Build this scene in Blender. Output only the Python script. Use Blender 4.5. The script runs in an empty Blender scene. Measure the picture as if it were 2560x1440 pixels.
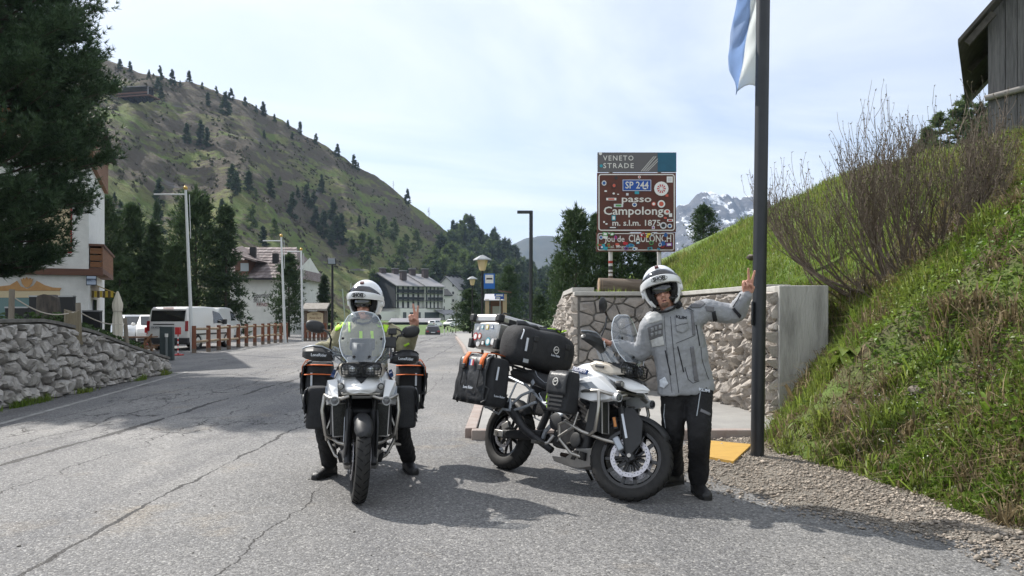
import bpy,bmesh,math,random
import numpy as np
from mathutils import Vector,Matrix,Euler
from mathutils.bvhtree import BVHTree
random.seed(7)
rng = np.random.default_rng(7)
PI = math.pi
R = math.radians
sc = bpy.context.scene
COL = sc.collection

# ------------------------------------------------------------ camera
F = 1850.0            # focal length in photograph pixels (2560 wide)
HZ = 788.0            # row of the horizon
CH = 1.45             # camera height
cam = bpy.data.cameras.new('camera')
camo = bpy.data.objects.new('camera',cam)
COL.objects.link(camo)
camo.location = (0,0,CH)
camo.rotation_euler = (PI/2,0,0)
cam.sensor_width = 36.0
cam.sensor_fit = 'HORIZONTAL'
cam.lens = F/2560*36
cam.shift_y = (HZ-720)/2560
cam.clip_start = 0.05
cam.clip_end = 20000
sc.camera = camo

# ------------------------------------------------------------ sky and sun
SUN_EL = R(43)
SUN_XY = Vector((-0.79,0.61)).normalized()
sun_dir = Vector((SUN_XY.x*math.cos(SUN_EL),SUN_XY.y*math.cos(SUN_EL),math.sin(SUN_EL)))
world = bpy.data.worlds.new('World')
sc.world = world
world.use_nodes = True
wn = world.node_tree; wl = wn.links
wn.nodes.clear()
w_out = wn.nodes.new('ShaderNodeOutputWorld')
w_bg = wn.nodes.new('ShaderNodeBackground')
w_bg.inputs['Strength'].default_value = 0.112
w_sky = wn.nodes.new('ShaderNodeTexSky')
w_sky.sky_type = 'NISHITA'
w_sky.sun_disc = False
w_sky.sun_elevation = SUN_EL
w_sky.sun_rotation = math.atan2(SUN_XY.x,SUN_XY.y)
w_sky.altitude = 1875
w_sky.air_density = 1.0
w_sky.dust_density = 0.6
w_tc = wn.nodes.new('ShaderNodeTexCoord')
w_sep = wn.nodes.new('ShaderNodeSeparateXYZ')
wl.new(w_tc.outputs['Generated'],w_sep.inputs[0])
def wmath(op,a,b=None):
    n = wn.nodes.new('ShaderNodeMath'); n.operation = op
    for i,v in enumerate((a,b)):
        if v is None: continue
        if isinstance(v,(int,float)): n.inputs[i].default_value = v
        else: wl.new(v,n.inputs[i])
    return n.outputs[0]
zc = wmath('MAXIMUM',w_sep.outputs['Z'],0.0)
den = wmath('ADD',zc,0.16)
cx_ = wmath('DIVIDE',w_sep.outputs['X'],den)
cy_ = wmath('DIVIDE',w_sep.outputs['Y'],den)
w_cmb = wn.nodes.new('ShaderNodeCombineXYZ')
wl.new(wmath('ADD',wmath('MULTIPLY',cx_,0.55),wmath('MULTIPLY',cy_,0.25)),w_cmb.inputs[0])
wl.new(wmath('ADD',wmath('MULTIPLY',cy_,1.0),wmath('MULTIPLY',cx_,-0.35)),w_cmb.inputs[1])
w_no = wn.nodes.new('ShaderNodeTexNoise')
w_no.inputs['Scale'].default_value = 0.85
w_no.inputs['Detail'].default_value = 9
w_no.inputs['Roughness'].default_value = 0.56
w_no.inputs['Distortion'].default_value = 0.7
wl.new(w_cmb.outputs[0],w_no.inputs['Vector'])
w_rmp = wn.nodes.new('ShaderNodeValToRGB')
w_rmp.color_ramp.elements[0].position = 0.34
w_rmp.color_ramp.elements[0].color = (0.36,0.36,0.36,1)
w_rmp.color_ramp.elements[1].position = 0.62
w_rmp.color_ramp.elements[1].color = (0.97,0.97,0.97,1)
wl.new(w_no.outputs[0],w_rmp.inputs[0])
w_mix = wn.nodes.new('ShaderNodeMixRGB')
w_mix.inputs[2].default_value = (7.5,7.75,8.1,1)       # thin high cloud
wl.new(w_rmp.outputs[0],w_mix.inputs[0])
wl.new(w_sky.outputs[0],w_mix.inputs[1])
wl.new(w_mix.outputs[0],w_bg.inputs[0])
wl.new(w_bg.outputs[0],w_out.inputs[0])

sun = bpy.data.lights.new('sun','SUN')
sun.energy = 5.0
sun.angle = R(0.6)
sun.color = (1.0,0.955,0.89)
suno = bpy.data.objects.new('sun',sun)
COL.objects.link(suno)
suno.rotation_euler = sun_dir.to_track_quat('Z','Y').to_euler()
suno.location = (-20,15,25)
vs = sc.view_settings
vs.view_transform = 'Standard'
vs.look = 'None'
vs.exposure = 0.5
vs.gamma = 1.0
vs.use_curve_mapping = False
sc.cycles.use_denoising = True
sc.cycles.max_bounces = 6
sc.cycles.transparent_max_bounces = 12
sc.cycles.volume_bounces = 0
sc.cycles.caustics_reflective = False
sc.cycles.caustics_refractive = False

# ------------------------------------------------------------ where a pixel of the photograph stands in the place
def P(px,py,Y):
    return Vector(((px-1280)/F*Y,Y,CH-(py-HZ)/F*Y))
def G(px,py,z=0.0):
    Y = (CH-z)*F/(py-HZ)
    return Vector(((px-1280)/F*Y,Y,z))

# ------------------------------------------------------------ materials
MATS = {}
def mat(name,c1,c2=None,scale=8.0,rough=0.6,metal=0.0,bump=0.0,bscale=None,detail=5,spec=0.5,
        stretch=None,island=0.0,trans=0.0,coat=0.0,alpha=1.0,transm=0.0,ior=1.45,lo=0.35,hi=0.65):
    if name in MATS: return MATS[name]
    m = bpy.data.materials.new(name); m.use_nodes = True
    nt = m.node_tree; L = nt.links; b = nt.nodes['Principled BSDF']
    b.inputs['Roughness'].default_value = rough
    b.inputs['Metallic'].default_value = metal
    b.inputs['Specular IOR Level'].default_value = spec
    b.inputs['Coat Weight'].default_value = coat
    b.inputs['Coat Roughness'].default_value = 0.08
    b.inputs['Transmission Weight'].default_value = transm
    b.inputs['IOR'].default_value = ior
    if alpha < 1: b.inputs['Alpha'].default_value = alpha
    c1 = tuple(c1)+(1,); c2 = c1 if c2 is None else tuple(c2)+(1,)
    b.inputs['Base Color'].default_value = c1
    vec = None
    if c2 != c1 or bump:
        tc = nt.nodes.new('ShaderNodeTexCoord'); vec = tc.outputs['Object']
        if stretch:
            mp = nt.nodes.new('ShaderNodeMapping'); mp.inputs['Scale'].default_value = stretch
            L.new(vec,mp.inputs[0]); vec = mp.outputs[0]
    col = None
    if c2 != c1:
        no = nt.nodes.new('ShaderNodeTexNoise'); no.inputs['Scale'].default_value = scale
        no.inputs['Detail'].default_value = detail; no.inputs['Roughness'].default_value = 0.65
        L.new(vec,no.inputs['Vector'])
        mr = nt.nodes.new('ShaderNodeMapRange')
        mr.inputs[1].default_value = lo; mr.inputs[2].default_value = hi
        L.new(no.outputs[0],mr.inputs[0])
        mx = nt.nodes.new('ShaderNodeMixRGB'); mx.inputs[1].default_value = c1; mx.inputs[2].default_value = c2
        L.new(mr.outputs[0],mx.inputs[0]); col = mx.outputs[0]
    if island:
        ge = nt.nodes.new('ShaderNodeNewGeometry')
        oi = nt.nodes.new('ShaderNodeObjectInfo')
        ad = nt.nodes.new('ShaderNodeMath'); ad.operation = 'ADD'
        L.new(ge.outputs['Random Per Island'],ad.inputs[0]); L.new(oi.outputs['Random'],ad.inputs[1])
        fr = nt.nodes.new('ShaderNodeMath'); fr.operation = 'FRACT'; L.new(ad.outputs[0],fr.inputs[0])
        hs = nt.nodes.new('ShaderNodeHueSaturation')
        mr = nt.nodes.new('ShaderNodeMapRange'); mr.inputs[3].default_value = 1-island; mr.inputs[4].default_value = 1+island
        L.new(fr.outputs[0],mr.inputs[0]); L.new(mr.outputs[0],hs.inputs['Value'])
        if col is not None: L.new(col,hs.inputs['Color'])
        else: hs.inputs['Color'].default_value = c1
        col = hs.outputs[0]
    if col is not None: L.new(col,b.inputs['Base Color'])
    if bump:
        nb = nt.nodes.new('ShaderNodeTexNoise'); nb.inputs['Scale'].default_value = bscale or scale*3
        nb.inputs['Detail'].default_value = 6; nb.inputs['Roughness'].default_value = 0.6
        L.new(vec,nb.inputs['Vector'])
        bu = nt.nodes.new('ShaderNodeBump'); bu.inputs['Strength'].default_value = bump
        bu.inputs['Distance'].default_value = 0.02
        L.new(nb.outputs[0],bu.inputs['Height']); L.new(bu.outputs[0],b.inputs['Normal'])
    if trans:
        tr = nt.nodes.new('ShaderNodeBsdfTranslucent')
        if col is not None: L.new(col,tr.inputs[0])
        else: tr.inputs[0].default_value = c1
        ms = nt.nodes.new('ShaderNodeMixShader'); ms.inputs[0].default_value = trans
        L.new(b.outputs[0],ms.inputs[1]); L.new(tr.outputs[0],ms.inputs[2])
        L.new(ms.outputs[0],nt.nodes['Material Output'].inputs[0])
    MATS[name] = m
    return m

# ------------------------------------------------------------ mesh helpers
def axis_open(prof): return prof[0][0] > 0.004 and prof[-1][0] > 0.004
class MB:
    """collects shapes; build() links them as one mesh object"""
    def __init__(s): s.v = []; s.f = []; s.m = Matrix.Identity(4)
    def add(s,vs_,fs_):
        o = len(s.v)
        s.v += [tuple(s.m @ Vector(p)) for p in vs_]
        s.f += [tuple(i+o for i in f) for f in fs_]
        return s
    def box(s,c,d,rot=None,taper=None):
        x,y,z = d[0]/2,d[1]/2,d[2]/2
        tx,ty = taper or (1,1)
        vs_ = [Vector(p) for p in ((-x,-y,-z),(x,-y,-z),(x,y,-z),(-x,y,-z),(-x*tx,-y*ty,z),(x*tx,-y*ty,z),(x*tx,y*ty,z),(-x*tx,y*ty,z))]
        M = Matrix.Translation(Vector(c))
        if rot is not None: M = M @ (rot.to_4x4() if isinstance(rot,Matrix) else Euler(rot).to_matrix().to_4x4())
        return s.add([M @ p for p in vs_],[(0,3,2,1),(4,5,6,7),(0,1,5,4),(1,2,6,5),(2,3,7,6),(3,0,4,7)])
    def span(s,a,b):
        return s.box([(a[i]+b[i])/2 for i in range(3)],[abs(b[i]-a[i]) for i in range(3)])
    def loft(s,rings,cap=True,close=True):
        n = len(rings[0]); vs_ = [p for r in rings for p in r]; fs_ = []
        for i in range(len(rings)-1):
            for j in range(n if close else n-1):
                k = (j+1) % n
                fs_.append((i*n+j,i*n+k,(i+1)*n+k,(i+1)*n+j))
        if cap and close:
            fs_.append(tuple(range(n-1,-1,-1))); fs_.append(tuple((len(rings)-1)*n+j for j in range(n)))
        return s.add(vs_,fs_)
    def tube(s,pts,r,seg=10,cap=True,squash=1.0,up=None):
        pts = [Vector(p) for p in pts]; n = len(pts)
        rr = r if isinstance(r,(list,tuple)) else [r]*n
        rings = []; ref = Vector(up) if up else None
        for i in range(n):
            t = (pts[min(i+1,n-1)]-pts[max(i-1,0)]).normalized()
            if ref is None: ref = Vector((0,0,1)) if abs(t.z) < 0.9 else Vector((1,0,0))
            a = t.cross(ref)
            if a.length < 1e-5: a = t.orthogonal()
            a.normalize(); b = a.cross(t).normalized()
            if not up: ref = b
            ring = []
            for k in range(seg):
                q = 2*PI*k/seg
                ring.append(pts[i]+(a*math.cos(q)*rr[i]+b*math.sin(q)*rr[i]*squash))
            rings.append(ring)
        return s.loft(rings,cap)
    def cyl(s,a,b,r0,r1=None,seg=14):
        return s.tube([a,b],[r0,r0 if r1 is None else r1],seg)
    def lathe(s,prof,seg=24,c=(0,0,0),axis='Z'):
        rings = []
        for (r,h) in prof:
            ring = []
            for k in range(seg):
                q = 2*PI*k/seg
                if axis == 'Z': p = (r*math.cos(q),r*math.sin(q),h)
                elif axis == 'Y': p = (r*math.cos(q),h,r*math.sin(q))
                else: p = (h,r*math.cos(q),r*math.sin(q))
                ring.append(Vector(p)+Vector(c))
            rings.append(ring)
        return s.loft(rings,prof[0][0] < 0.004 or prof[-1][0] < 0.004 or not axis_open(prof))
    def prism(s,poly,y0,y1,axis='Y'):
        n = len(poly)
        def q(p,h):
            return (p[0],h,p[1]) if axis == 'Y' else ((h,p[0],p[1]) if axis == 'X' else (p[0],p[1],h))
        vs_ = [q(p,y0) for p in poly]+[q(p,y1) for p in poly]
        fs_ = [tuple(range(n)),tuple(range(2*n-1,n-1,-1))]
        fs_ += [(i,(i+1) % n,n+(i+1) % n,n+i) for i in range(n)]
        return s.add(vs_,fs_)
    def sphere(s,c,r,seg=16,rings=10,rot=None):
        rr = r if isinstance(r,(list,tuple)) else (r,r,r)
        M = Matrix.Translation(Vector(c))
        if rot is not None: M = M @ Euler(rot).to_matrix().to_4x4()
        prof = []
        for i in range(rings+1):
            t = PI*i/rings; prof.append([M @ Vector((rr[0]*max(math.sin(t),1e-3)*math.cos(2*PI*k/seg),rr[1]*max(math.sin(t),1e-3)*math.sin(2*PI*k/seg),-rr[2]*math.cos(t))) for k in range(seg)])
        return s.loft(prof,True)
    def mesh(s,name,smooth=True,angle=40):
        me = bpy.data.meshes.new(name); me.from_pydata(s.v,[],s.f); me.update()
        bm = bmesh.new(); bm.from_mesh(me); bmesh.ops.recalc_face_normals(bm,faces=bm.faces)
        if smooth:
            for f in bm.faces: f.smooth = True
            for e in bm.edges:
                if len(e.link_faces) == 2 and e.calc_face_angle(0) > R(angle): e.smooth = False
        bm.to_mesh(me); bm.free()
        return me
    def build(s,name,m,parent=None,smooth=True,angle=40,bevel=0.0,subsurf=0,bseg=2):
        me = s.mesh(name,smooth,angle)
        o = link(name,me,m,parent)
        if bevel:
            b = o.modifiers.new('bevel','BEVEL'); b.width = bevel; b.segments = bseg; b.limit_method = 'ANGLE'; b.angle_limit = R(35)
        if subsurf:
            for e in me.edges: e.use_edge_sharp = False
            b = o.modifiers.new('sub','SUBSURF'); b.levels = subsurf; b.render_levels = subsurf
        return o
def link(name,me,m,parent=None):
    o = bpy.data.objects.new(name,me); COL.objects.link(o)
    if m is not None: me.materials.append(m)
    if parent is not None: o.parent = parent
    return o
def np_mesh(name,verts,faces,m,parent=None,smooth=False):
    """verts (n,3), faces (k,3|4) arrays"""
    me = bpy.data.meshes.new(name)
    verts = np.ascontiguousarray(verts,dtype=np.float32); faces = np.ascontiguousarray(faces,dtype=np.int32)
    k = faces.shape[1]
    me.vertices.add(len(verts)); me.vertices.foreach_set('co',verts.ravel())
    me.loops.add(faces.size); me.loops.foreach_set('vertex_index',faces.ravel())
    me.polygons.add(len(faces)); me.polygons.foreach_set('loop_start',np.arange(0,faces.size,k,dtype=np.int32))
    if smooth: me.polygons.foreach_set('use_smooth',np.ones(len(faces),dtype=bool))
    me.update(calc_edges=True)
    if name is None: return me
    if parent == 'mesh':
        if m is not None: me.materials.append(m)
        return me
    return link(name,me,m,parent)
def tag(o,label=None,cat=None,group=None,kind=None):
    if label: o['label'] = label
    if cat: o['category'] = cat
    if group: o['group'] = group
    if kind: o['kind'] = kind
    return o
def thing(name,label,cat,loc=(0,0,0),rz=0.0,group=None):
    o = bpy.data.objects.new(name,None); COL.objects.link(o)
    o.location = loc; o.rotation_euler = (0,0,rz); o.empty_display_size = 0.2
    return tag(o,label,cat,group)
def dup(o,parent=None):
    c = o.copy(); COL.objects.link(c); c.parent = parent
    for ch in list(o.children): dup(ch,c)
    return c
TXT = {}
def text_mesh(s,size,extrude=0.002,bold=0.0,shear=0.0,spacing=1.0,align='CENTER'):
    key = (s,size,extrude,bold,shear,spacing,align)
    if key in TXT: return TXT[key]
    cu = bpy.data.curves.new('lettering','FONT'); cu.body = s; cu.size = size; cu.extrude = extrude
    cu.offset = bold; cu.shear = shear; cu.space_character = spacing; cu.align_x = align; cu.align_y = 'CENTER'; cu.resolution_u = 2
    o = bpy.data.objects.new('tmp',cu); COL.objects.link(o)
    dg = bpy.context.evaluated_depsgraph_get()
    me = bpy.data.meshes.new_from_object(o.evaluated_get(dg))
    bpy.data.objects.remove(o); me.name = 'lettering'
    TXT[key] = me
    return me
def text(s,size,m,parent,M,width=None,name='lettering',**k):
    """M places the text: local x along the writing, y up, z out of the surface"""
    me = text_mesh(s,size,**k).copy()
    me.materials.clear(); me.materials.append(m)
    if width:
        w = max(v.co.x for v in me.vertices)-min(v.co.x for v in me.vertices)
        for v in me.vertices: v.co.x *= width/w
    o = link(name,me,None,parent); o.matrix_local = M
    return o
def frame(o,x,up):
    """matrix with local x, y=up, z=x cross up at origin o"""
    x = Vector(x).normalized(); up = Vector(up); z = x.cross(up).normalized(); y = z.cross(x)
    return Matrix(((x.x,y.x,z.x,o[0]),(x.y,y.y,z.y,o[1]),(x.z,y.z,z.z,o[2]),(0,0,0,1)))
_perm = np.random.default_rng(3).random((256,256))
def vnoise(x,y,s=1.0,seed=0):
    x = np.asarray(x,float)*s+seed*17.3; y = np.asarray(y,float)*s+seed*31.7
    xi = np.floor(x).astype(int); yi = np.floor(y).astype(int); fx = x-xi; fy = y-yi
    fx = fx*fx*(3-2*fx); fy = fy*fy*(3-2*fy)
    a = _perm[xi % 256,yi % 256]; b = _perm[(xi+1) % 256,yi % 256]; c = _perm[xi % 256,(yi+1) % 256]; d = _perm[(xi+1) % 256,(yi+1) % 256]
    return (a*(1-fx)+b*fx)*(1-fy)+(c*(1-fx)+d*fx)*fy
def fbm(x,y,s=1.0,oct=4,seed=0):
    t = 0; a = 0.5
    for i in range(oct):
        t = t+a*vnoise(x,y,s,seed+i); s *= 2.03; a *= 0.5
    return t
def interp(x,xs,ys): return float(np.interp(x,xs,ys))
# ------------------------------------------------------------ ground, road, pavement, bank, hills
def zg(X,Y):
    return np.interp(Y,[-50,55,70,95,150,235,4000],[0,0,-0.45,-1.5,-1.5,-0.1,-0.1])+0*np.asarray(X,float)
def grid_mesh(name,X,Y,Z,m,parent=None):
    ny,nx = X.shape
    v = np.stack([X,Y,Z],-1).reshape(-1,3)
    i = np.arange(ny*nx).reshape(ny,nx)
    f = np.stack([i[:-1,:-1],i[:-1,1:],i[1:,1:],i[1:,:-1]],-1).reshape(-1,4)
    return np_mesh(name,v,f,m,parent,smooth=True)

m_lawn = mat('lawn',(0.055,0.115,0.022),(0.11,0.15,0.04),scale=0.35,rough=0.9,bump=0.6,bscale=3)
ys = np.concatenate([np.linspace(-40,60,60),np.linspace(62,260,60),np.geomspace(270,9000,30)])
xs_ = np.concatenate([-np.geomspace(9000,80,25),np.linspace(-75,75,60),np.geomspace(80,9000,25)])
GX,GY = np.meshgrid(xs_,ys)
g = grid_mesh('ground',GX,GY,zg(GX,GY)-0.012+0*GX,m_lawn); tag(g,kind='structure')

# --- asphalt
def road_material():
    m = bpy.data.materials.new('worn_asphalt'); m.use_nodes = True
    nt = m.node_tree; L = nt.links; b = nt.nodes['Principled BSDF']
    tc = nt.nodes.new('ShaderNodeTexCoord'); sep = nt.nodes.new('ShaderNodeSeparateXYZ'); L.new(tc.outputs['Object'],sep.inputs[0])
    X,Y = sep.outputs[0],sep.outputs[1]
    def M(op,a,b_=None,c=None):
        n = nt.nodes.new('ShaderNodeMath'); n.operation = op
        for i,v in enumerate((a,b_,c)):
            if v is None: continue
            if isinstance(v,(int,float)): n.inputs[i].default_value = v
            else: L.new(v,n.inputs[i])
        return n.outputs[0]
    def noise(scale,detail=4,stretch=None,rough=0.6,off=0.0):
        n = nt.nodes.new('ShaderNodeTexNoise'); n.inputs['Scale'].default_value = scale; n.inputs['Detail'].default_value = detail; n.inputs['Roughness'].default_value = rough
        v = tc.outputs['Object']
        mp = nt.nodes.new('ShaderNodeMapping'); mp.inputs['Scale'].default_value = stretch or (1,1,1); mp.inputs['Location'].default_value = (off,off*1.7,0)
        L.new(v,mp.inputs[0]); L.new(mp.outputs[0],n.inputs['Vector'])
        return n.outputs[0]
    def rng_(v,a,b_,c=0.0,d=1.0):
        n = nt.nodes.new('ShaderNodeMapRange'); n.interpolation_type = 'SMOOTHSTEP'
        n.inputs[1].default_value = a; n.inputs[2].default_value = b_; n.inputs[3].default_value = c; n.inputs[4].default_value = d
        L.new(v,n.inputs[0]); return n.outputs[0]
    def mix(f,c1,c2,op='MIX'):
        n = nt.nodes.new('ShaderNodeMixRGB'); n.blend_type = op
        if isinstance(f,float): n.inputs[0].default_value = f
        else: L.new(f,n.inputs[0])
        for i,c in ((1,c1),(2,c2)):
            if isinstance(c,tuple): n.inputs[i].default_value = c+(1,)
            else: L.new(c,n.inputs[i])
        return n.outputs[0]
    big = noise(0.35,5)
    col = mix(rng_(big,0.35,0.68),(0.150,0.148,0.147),(0.245,0.237,0.226))
    # darker binder with polished wheel tracks on the far lanes
    lane = rng_(X,-2.0,-3.4)
    track = noise(0.8,6,(1.3,0.16,1),0.6,3.1)
    dark = M('MULTIPLY',lane,rng_(track,0.46,0.64,0.0,0.7))
    col = mix(dark,col,(0.085,0.085,0.093))
    stain = rng_(noise(0.9,5,(1,1,1),0.65,9.0),0.56,0.70,0.0,0.6)
    col = mix(stain,col,(0.235,0.20,0.155))
    oil = rng_(noise(1.7,3,(1,1,1),0.5,33.0),0.66,0.72,0.0,0.55)
    col = mix(oil,col,(0.07,0.068,0.068))
    seal = rng_(noise(0.22,2,(1,0.35,1),0.4,51.0),0.56,0.575,0.0,0.40)
    col = mix(seal,col,(0.11,0.11,0.115))
    # aggregate
    vo = nt.nodes.new('ShaderNodeTexVoronoi'); vo.inputs['Scale'].default_value = 88
    L.new(tc.outputs['Object'],vo.inputs['Vector'])
    sp = nt.nodes.new('ShaderNodeSeparateColor'); L.new(vo.outputs['Color'],sp.inputs[0])
    col = mix(rng_(sp.outputs[0],0.72,0.95,0.0,0.55),col,(0.40,0.39,0.365))
    col = mix(rng_(sp.outputs[1],0.72,0.9,0.0,0.75),col,(0.075,0.073,0.072))
    fine = noise(38,3)
    fm = nt.nodes.new('ShaderNodeMixRGB'); fm.blend_type = 'MULTIPLY'; fm.inputs[0].default_value = 0.8
    L.new(col,fm.inputs[1]); gr = nt.nodes.new('ShaderNodeCombineColor')
    fv = rng_(fine,0.3,0.7,0.62,1.25)
    for i in range(3): L.new(fv,gr.inputs[i])
    L.new(gr.outputs[0],fm.inputs[2]); col = fm.outputs[0]
    # long cracks that run with the road
    crack = None
    for x0,amp,w,fr,o in ((-2.78,0.55,0.022,0.5,1.0),(-4.95,0.5,0.055,0.45,5.0),(-5.6,0.9,0.016,0.8,8.0),(-1.62,0.6,0.007,0.7,12.0),(-6.5,0.8,0.014,0.6,15.0),(-4.2,1.0,0.012,0.9,19.0)):
        wig = M('MULTIPLY',M('SUBTRACT',noise(fr,8,(0.05,1,1),0.65,o),0.5),amp)
        d = M('ABSOLUTE',M('SUBTRACT',M('SUBTRACT',X,x0),wig))
        ww = M('MULTIPLY',rng_(noise(1.1,4,(1,1,1),0.6,o*2),0.28,0.60),w)
        k = M('LESS_THAN',d,ww)
        crack = k if crack is None else M('MAXIMUM',crack,k)
    vc = nt.nodes.new('ShaderNodeTexVoronoi'); vc.feature = 'DISTANCE_TO_EDGE'; vc.inputs['Scale'].default_value = 2.3
    mp = nt.nodes.new('ShaderNodeMapping'); mp.inputs['Scale'].default_value = (1.6,0.55,1)
    nz = nt.nodes.new('ShaderNodeTexNoise'); nz.inputs['Scale'].default_value = 5; nz.inputs['Detail'].default_value = 4
    L.new(tc.outputs['Object'],nz.inputs['Vector'])
    vm = nt.nodes.new('ShaderNodeVectorMath'); vm.operation = 'MULTIPLY_ADD'; vm.inputs[1].default_value = (0.35,0.35,0.35)
    L.new(nz.outputs['Color'],vm.inputs[0]); L.new(tc.outputs['Object'],vm.inputs[2])
    L.new(vm.outputs[0],mp.inputs[0]); L.new(mp.outputs[0],vc.inputs['Vector'])
    net = M('MULTIPLY',M('LESS_THAN',vc.outputs['Distance'],0.03),M('MULTIPLY',lane,rng_(noise(0.5,4,(1,0.5,1),0.6,21),0.52,0.6)))
    crack = M('MAXIMUM',crack,net)
    col = mix(crack,col,(0.035,0.033,0.032))
    L.new(col,b.inputs['Base Color'])
    L.new(rng_(sp.outputs[2],0,1,0.62,0.95),b.inputs['Roughness'])
    b.inputs['Specular IOR Level'].default_value = 0.35
    hgt = M('ADD',M('MULTIPLY',vo.outputs['Distance'],-0.5),M('MULTIPLY',crack,-1.5))
    hgt = M('ADD',hgt,M('MULTIPLY',noise(3.0,5),0.8))
    bu = nt.nodes.new('ShaderNodeBump'); bu.inputs['Strength'].default_value = 0.55; bu.inputs['Distance'].default_value = 0.012
    L.new(hgt,bu.inputs['Height']); L.new(bu.outputs[0],b.inputs['Normal'])
    return m
m_road = road_material()
rY = np.concatenate([np.linspace(-6,60,67),np.linspace(62,160,50)])
rL = np.interp(rY,[-6,10,18,19,58,62,80,95,120,150,160],[-9.2,-8.3,-9.0,-40,-46,-20,-13.5,-13.2,-12,-8,-6])
rR = np.interp(rY,[-6,8,13,30,47,60,80,95,120,150,160],[4.2,4.2,4.2,1.2,-2.0,-4.5,-6.2,-6.4,-4,6,10])
u = np.linspace(0,1,25)[None,:]
RX = rL[:,None]*(1-u)+rR[:,None]*u; RY = rY[:,None]+0*u
tag(grid_mesh('road',RX,RY,zg(RX,RY)+0.004-0.012,m_road),kind='structure')
Z0 = -0.008      # asphalt level near the camera
# faint edge line by the left wall
m_line = mat('worn_white_paint',(0.36,0.355,0.335),(0.20,0.196,0.188),scale=4,rough=0.85,lo=0.38,hi=0.60,detail=9)
ey = np.linspace(4,19,40); ex = np.interp(ey,[4,9.9,14,19],[-6.35,-6.85,-7.5,-8.35])
ln = np.stack([np.stack([ex-0.05,ey,0*ey-0.0035],-1),np.stack([ex+0.05,ey,0*ey-0.0035],-1)],1).reshape(-1,3)
fi = np.array([[2*i,2*i+1,2*i+3,2*i+2] for i in range(len(ey)-1)])
tag(np_mesh('edge_line',ln,fi,m_line),kind='structure')

# --- raised pavement in front of the stone wall, with kerb stones
m_pave = mat('pavement_concrete',(0.27,0.262,0.25),(0.34,0.33,0.31),scale=2.2,rough=0.9,bump=0.5,bscale=60)
pvY = np.concatenate([np.linspace(8.75,13.2,12),np.linspace(13.3,58,40)])
pvL = np.interp(pvY,[8.7,11.5,18,32,47,58],[-0.40,-0.42,-0.85,-2.0,-3.45,-4.6])
pvR = np.where(pvY < 13.25,np.interp(pvY,[8.7,9.6,13.25],[3.3,3.6,3.25]),np.interp(pvY,[13.3,20,32,58],[1.25,1.2,-0.2,-3.0]))
u = np.linspace(0,1,12)[None,:]
PX = pvL[:,None]*(1-u)+pvR[:,None]*u; PY = pvY[:,None]+0*u
pave = grid_mesh('pavement',PX,PY,zg(PX,PY)+0.10+0*PX,m_pave); tag(pave,kind='structure')
m_kerb = mat('kerb_stone',(0.30,0.235,0.205),(0.36,0.31,0.28),scale=6,rough=0.85,bump=0.4,bscale=40,island=0.12)
kpts = [(3.0,8.68),(-0.50,8.68)]
def kerb_run(a,b,n):
    a = Vector((a[0],a[1],0)); b = Vector((b[0],b[1],0)); d = (b-a)/n
    for i in range(n):
        c = a+d*(i+0.5); mb = MB(); ang = math.atan2(d.y,d.x)
        mb.box((c.x,c.y,float(zg(0,c.y))+0.045),(d.length*0.985,0.14,0.13),(0,0,ang))
        mb.build('kerb_stone',m_kerb,pave,bevel=0.012)
kerb_run((3.0,8.70),(-0.48,8.70),4)
pl = [(-0.49,8.78),(-0.50,11.5),(-0.93,18),(-2.08,32),(-3.53,47)]
for i in range(4):
    L_ = math.dist(pl[i],pl[i+1]); kerb_run(pl[i],pl[i+1],max(2,int(L_/1.0)))

# --- grassy bank on the right
def bank_xb(Y): return np.interp(Y,[0,3,4.95,6.5,7.84,8.6,9.5,11],[3.75,3.62,3.42,3.22,2.78,2.95,3.38,3.4])
def bank_zc(Y): return np.interp(Y,[0,6,11.6,14,16.4,21.5,30,39,53,62,75],[2.6,3.6,4.3,4.75,5.1,5.55,5.4,5.0,4.25,2.6,0.2])
def smin(a,b,k):
    h = np.clip(0.5+0.5*(b-a)/k,0,1); return b*(1-h)+a*h-k*h*(1-h)
def bank_floor(Y): return np.interp(Y,[9.7,16,22,28,60],[1.72,1.72,0.75,0.08,0.03])
def bank_z(X,Y):
    X = np.asarray(X,float); Y = np.asarray(Y,float)
    xb = bank_xb(Y)
    front = 0.9*(X-xb)+0.10*np.sqrt(np.clip(X-xb,0,1))
    front = front+(0.40*np.exp(-((X-4.5)**2/0.5+(Y-9.5)**2/0.9)))*np.clip((X-xb)*3,0,1)
    lin = 0.9*(X-3.3)
    fl = bank_floor(Y)
    back = -smin(-lin,-fl,0.25)
    t = np.clip((Y-9.55)/0.8,0,1); t = t*t*(3-2*t)
    z = front*(1-t)+back*t
    n = (fbm(X,Y,0.9,5,4)-0.48)*0.42*np.clip((X-xb)/0.7,0.1,1)*np.where(Y > 12,0.8,1)
    n = n+(vnoise(X,Y,4.0,9)-0.5)*0.10*np.clip((X-xb)/0.5,0,1)*np.clip((14-Y)/4,0,1)
    z = z+n*np.where((Y > 9.6) & (X < 4.2),0.2,1)
    return smin(z,bank_zc(Y),0.55)
bY = np.concatenate([np.linspace(0.5,9.60,110),np.linspace(9.66,13.28,30),np.linspace(13.36,26,50),np.linspace(26.5,75,50)])
def bank_xs(Y): return np.where(Y < 9.63,bank_xb(Y)-0.12,np.where(Y < 13.3,np.interp(Y,[9.66,13.3],[3.62,3.22]),np.interp(Y,[13.3,22,32,60],[1.3,1.3,0.0,-2.6])))
t = np.linspace(0,1,110)**1.35
bs = bank_xs(bY)
BX = bs[:,None]+(24-bs[:,None])*t[None,:]; BY = bY[:,None]+0*BX
BZ = bank_z(BX,BY); BZ[:,0] = np.minimum(BZ[:,0],np.where(bY < 9.63,-0.03,9))
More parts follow.
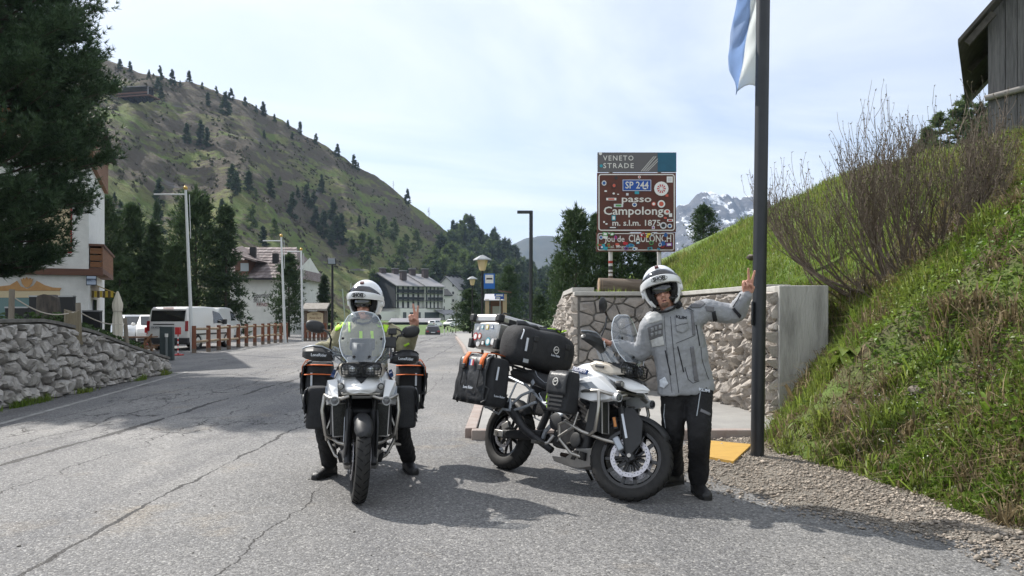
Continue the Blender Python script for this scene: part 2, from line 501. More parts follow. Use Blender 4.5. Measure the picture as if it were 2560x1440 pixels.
m_bank = mat('bank_soil',(0.085,0.066,0.040),(0.095,0.145,0.028),scale=1.7,rough=0.95,bump=1.0,bscale=22,lo=0.38,hi=0.62)
_nt = m_bank.node_tree; _mx = [n for n in _nt.nodes if n.type == 'MIX_RGB'][0]; _mr = [n for n in _nt.nodes if n.type == 'MAP_RANGE'][0]
_tc = [n for n in _nt.nodes if n.type == 'TEX_COORD'][0]; _sp = _nt.nodes.new('ShaderNodeSeparateXYZ'); _nt.links.new(_tc.outputs['Object'],_sp.inputs[0])
_m2 = _nt.nodes.new('ShaderNodeMapRange'); _m2.inputs[1].default_value = 9.0; _m2.inputs[2].default_value = 12.5; _nt.links.new(_sp.outputs[1],_m2.inputs[0])      # the meadow above the wall is closed turf
_mm = _nt.nodes.new('ShaderNodeMath'); _mm.operation = 'MAXIMUM'; _nt.links.new(_mr.outputs[0],_mm.inputs[0]); _nt.links.new(_m2.outputs[0],_mm.inputs[1]); _nt.links.new(_mm.outputs[0],_mx.inputs[0])
bank = grid_mesh('grassy_bank',BX,BY,BZ,m_bank); tag(bank,kind='structure')

# --- the long hill on the left and the wooded rise behind the houses
hp = np.array([-500,-200,0,250,300,400,480,560,620,660,740,800,860,900,960,1010,1060,1110,1150,1200,1260,1330,1420,1560,1800,2200],float)
hy = np.array([20,60,105,152,168,190,208,236,258,282,318,357,393,418,458,496,538,576,602,628,668,702,722,738,750,765],float)
hYr = np.interp(hp,[-500,250,1000,1200,2200],[300,340,430,480,600])
hYf = np.interp(hp,[-500,250,560,800,900,1200,2200],[95,105,125,190,250,262,300])
hu = np.linspace(-500,2200,330)
ht = np.concatenate([np.linspace(0,1,110),np.linspace(1.02,1.6,12)])
HU,HT = np.meshgrid(hu,ht)
def smooth_Yf(p):
    return sum(np.interp(np.asarray(p,float)+o,[-500,250,560,800,900,1200,2200],[95,105,125,190,250,262,300]) for o in range(-160,161,20))/17
hYf = smooth_Yf(hp)
Yf = smooth_Yf(HU); Yr = np.interp(HU,hp,hYr); zr = CH+(HZ-np.interp(HU,hp,hy))/F*Yr
HYY = Yf+(Yr-Yf)*HT
prof = np.where(HT <= 1,0.22*HT+0.78*HT**1.55,1-(HT-1)*0.8)
HZZ = -1.2+(zr+1.2)*prof
HXX = (HU-1280)/F*HYY
# gullies and ribs running down the slope
rel = np.clip(1-np.abs(HT-0.5)*2,0,1)**0.5*np.clip(zr/30,0.15,1)
sx = HXX*0.9+HYY*0.35
HZZ = HZZ+((fbm(sx,HZZ*0.25,0.045,5,2)-0.48)*24+(fbm(HXX,HYY,0.16,3,6)-0.45)*4.0)*rel
HZZ = HZZ+(fbm(HXX,HYY,0.10,4,8)-0.45)*5.0*np.clip(HT*1.2,0,1)*np.clip(zr/40,0.1,1)
def hill_material():
    m = bpy.data.materials.new('alpine_hillside'); m.use_nodes = True
    nt = m.node_tree; L = nt.links; b = nt.nodes['Principled BSDF']; b.inputs['Roughness'].default_value = 0.95; b.inputs['Specular IOR Level'].default_value = 0.1
    tc = nt.nodes.new('ShaderNodeTexCoord')
    def noise(scale,stretch,rot=0.0,detail=7,rough=0.62):
        mp = nt.nodes.new('ShaderNodeMapping'); mp.inputs['Scale'].default_value = stretch; mp.inputs['Rotation'].default_value = (0,rot,0)
        n = nt.nodes.new('ShaderNodeTexNoise'); n.inputs['Scale'].default_value = scale; n.inputs['Detail'].default_value = detail; n.inputs['Roughness'].default_value = rough; n.inputs['Distortion'].default_value = 0.4
        L.new(tc.outputs['Object'],mp.inputs[0]); L.new(mp.outputs[0],n.inputs['Vector']); return n.outputs[0]
    def rmp(v,a,c):
        n = nt.nodes.new('ShaderNodeMapRange'); n.interpolation_type = 'SMOOTHSTEP'; n.inputs[1].default_value = a; n.inputs[2].default_value = c; L.new(v,n.inputs[0]); return n.outputs[0]
    def mix(f,c1,c2):
        n = nt.nodes.new('ShaderNodeMixRGB')
        L.new(f,n.inputs[0])
        for i,c in ((1,c1),(2,c2)):
            if isinstance(c,tuple): n.inputs[i].default_value = c+(1,)
            else: L.new(c,n.inputs[i])
        return n.outputs[0]
    sep = nt.nodes.new('ShaderNodeSeparateXYZ'); L.new(tc.outputs['Object'],sep.inputs[0])
    c = mix(rmp(noise(0.05,(1,1,1)),0.35,0.62),(0.135,0.185,0.052),(0.180,0.180,0.080))
    # shrub and scree bands, drawn out down the slope
    s1 = noise(0.030,(1.0,0.5,2.6),R(38)); s2 = noise(0.16,(1.0,1.0,1.6),R(30))
    ad = nt.nodes.new('ShaderNodeMath'); ad.operation = 'MULTIPLY_ADD'; ad.inputs[1].default_value = 0.45; L.new(s2,ad.inputs[0]); L.new(s1,ad.inputs[2])
    alt = nt.nodes.new('ShaderNodeMapRange'); alt.inputs[1].default_value = 20; alt.inputs[2].default_value = 105; alt.inputs[3].default_value = -0.035; alt.inputs[4].default_value = 0.13
    L.new(sep.outputs[2],alt.inputs[0])
    ad2 = nt.nodes.new('ShaderNodeMath'); L.new(ad.outputs[0],ad2.inputs[0]); L.new(alt.outputs[0],ad2.inputs[1])
    c = mix(rmp(ad2.outputs[0],0.70,0.80),c,(0.115,0.098,0.075))
    c = mix(rmp(noise(0.45,(1,1,1),0,4),0.56,0.7),c,(0.085,0.092,0.042))
    c = mix(rmp(noise(0.06,(1.2,0.6,2.2),R(40)),0.64,0.72),c,(0.17,0.16,0.155))
    L.new(c,b.inputs['Base Color'])
    bu = nt.nodes.new('ShaderNodeBump'); bu.inputs['Strength'].default_value = 1.0; bu.inputs['Distance'].default_value = 2.2
    L.new(noise(0.35,(1,1,1),0,8,0.7),bu.inputs['Height']); L.new(bu.outputs[0],b.inputs['Normal'])
    return m
m_hill = hill_material()
hill = grid_mesh('hillside',HXX,HYY,HZZ,m_hill); tag(hill,kind='structure')
_v = np.stack([HXX,HYY,HZZ],-1).reshape(-1,3)
_i = np.arange(HXX.size).reshape(HXX.shape)
_f = np.stack([_i[:-1,:-1],_i[:-1,1:],_i[1:,1:],_i[1:,:-1]],-1).reshape(-1,4)
hill_bvh = BVHTree.FromPolygons([Vector(p) for p in _v],_f.tolist())
def hill_hit(px,py):
    d = Vector(((px-1280)/F,1,-(py-HZ)/F)).normalized()
    h = hill_bvh.ray_cast(Vector((0,0,CH)),d)
    return h[0]
def hill_at(x,y):
    h = hill_bvh.ray_cast(Vector((x,y,900)),Vector((0,0,-1)))
    return h[0]

# --- far mountains
def ridge_mountain(name,pts,Y,depth,m,rough,seed,n=240,rows=60):
    px = np.array([p[0] for p in pts],float); py = np.array([p[1] for p in pts],float)
    uu = np.linspace(px[0],px[-1],n); tt = np.concatenate([np.linspace(0,1,rows),np.linspace(1.03,2.0,20)])
    U,T = np.meshgrid(uu,tt)
    top = CH+(HZ-np.interp(U,px,py))/F*Y
    YY = Y-depth*(1-T); XX = (U-1280)/F*Y
    jag = (fbm(XX,T*0+3,0.022,5,seed)-0.48)*rough
    crest = top+jag*np.clip(top/60,0,1)
    ZZ = np.where(T <= 1,crest*(0.35*T+0.65*T**2.0),crest*(1-(T-1)*0.9))
    ZZ = ZZ+(fbm(XX,YY*0.6+ZZ*0.7,0.018,6,seed+3)-0.48)*rough*1.5*np.clip(1-np.abs(T-0.6)*1.9,0,1)
    return tag(grid_mesh(name,XX,YY,ZZ-20,m),kind='structure')
def rock_snow():
    m = bpy.data.materials.new('rock_and_snow'); m.use_nodes = True
    nt = m.node_tree; L = nt.links; b = nt.nodes['Principled BSDF']; b.inputs['Roughness'].default_value = 0.9
    tc = nt.nodes.new('ShaderNodeTexCoord'); ge = nt.nodes.new('ShaderNodeNewGeometry')
    sp = nt.nodes.new('ShaderNodeSeparateXYZ'); L.new(ge.outputs['Normal'],sp.inputs[0])
    no = nt.nodes.new('ShaderNodeTexNoise'); no.inputs['Scale'].default_value = 0.012; no.inputs['Detail'].default_value = 9; no.inputs['Roughness'].default_value = 0.7
    L.new(tc.outputs['Object'],no.inputs['Vector'])
    ad = nt.nodes.new('ShaderNodeMath'); ad.operation = 'MULTIPLY_ADD'; ad.inputs[1].default_value = 2.6; L.new(no.outputs[0],ad.inputs[0]); L.new(sp.outputs[2],ad.inputs[2])
    mr = nt.nodes.new('ShaderNodeMapRange'); mr.inputs[1].default_value = 2.16; mr.inputs[2].default_value = 2.24; L.new(ad.outputs[0],mr.inputs[0])
    n2 = nt.nodes.new('ShaderNodeTexNoise'); n2.inputs['Scale'].default_value = 0.03; n2.inputs['Detail'].default_value = 8; L.new(tc.outputs['Object'],n2.inputs['Vector'])
    r2 = nt.nodes.new('ShaderNodeMapRange'); r2.inputs[1].default_value = 0.3; r2.inputs[2].default_value = 0.7; L.new(n2.outputs[0],r2.inputs[0])
    mx0 = nt.nodes.new('ShaderNodeMixRGB'); mx0.inputs[1].default_value = (0.055,0.057,0.07,1); mx0.inputs[2].default_value = (0.15,0.145,0.145,1); L.new(r2.outputs[0],mx0.inputs[0])
    mx = nt.nodes.new('ShaderNodeMixRGB'); mx.inputs[2].default_value = (0.85,0.87,0.9,1); L.new(mr.outputs[0],mx.inputs[0]); L.new(mx0.outputs[0],mx.inputs[1])
    L.new(mx.outputs[0],b.inputs['Base Color'])
    bu = nt.nodes.new('ShaderNodeBump'); bu.inputs['Strength'].default_value = 1.0; bu.inputs['Distance'].default_value = 30; L.new(no.outputs[0],bu.inputs['Height']); L.new(bu.outputs[0],b.inputs['Normal'])
    return m
ridge_mountain('snowy_mountain',[(1480,720),(1600,640),(1660,560),(1690,505),(1720,498),(1745,478),(1790,470),(1820,466),(1850,480),(1880,478),(1930,500),(2000,520),(2080,560),(2250,700)],2600,900,rock_snow(),62,5,300,80)
m_far = mat('far_forest',(0.030,0.040,0.034),(0.055,0.058,0.045),scale=0.02,rough=1.0,bump=0)
ridge_mountain('far_mountain',[(1150,720),(1230,640),(1280,598),(1310,582),(1345,572),(1385,576),(1415,586),(1470,610),(1560,640),(1700,720)],2300,900,m_far,16,11,160,40)
# wooded hill behind the barn
wp = [(2230,420),(2290,372),(2330,330),(2380,285),(2440,255),(2500,235),(2600,215),(2750,240),(3000,400)]
uu = np.array([p[0] for p in wp],float); vv = np.array([p[1] for p in wp],float)
U,T = np.meshgrid(np.linspace(2230,3000,60),np.linspace(0,2,40))
WY = 40+40*T; top = CH+(HZ-np.interp(U,uu,vv))/F*80-2.6
WX = (U-1280)/F*80-(1-T)*6
WZ = np.where(T <= 1,top*T**1.2,top*(1-(T-1)*0.7))+(fbm(U,T*100,0.02,4,3)-0.5)*2
WZ = np.maximum(WZ,-1)
woodhill = grid_mesh('wooded_hill',WX,WY,WZ,mat('scrub_floor',(0.05,0.055,0.022),(0.085,0.07,0.04),scale=0.4,rough=1.0)); tag(woodhill,kind='structure')
_wv = np.stack([WX,WY,WZ],-1).reshape(-1,3); _wi = np.arange(WX.size).reshape(WX.shape)
wood_bvh = BVHTree.FromPolygons([Vector(p) for p in _wv],np.stack([_wi[:-1,:-1],_wi[:-1,1:],_wi[1:,1:],_wi[1:,:-1]],-1).reshape(-1,4).tolist())

# --- haze
hz = MB().span((-9200,-60,-40),(9200,9200,700)).build('haze',None,smooth=False)
hm = bpy.data.materials.new('haze_air'); hm.use_nodes = True
hm.node_tree.nodes.clear()
ho = hm.node_tree.nodes.new('ShaderNodeOutputMaterial'); hv = hm.node_tree.nodes.new('ShaderNodeVolumePrincipled')
hv.inputs['Color'].default_value = (0.55,0.72,1.0,1); hv.inputs['Density'].default_value = 0.00013; hv.inputs['Anisotropy'].default_value = 0.2
hm.node_tree.links.new(hv.outputs[0],ho.inputs['Volume'])
hz.data.materials.append(hm); tag(hz,kind='stuff')
# ------------------------------------------------------------ conifers
def unit(a): return a/np.maximum(np.linalg.norm(a,axis=-1,keepdims=True),1e-9)
def needles(pos,dirs,k,length,width,spread,g,up=0.25):
    """k flat needles fanned round each direction; returns verts, tris"""
    n = len(pos)
    p = np.repeat(pos,k,0); d = np.repeat(dirs,k,0)
    rd = g.normal(size=(n*k,3)); nd = unit(d+spread*rd+np.array([0,0,up]))
    ln = length*g.uniform(0.6,1.15,(n*k,1)); sd = unit(np.cross(nd,g.normal(size=(n*k,3))))
    w = width*g.uniform(0.7,1.3,(n*k,1))
    a = p-sd*w/2; b = p+sd*w/2; c = p+nd*ln
    v = np.stack([a,b,c],1).reshape(-1,3)
    return v,np.arange(len(v)).reshape(-1,3)
def conifer_mesh(h,r,seed,tufts,k,nl,nw,style='spruce',base=0.08,spread=0.55):
    g = np.random.default_rng(seed)
    # branches
    nb = max(24,tufts//14)
    t = g.uniform(0,1,nb)**0.82
    lumps = 0.78+0.44*g.random(12)
    ang = g.uniform(0,2*PI,nb)
    z = h*(base+(1-base)*t)
    if style == 'spruce': rad = r*(1-t)**0.85*(0.9+0.25*np.sin(t*38+seed))
    elif style == 'larch': rad = r*np.sin(PI*np.clip(0.12+0.88*t,0,1))**0.7*(1-0.55*t)
    else: rad = r*(1-t**2.2)**0.75*(0.55+0.45*np.clip(t*4,0,1))      # stone pine: rounded column
    rad = rad*lumps[((ang/(2*PI))*12).astype(int) % 12]*g.uniform(0.7,1.15,nb)+0.02*r
    per = int(np.ceil(tufts/nb))
    s = g.uniform(0.25,1.0,(nb,per))**0.65
    d = np.stack([np.cos(ang),np.sin(ang),0*ang],-1)
    pos = np.zeros((nb,per,3)); pos[...,0] = d[:,None,0]*rad[:,None]*s; pos[...,1] = d[:,None,1]*rad[:,None]*s
    sag = {'spruce': -0.28,'larch': -0.08,'pine': 0.30}[style]
    pos[...,2] = z[:,None]+sag*rad[:,None]*s**1.6+(0.10*rad[:,None]*s**3 if style == 'spruce' else 0)
    wob = 0.16*rad[:,None,None]*s[...,None]+0.015*h
    pos += g.normal(size=pos.shape)*wob*np.array([1,1,0.55])
    dd = np.repeat(d[:,None,:],per,1)+np.array([0,0,{'spruce': -0.15,'larch': 0.0,'pine': 0.7}[style]])
    pos = pos.reshape(-1,3); dd = unit(dd.reshape(-1,3))
    # leader
    lead = np.zeros((max(6,tufts//120),3)); lead[:,2] = h*g.uniform(0.93,1.02,len(lead)); lead[:,:2] = g.normal(size=(len(lead),2))*0.02*r
    pos = np.vstack([pos,lead]); dd = np.vstack([dd,np.tile([0,0,1.0],(len(lead),1))])
    return needles(pos,dd,k,nl,nw,spread,g,0.15)
def trunk_mesh(h,r,seed,limbs=8,rad=1.0):
    g = random.Random(seed); mb = MB()
    mb.tube([(0,0,-0.3),(g.uniform(-.03,.03)*h*.3,g.uniform(-.03,.03)*h*.3,h*0.35),(0,0,h*0.95)],[r,r*0.7,r*0.12],7)
    for i in range(limbs):
        z = h*g.uniform(0.15,0.8); a = g.uniform(0,2*PI); l = rad*(1-z/h)*0.8
        mb.tube([(0,0,z),(math.cos(a)*l,math.sin(a)*l,z+l*0.15)],[r*0.35*(1-z/h)+0.01,0.01],5)
    return mb.mesh('trunk')
m_bark = mat('conifer_bark',(0.055,0.042,0.033),(0.10,0.08,0.065),scale=9,rough=0.95,bump=0.8)
m_spruce = mat('spruce_needles',(0.034,0.062,0.026),(0.052,0.082,0.034),scale=1.2,rough=0.7,island=0.35,trans=0.22)
m_pine = mat('pine_needles',(0.046,0.082,0.034),(0.070,0.108,0.042),scale=1.4,rough=0.6,island=0.35,trans=0.22)
m_bigpine = mat('stone_pine_needles',(0.046,0.086,0.042),(0.072,0.115,0.052),scale=2.0,rough=0.5,island=0.45,trans=0.32)
m_larch = mat('larch_needles',(0.095,0.145,0.042),(0.125,0.165,0.058),scale=1.0,rough=0.8,island=0.3,trans=0.3)
def proto(h,r,seed,tufts,k,nl,nw,style,m,tr=0.12,base=0.08,spread=0.55):
    v,f = conifer_mesh(h,r,seed,tufts,k,nl,nw,style,base,spread)
    me = np_mesh('crown',v,f,m,'mesh')
    tm = trunk_mesh(h,tr,seed,8,r); tm.materials.append(m_bark)
    return me,tm
def plant_tree(pr,loc,label,cat='tree',name='spruce_tree',s=1.0,rz=None,group=None,sxy=1.0):
    t = thing(name,label,cat,loc,random.uniform(0,6.28) if rz is None else rz,group)
    t.scale = (s*sxy,s*sxy,s)
    link('trunk',pr[1],None,t); link('crown',pr[0],None,t)
    return t
SPF = [proto(10,2.2,20+i,520,5,1.25,0.42,'spruce',m_spruce,0.16,0.03) for i in range(4)]
LAF = [proto(10,2.3,40+i,420,5,1.0,0.30,'larch',m_larch,0.12,0.15,0.8) for i in range(3)]
# spruces one can pick out on the hill: (x, base row, top row)
HT_ = [(398,510,450),(393,590,515),(300,560,505),(466,357,310),(502,362,305),(517,370,322),(565,290,235),(520,265,232),(580,470,415),(590,483,432),(622,475,430),
       (676,490,447),(732,548,485),(745,497,470),(765,505,465),(772,520,492),(785,522,480),(803,485,440),(788,568,520),(808,595,530),(833,555,500),(843,605,545),(853,602,540),
       (829,620,575),(835,580,545),(657,615,568),(556,548,500),(430,212,175),(400,185,152),(473,205,178),(577,235,208),(612,250,228),(658,275,242),(300,160,135),(325,165,140),
       (750,335,305),(790,360,335),(843,392,362),(885,408,375),(895,412,392),(395,232,195),(403,250,215),(1018,510,475),(915,565,545),(898,565,540),(948,580,550),(287,500,480),
       (686,305,285),(660,345,325),(730,348,330),(770,470,455),(640,280,262),(350,165,150),(372,178,160),(450,200,186),(505,222,205),(540,232,215),(720,318,300)]
for i,(px,py,pt) in enumerate(HT_):
    h = hill_hit(px,py)
    if h is None: h = hill_hit(px,py+14)
    if h is None: continue
    hh = (py-pt)/F*h.y*1.06
    if py < interp(px,hp,hy)+25: lab,grp = 'small dark spruce on the skyline ridge of the hill','spruces along the ridge'
    elif 700 < px < 870 and py > 430: lab,grp = 'dark spruce in the loose cluster on the middle of the hillside','spruce cluster on the hillside'
    elif px > 870: lab,grp = 'small dark spruce on the hillside above the dark apartment block','spruces above the apartment block'
    elif py > 440: lab,grp = 'dark spruce on the lower grassy hillside left of the cluster','spruces on the lower hillside'
    else: lab,grp = 'lone dark spruce on the brown upper slope of the hill','spruces on the upper hillside'
    plant_tree(SPF[i % 4],h-Vector((0,0,0.4)),lab,s=hh/10,group=grp,sxy=random.uniform(0.85,1.15))
for i,(px,py,pt) in enumerate([(630,580,510),(685,600,545),(878,560,540),(700,465,440),(640,500,470),(960,600,540),(985,606,545),(905,655,580),(925,672,590),(1000,690,600),(1040,640,575),(1065,700,640),(880,640,590),(945,640,590),(1015,640,585)]):
    h = hill_hit(px,py)
    if h is None: continue
    plant_tree(LAF[i % 3],h-Vector((0,0,0.4)),'pale green feathery larch on the lower hillside','tree','larch_tree',s=(py-pt)/F*h.y/10,group='larches on the hillside')
# leafless larch skeletons on the skyline
def bare_larch(px,py,pt):
    h = next(q for q in (hill_hit(px,py+o) for o in range(0,80,4)) if q)
    H = (py-pt)/F*h.y; t = thing('bare_larch','thin bare larch alone on the skyline at x','tree',h-Vector((0,0,0.5)))
    g = random.Random(px); mb = MB(); mb.tube([(0,0,0),(0.1*H*0.2,0,H*0.6),(0.03*H,0,H)],[H*0.02,H*0.014,0.02],6); mb.build('trunk',m_bark,t)
    mb = MB()
    for k in range(16):
        z = H*g.uniform(0.4,0.95); a = g.uniform(0,6.28); l = H*0.32*(1.1-z/H)
        mb.tube([(0.02*H,0,z),(math.cos(a)*l,math.sin(a)*l,z+l*g.uniform(-.1,.5))],[H*0.009,H*0.004],4)
    mb.build('branches',m_bark,t); return t
bare_larch(1072,548,515)['label'] = 'thin bare larch on the lower skyline above the wood'
bare_larch(983,462,437)['label'] = 'thin bare larch on the upper skyline of the hill'
# dense wood behind the houses
g = np.random.default_rng(12)
n_ = 0
for i in range(1600):
    if n_ >= 330: break
    px = g.uniform(900,1520); tt = g.uniform(0.03,1.0)
    lim = np.interp(px,[900,980,1060,1120,1160,1300,1520],[0.05,0.16,0.38,0.75,1.0,1.0,1.0])
    if tt > lim: continue
    Yf_ = interp(px,hp,hYf); Yr_ = interp(px,hp,hYr); Y = Yf_+(Yr_-Yf_)*tt
    h = hill_at((px-1280)/F*Y,Y)
    if h is None: continue
    la = g.random() < (0.55 if px < 1230 else 0.30)
    hh = g.uniform(13,22)*(0.75 if px < 1080 else (0.72 if px > 1290 else 1.0))
    n_ += 1
    if la: plant_tree(LAF[i % 3],h-Vector((0,0,0.5)),'pale green larch in the dense wood behind the white houses','tree','larch_tree',s=hh/10,group='larches of the dense wood')
    else: plant_tree(SPF[i % 4],h-Vector((0,0,0.5)),'dark spruce in the dense wood behind the white houses','tree','spruce_tree',s=hh/10,group='spruces of the dense wood',sxy=1.05)
for px,pt in ((1133,555),(1142,562),(1160,565)):
    Y = 440; h = hill_at((px-1280)/F*Y,Y)
    if h: plant_tree(SPF[px % 4],h,'tall dark spruce of the trio rising above the wood',s=(CH+(HZ-pt)/F*Y-h.z)/10,group='three tall spruces on the skyline',sxy=0.7)
# low shrubs over the hill
g = np.random.default_rng(31)
sv = []; n0 = 0
cnt = 4500
su = g.uniform(230,1150,cnt); st = g.uniform(0.03,0.99,cnt)
keep = fbm(su*0.03+st*9,st*14-su*0.02,1.0,4,5) > 0.52-0.06*st
su = su[keep]; st = st[keep]
Yq = np.interp(su,hp,hYf)+(np.interp(su,hp,hYr)-np.interp(su,hp,hYf))*st
pp = []
for a,y_ in zip(su,Yq):
    h = hill_at((a-1280)/F*y_,y_)
    if h is not None: pp.append(h)
pp = np.array([tuple(p) for p in pp])
dirs = unit(np.tile([0,0,1.0],(len(pp),1))+0.2*g.normal(size=(len(pp),3)))
v,f = needles(pp-np.array([0,0,0.2]),dirs,7,1.3,1.0,0.75,g,0.0)
tag(np_mesh('low_shrubs',v,f,mat('hill_shrubs',(0.105,0.086,0.062),(0.080,0.090,0.038),scale=0.05,rough=1,island=0.3)),'brown and green low shrubs covering the hillside','shrubs',kind='stuff')
# trees of the wooded hill behind the barn
for i in range(60):
    px = random.uniform(2285,2520); x = (px-1280)/F*80; y = random.uniform(50,84)
    h = wood_bvh.ray_cast(Vector((x*y/80*0.98,y,200)),Vector((0,0,-1)))[0]
    if h is None: continue
    if i % 4 == 0: plant_tree(SPF[i % 4],h,'dark spruce on the wooded hill beside the barn',s=random.uniform(0.3,0.45),group='spruces behind the barn')
    else: plant_tree(LAF[i % 3],h,'olive green leafing tree on the wooded hill beside the barn','tree','leafing_tree',s=random.uniform(0.3,0.5),group='leafing trees behind the barn',sxy=1.3)

# ------------------------------------------------------------ middle-distance conifers
MP = [proto(9,2.0,60+i,2600,6,0.42,0.075,'pine',m_pine,0.16,0.04,0.6) for i in range(3)]
MS = [proto(9,2.1,70+i,2600,6,0.45,0.08,'spruce',m_spruce,0.16,0.03,0.5) for i in range(2)]
def mid(px,py_top,width_px,Y,pr,label,name='stone_pine',zb=None):
    zb = float(zg(0,Y)) if zb is None else zb
    top = CH+(HZ-py_top)/F*Y; h = top-zb; w = width_px/F*Y
    return plant_tree(pr,((px-1280)/F*Y,Y,zb),label,'tree',name,s=h/9,sxy=(w/4.0)/(h/9))
mid(262,500,130,46,MP[0],'dark stone pine beside the yellow awning')
mid(330,520,130,48,MP[1],'dark stone pine above the closed parasol')
mid(382,560,110,46,MS[0],'dark spruce behind the white van roof','spruce_tree')
mid(392,508,44,75,MS[1],'slim spruce rising behind the pines at the car park','spruce_tree')
mid(490,478,150,47,MP[2],'tall dark stone pine behind the first white flagpole')
mid(440,620,110,46,MP[0],'lower bushy pine directly behind the white van')
mid(566,520,116,47,MS[1],'spruce with drooping branches left of the apartment hotel','spruce_tree')
mid(722,640,86,50,MP[1],'young stone pine in front of the apartment hotel corner')
mid(810,690,60,62,MS[0],'small spruce behind the wooden hotel board','spruce_tree')
mid(300,640,120,44.5,MP[2],'bushy pine over the parked cars')
mid(230,560,100,44,MS[0],'dark spruce at the hotel corner behind the balcony','spruce_tree')
mid(350,640,110,45.5,MS[1],'leafy dark conifer right of the closed parasol','spruce_tree')
mid(1175,725,80,62,MP[0],'rounded stone pine beside the lantern lamp posts')
mid(1273,668,70,85,MP[1],'young stone pine behind the bus shelter')
mid(1440,522,120,34,MP[2],'tall dark stone pine left of the brown pass sign')
mid(1490,545,110,37,MP[0],'dark stone pine half hidden by the brown pass sign')
mid(1555,560,150,33,MP[1],'broad dark stone pine behind the brown pass sign')
mid(1620,580,120,36,MS[0],'dark spruce behind the right post of the brown pass sign','spruce_tree')
mid(1400,640,70,46,MP[1],'low stone pine at the foot of the modern street lamp')
mid(1350,740,60,48,MP[0],'small bushy pine behind the aluminium top box')
p_ = P(1760,600,42); mid(1760,512,74,42,MP[2],'dark stone pine on the crest of the grassy bank',zb=4.2)

# ------------------------------------------------------------ the big stone pine at the left edge
g = np.random.default_rng(99)
T0 = P(-70,0,19.0); tx,ty = T0.x,T0.y
Tp = thing('large_stone_pine','large dark stone pine filling the upper left corner','tree',(tx,ty,0.7))
Tp.scale = (1.08,1.08,1.0)
trk = MB(); trk.tube([(0,0,-0.9),(0.1,0,3),(0.05,0.1,7),(0,0,12.5)],[0.30,0.26,0.19,0.03],12)
pos_all = []; dir_all = []
def prof_r(z):     # reach of the branches, metres
    return np.interp(z,[1.2,1.6,2.0,2.5,3.2,4.0,5.2,6.2,7.2,8.4,9.6,10.8,12.5],[0.5,1.1,1.5,2.0,2.5,2.75,2.85,2.75,2.6,2.35,1.9,1.4,0.1])
nb = 380
for i in range(nb):
    z = 1.55+10.6*(i/nb)**0.95+g.uniform(-0.1,0.1); a = g.uniform(0,2*PI)
    L_ = prof_r(z)*(0.92+0.2*g.uniform(-1,1))*(1.0 if math.cos(a) > -0.2 else 0.9)
    sag = -0.10 if z < 4 else 0.06
    pts = []
    for s in np.linspace(0,1,6):
        pts.append(Vector((math.cos(a+0.15*math.sin(s*3+i))*L_*s,math.sin(a+0.15*math.sin(s*3+i))*L_*s,z+sag*L_*s+0.20*L_*s*s-0.05)))
    trk.tube(pts,[0.055*(1-z/14)+0.012,0.045*(1-z/14)+0.01,0.03,0.022,0.014,0.008],5,cap=False)
    nsub = int(9+L_*9)
    for j in range(nsub):
        s = g.uniform(0.22,1.0)**0.7; k = min(4,int(s*5)); fr = s*5-k
        p0 = np.array(pts[k].lerp(pts[k+1],fr))
        side = np.array([-math.sin(a),math.cos(a),0])*g.choice([-1,1])
        dd = unit(np.array([math.cos(a),math.sin(a),0.25])*g.uniform(0.3,1.0)+side*g.uniform(0,0.9)+np.array([0,0,g.uniform(0.0,0.7)]))
        sl = g.uniform(0.25,0.62)
        for q in np.linspace(0.1,1,5):
            pos_all.append(p0+dd*sl*q+np.array([0,0,0.18*q*q])+g.normal(size=3)*0.03); dir_all.append(unit(dd+np.array([0,0,0.55*q])))
trk.build('trunk',m_bark,Tp)
pos_all = np.array(pos_all); dir_all = np.array(dir_all)
v,f = needles(pos_all,dir_all,13,0.18,0.024,0.62,g,0.15)
np_mesh('crown',v,f,m_bigpine,Tp)

# ------------------------------------------------------------ bare bush on the bank
bx,by = 4.75,9.9
bushroot = Vector((bx,by,float(bank_z(bx,by))-0.1))
bt = thing('bare_bush','large leafless many-stemmed bush on the grassy bank','bush',bushroot)
m_twig = mat('bush_bark',(0.115,0.088,0.066),(0.21,0.17,0.135),scale=14,rough=0.9)
g = random.Random(5)
V_ = []; F_ = []
bud = []
def seg(a,b,r0,r1,ns):
    t = (b-a).normalized(); x = t.orthogonal().normalized(); y = t.cross(x); o = len(V_)
    for c,r in ((a,r0),(b,r1)):
        for k in range(ns):
            q = 2*PI*k/ns; V_.append(tuple(c+x*(math.cos(q)*r)+y*(math.sin(q)*r)))
    for k in range(ns): F_.append((o+k,o+(k+1) % ns,o+ns+(k+1) % ns,o+ns+k))
def grow(p,d,ln,r,depth):
    n = 4 if depth < 2 else 3
    for i in range(n):
        d = (d+Vector((g.uniform(-1,1),g.uniform(-1,1),g.uniform(-0.7,1)))*0.15+Vector((0,0,0.17))).normalized()
        q = p+d*(ln/n); r2 = r*0.86
        seg(p,q,r,r2,5 if r > 0.012 else 3)
        if depth < 3:
            nb = 2 if depth == 0 else (g.choice([1,2]) if depth < 2 else g.choice([0,1,1]))
            if i > 0 or depth > 0:
                for k in range(nb):
                    s = Vector((g.uniform(-1,1),g.uniform(-1,1),g.uniform(-0.2,0.7)))
                    grow(q,(d+s*0.55).normalized(),ln*g.uniform(0.48,0.72),max(r2*0.55,0.0032),depth+1)
        elif g.random() < 0.4: bud.append(q)
        p,r = q,r2
    bud.append(p)
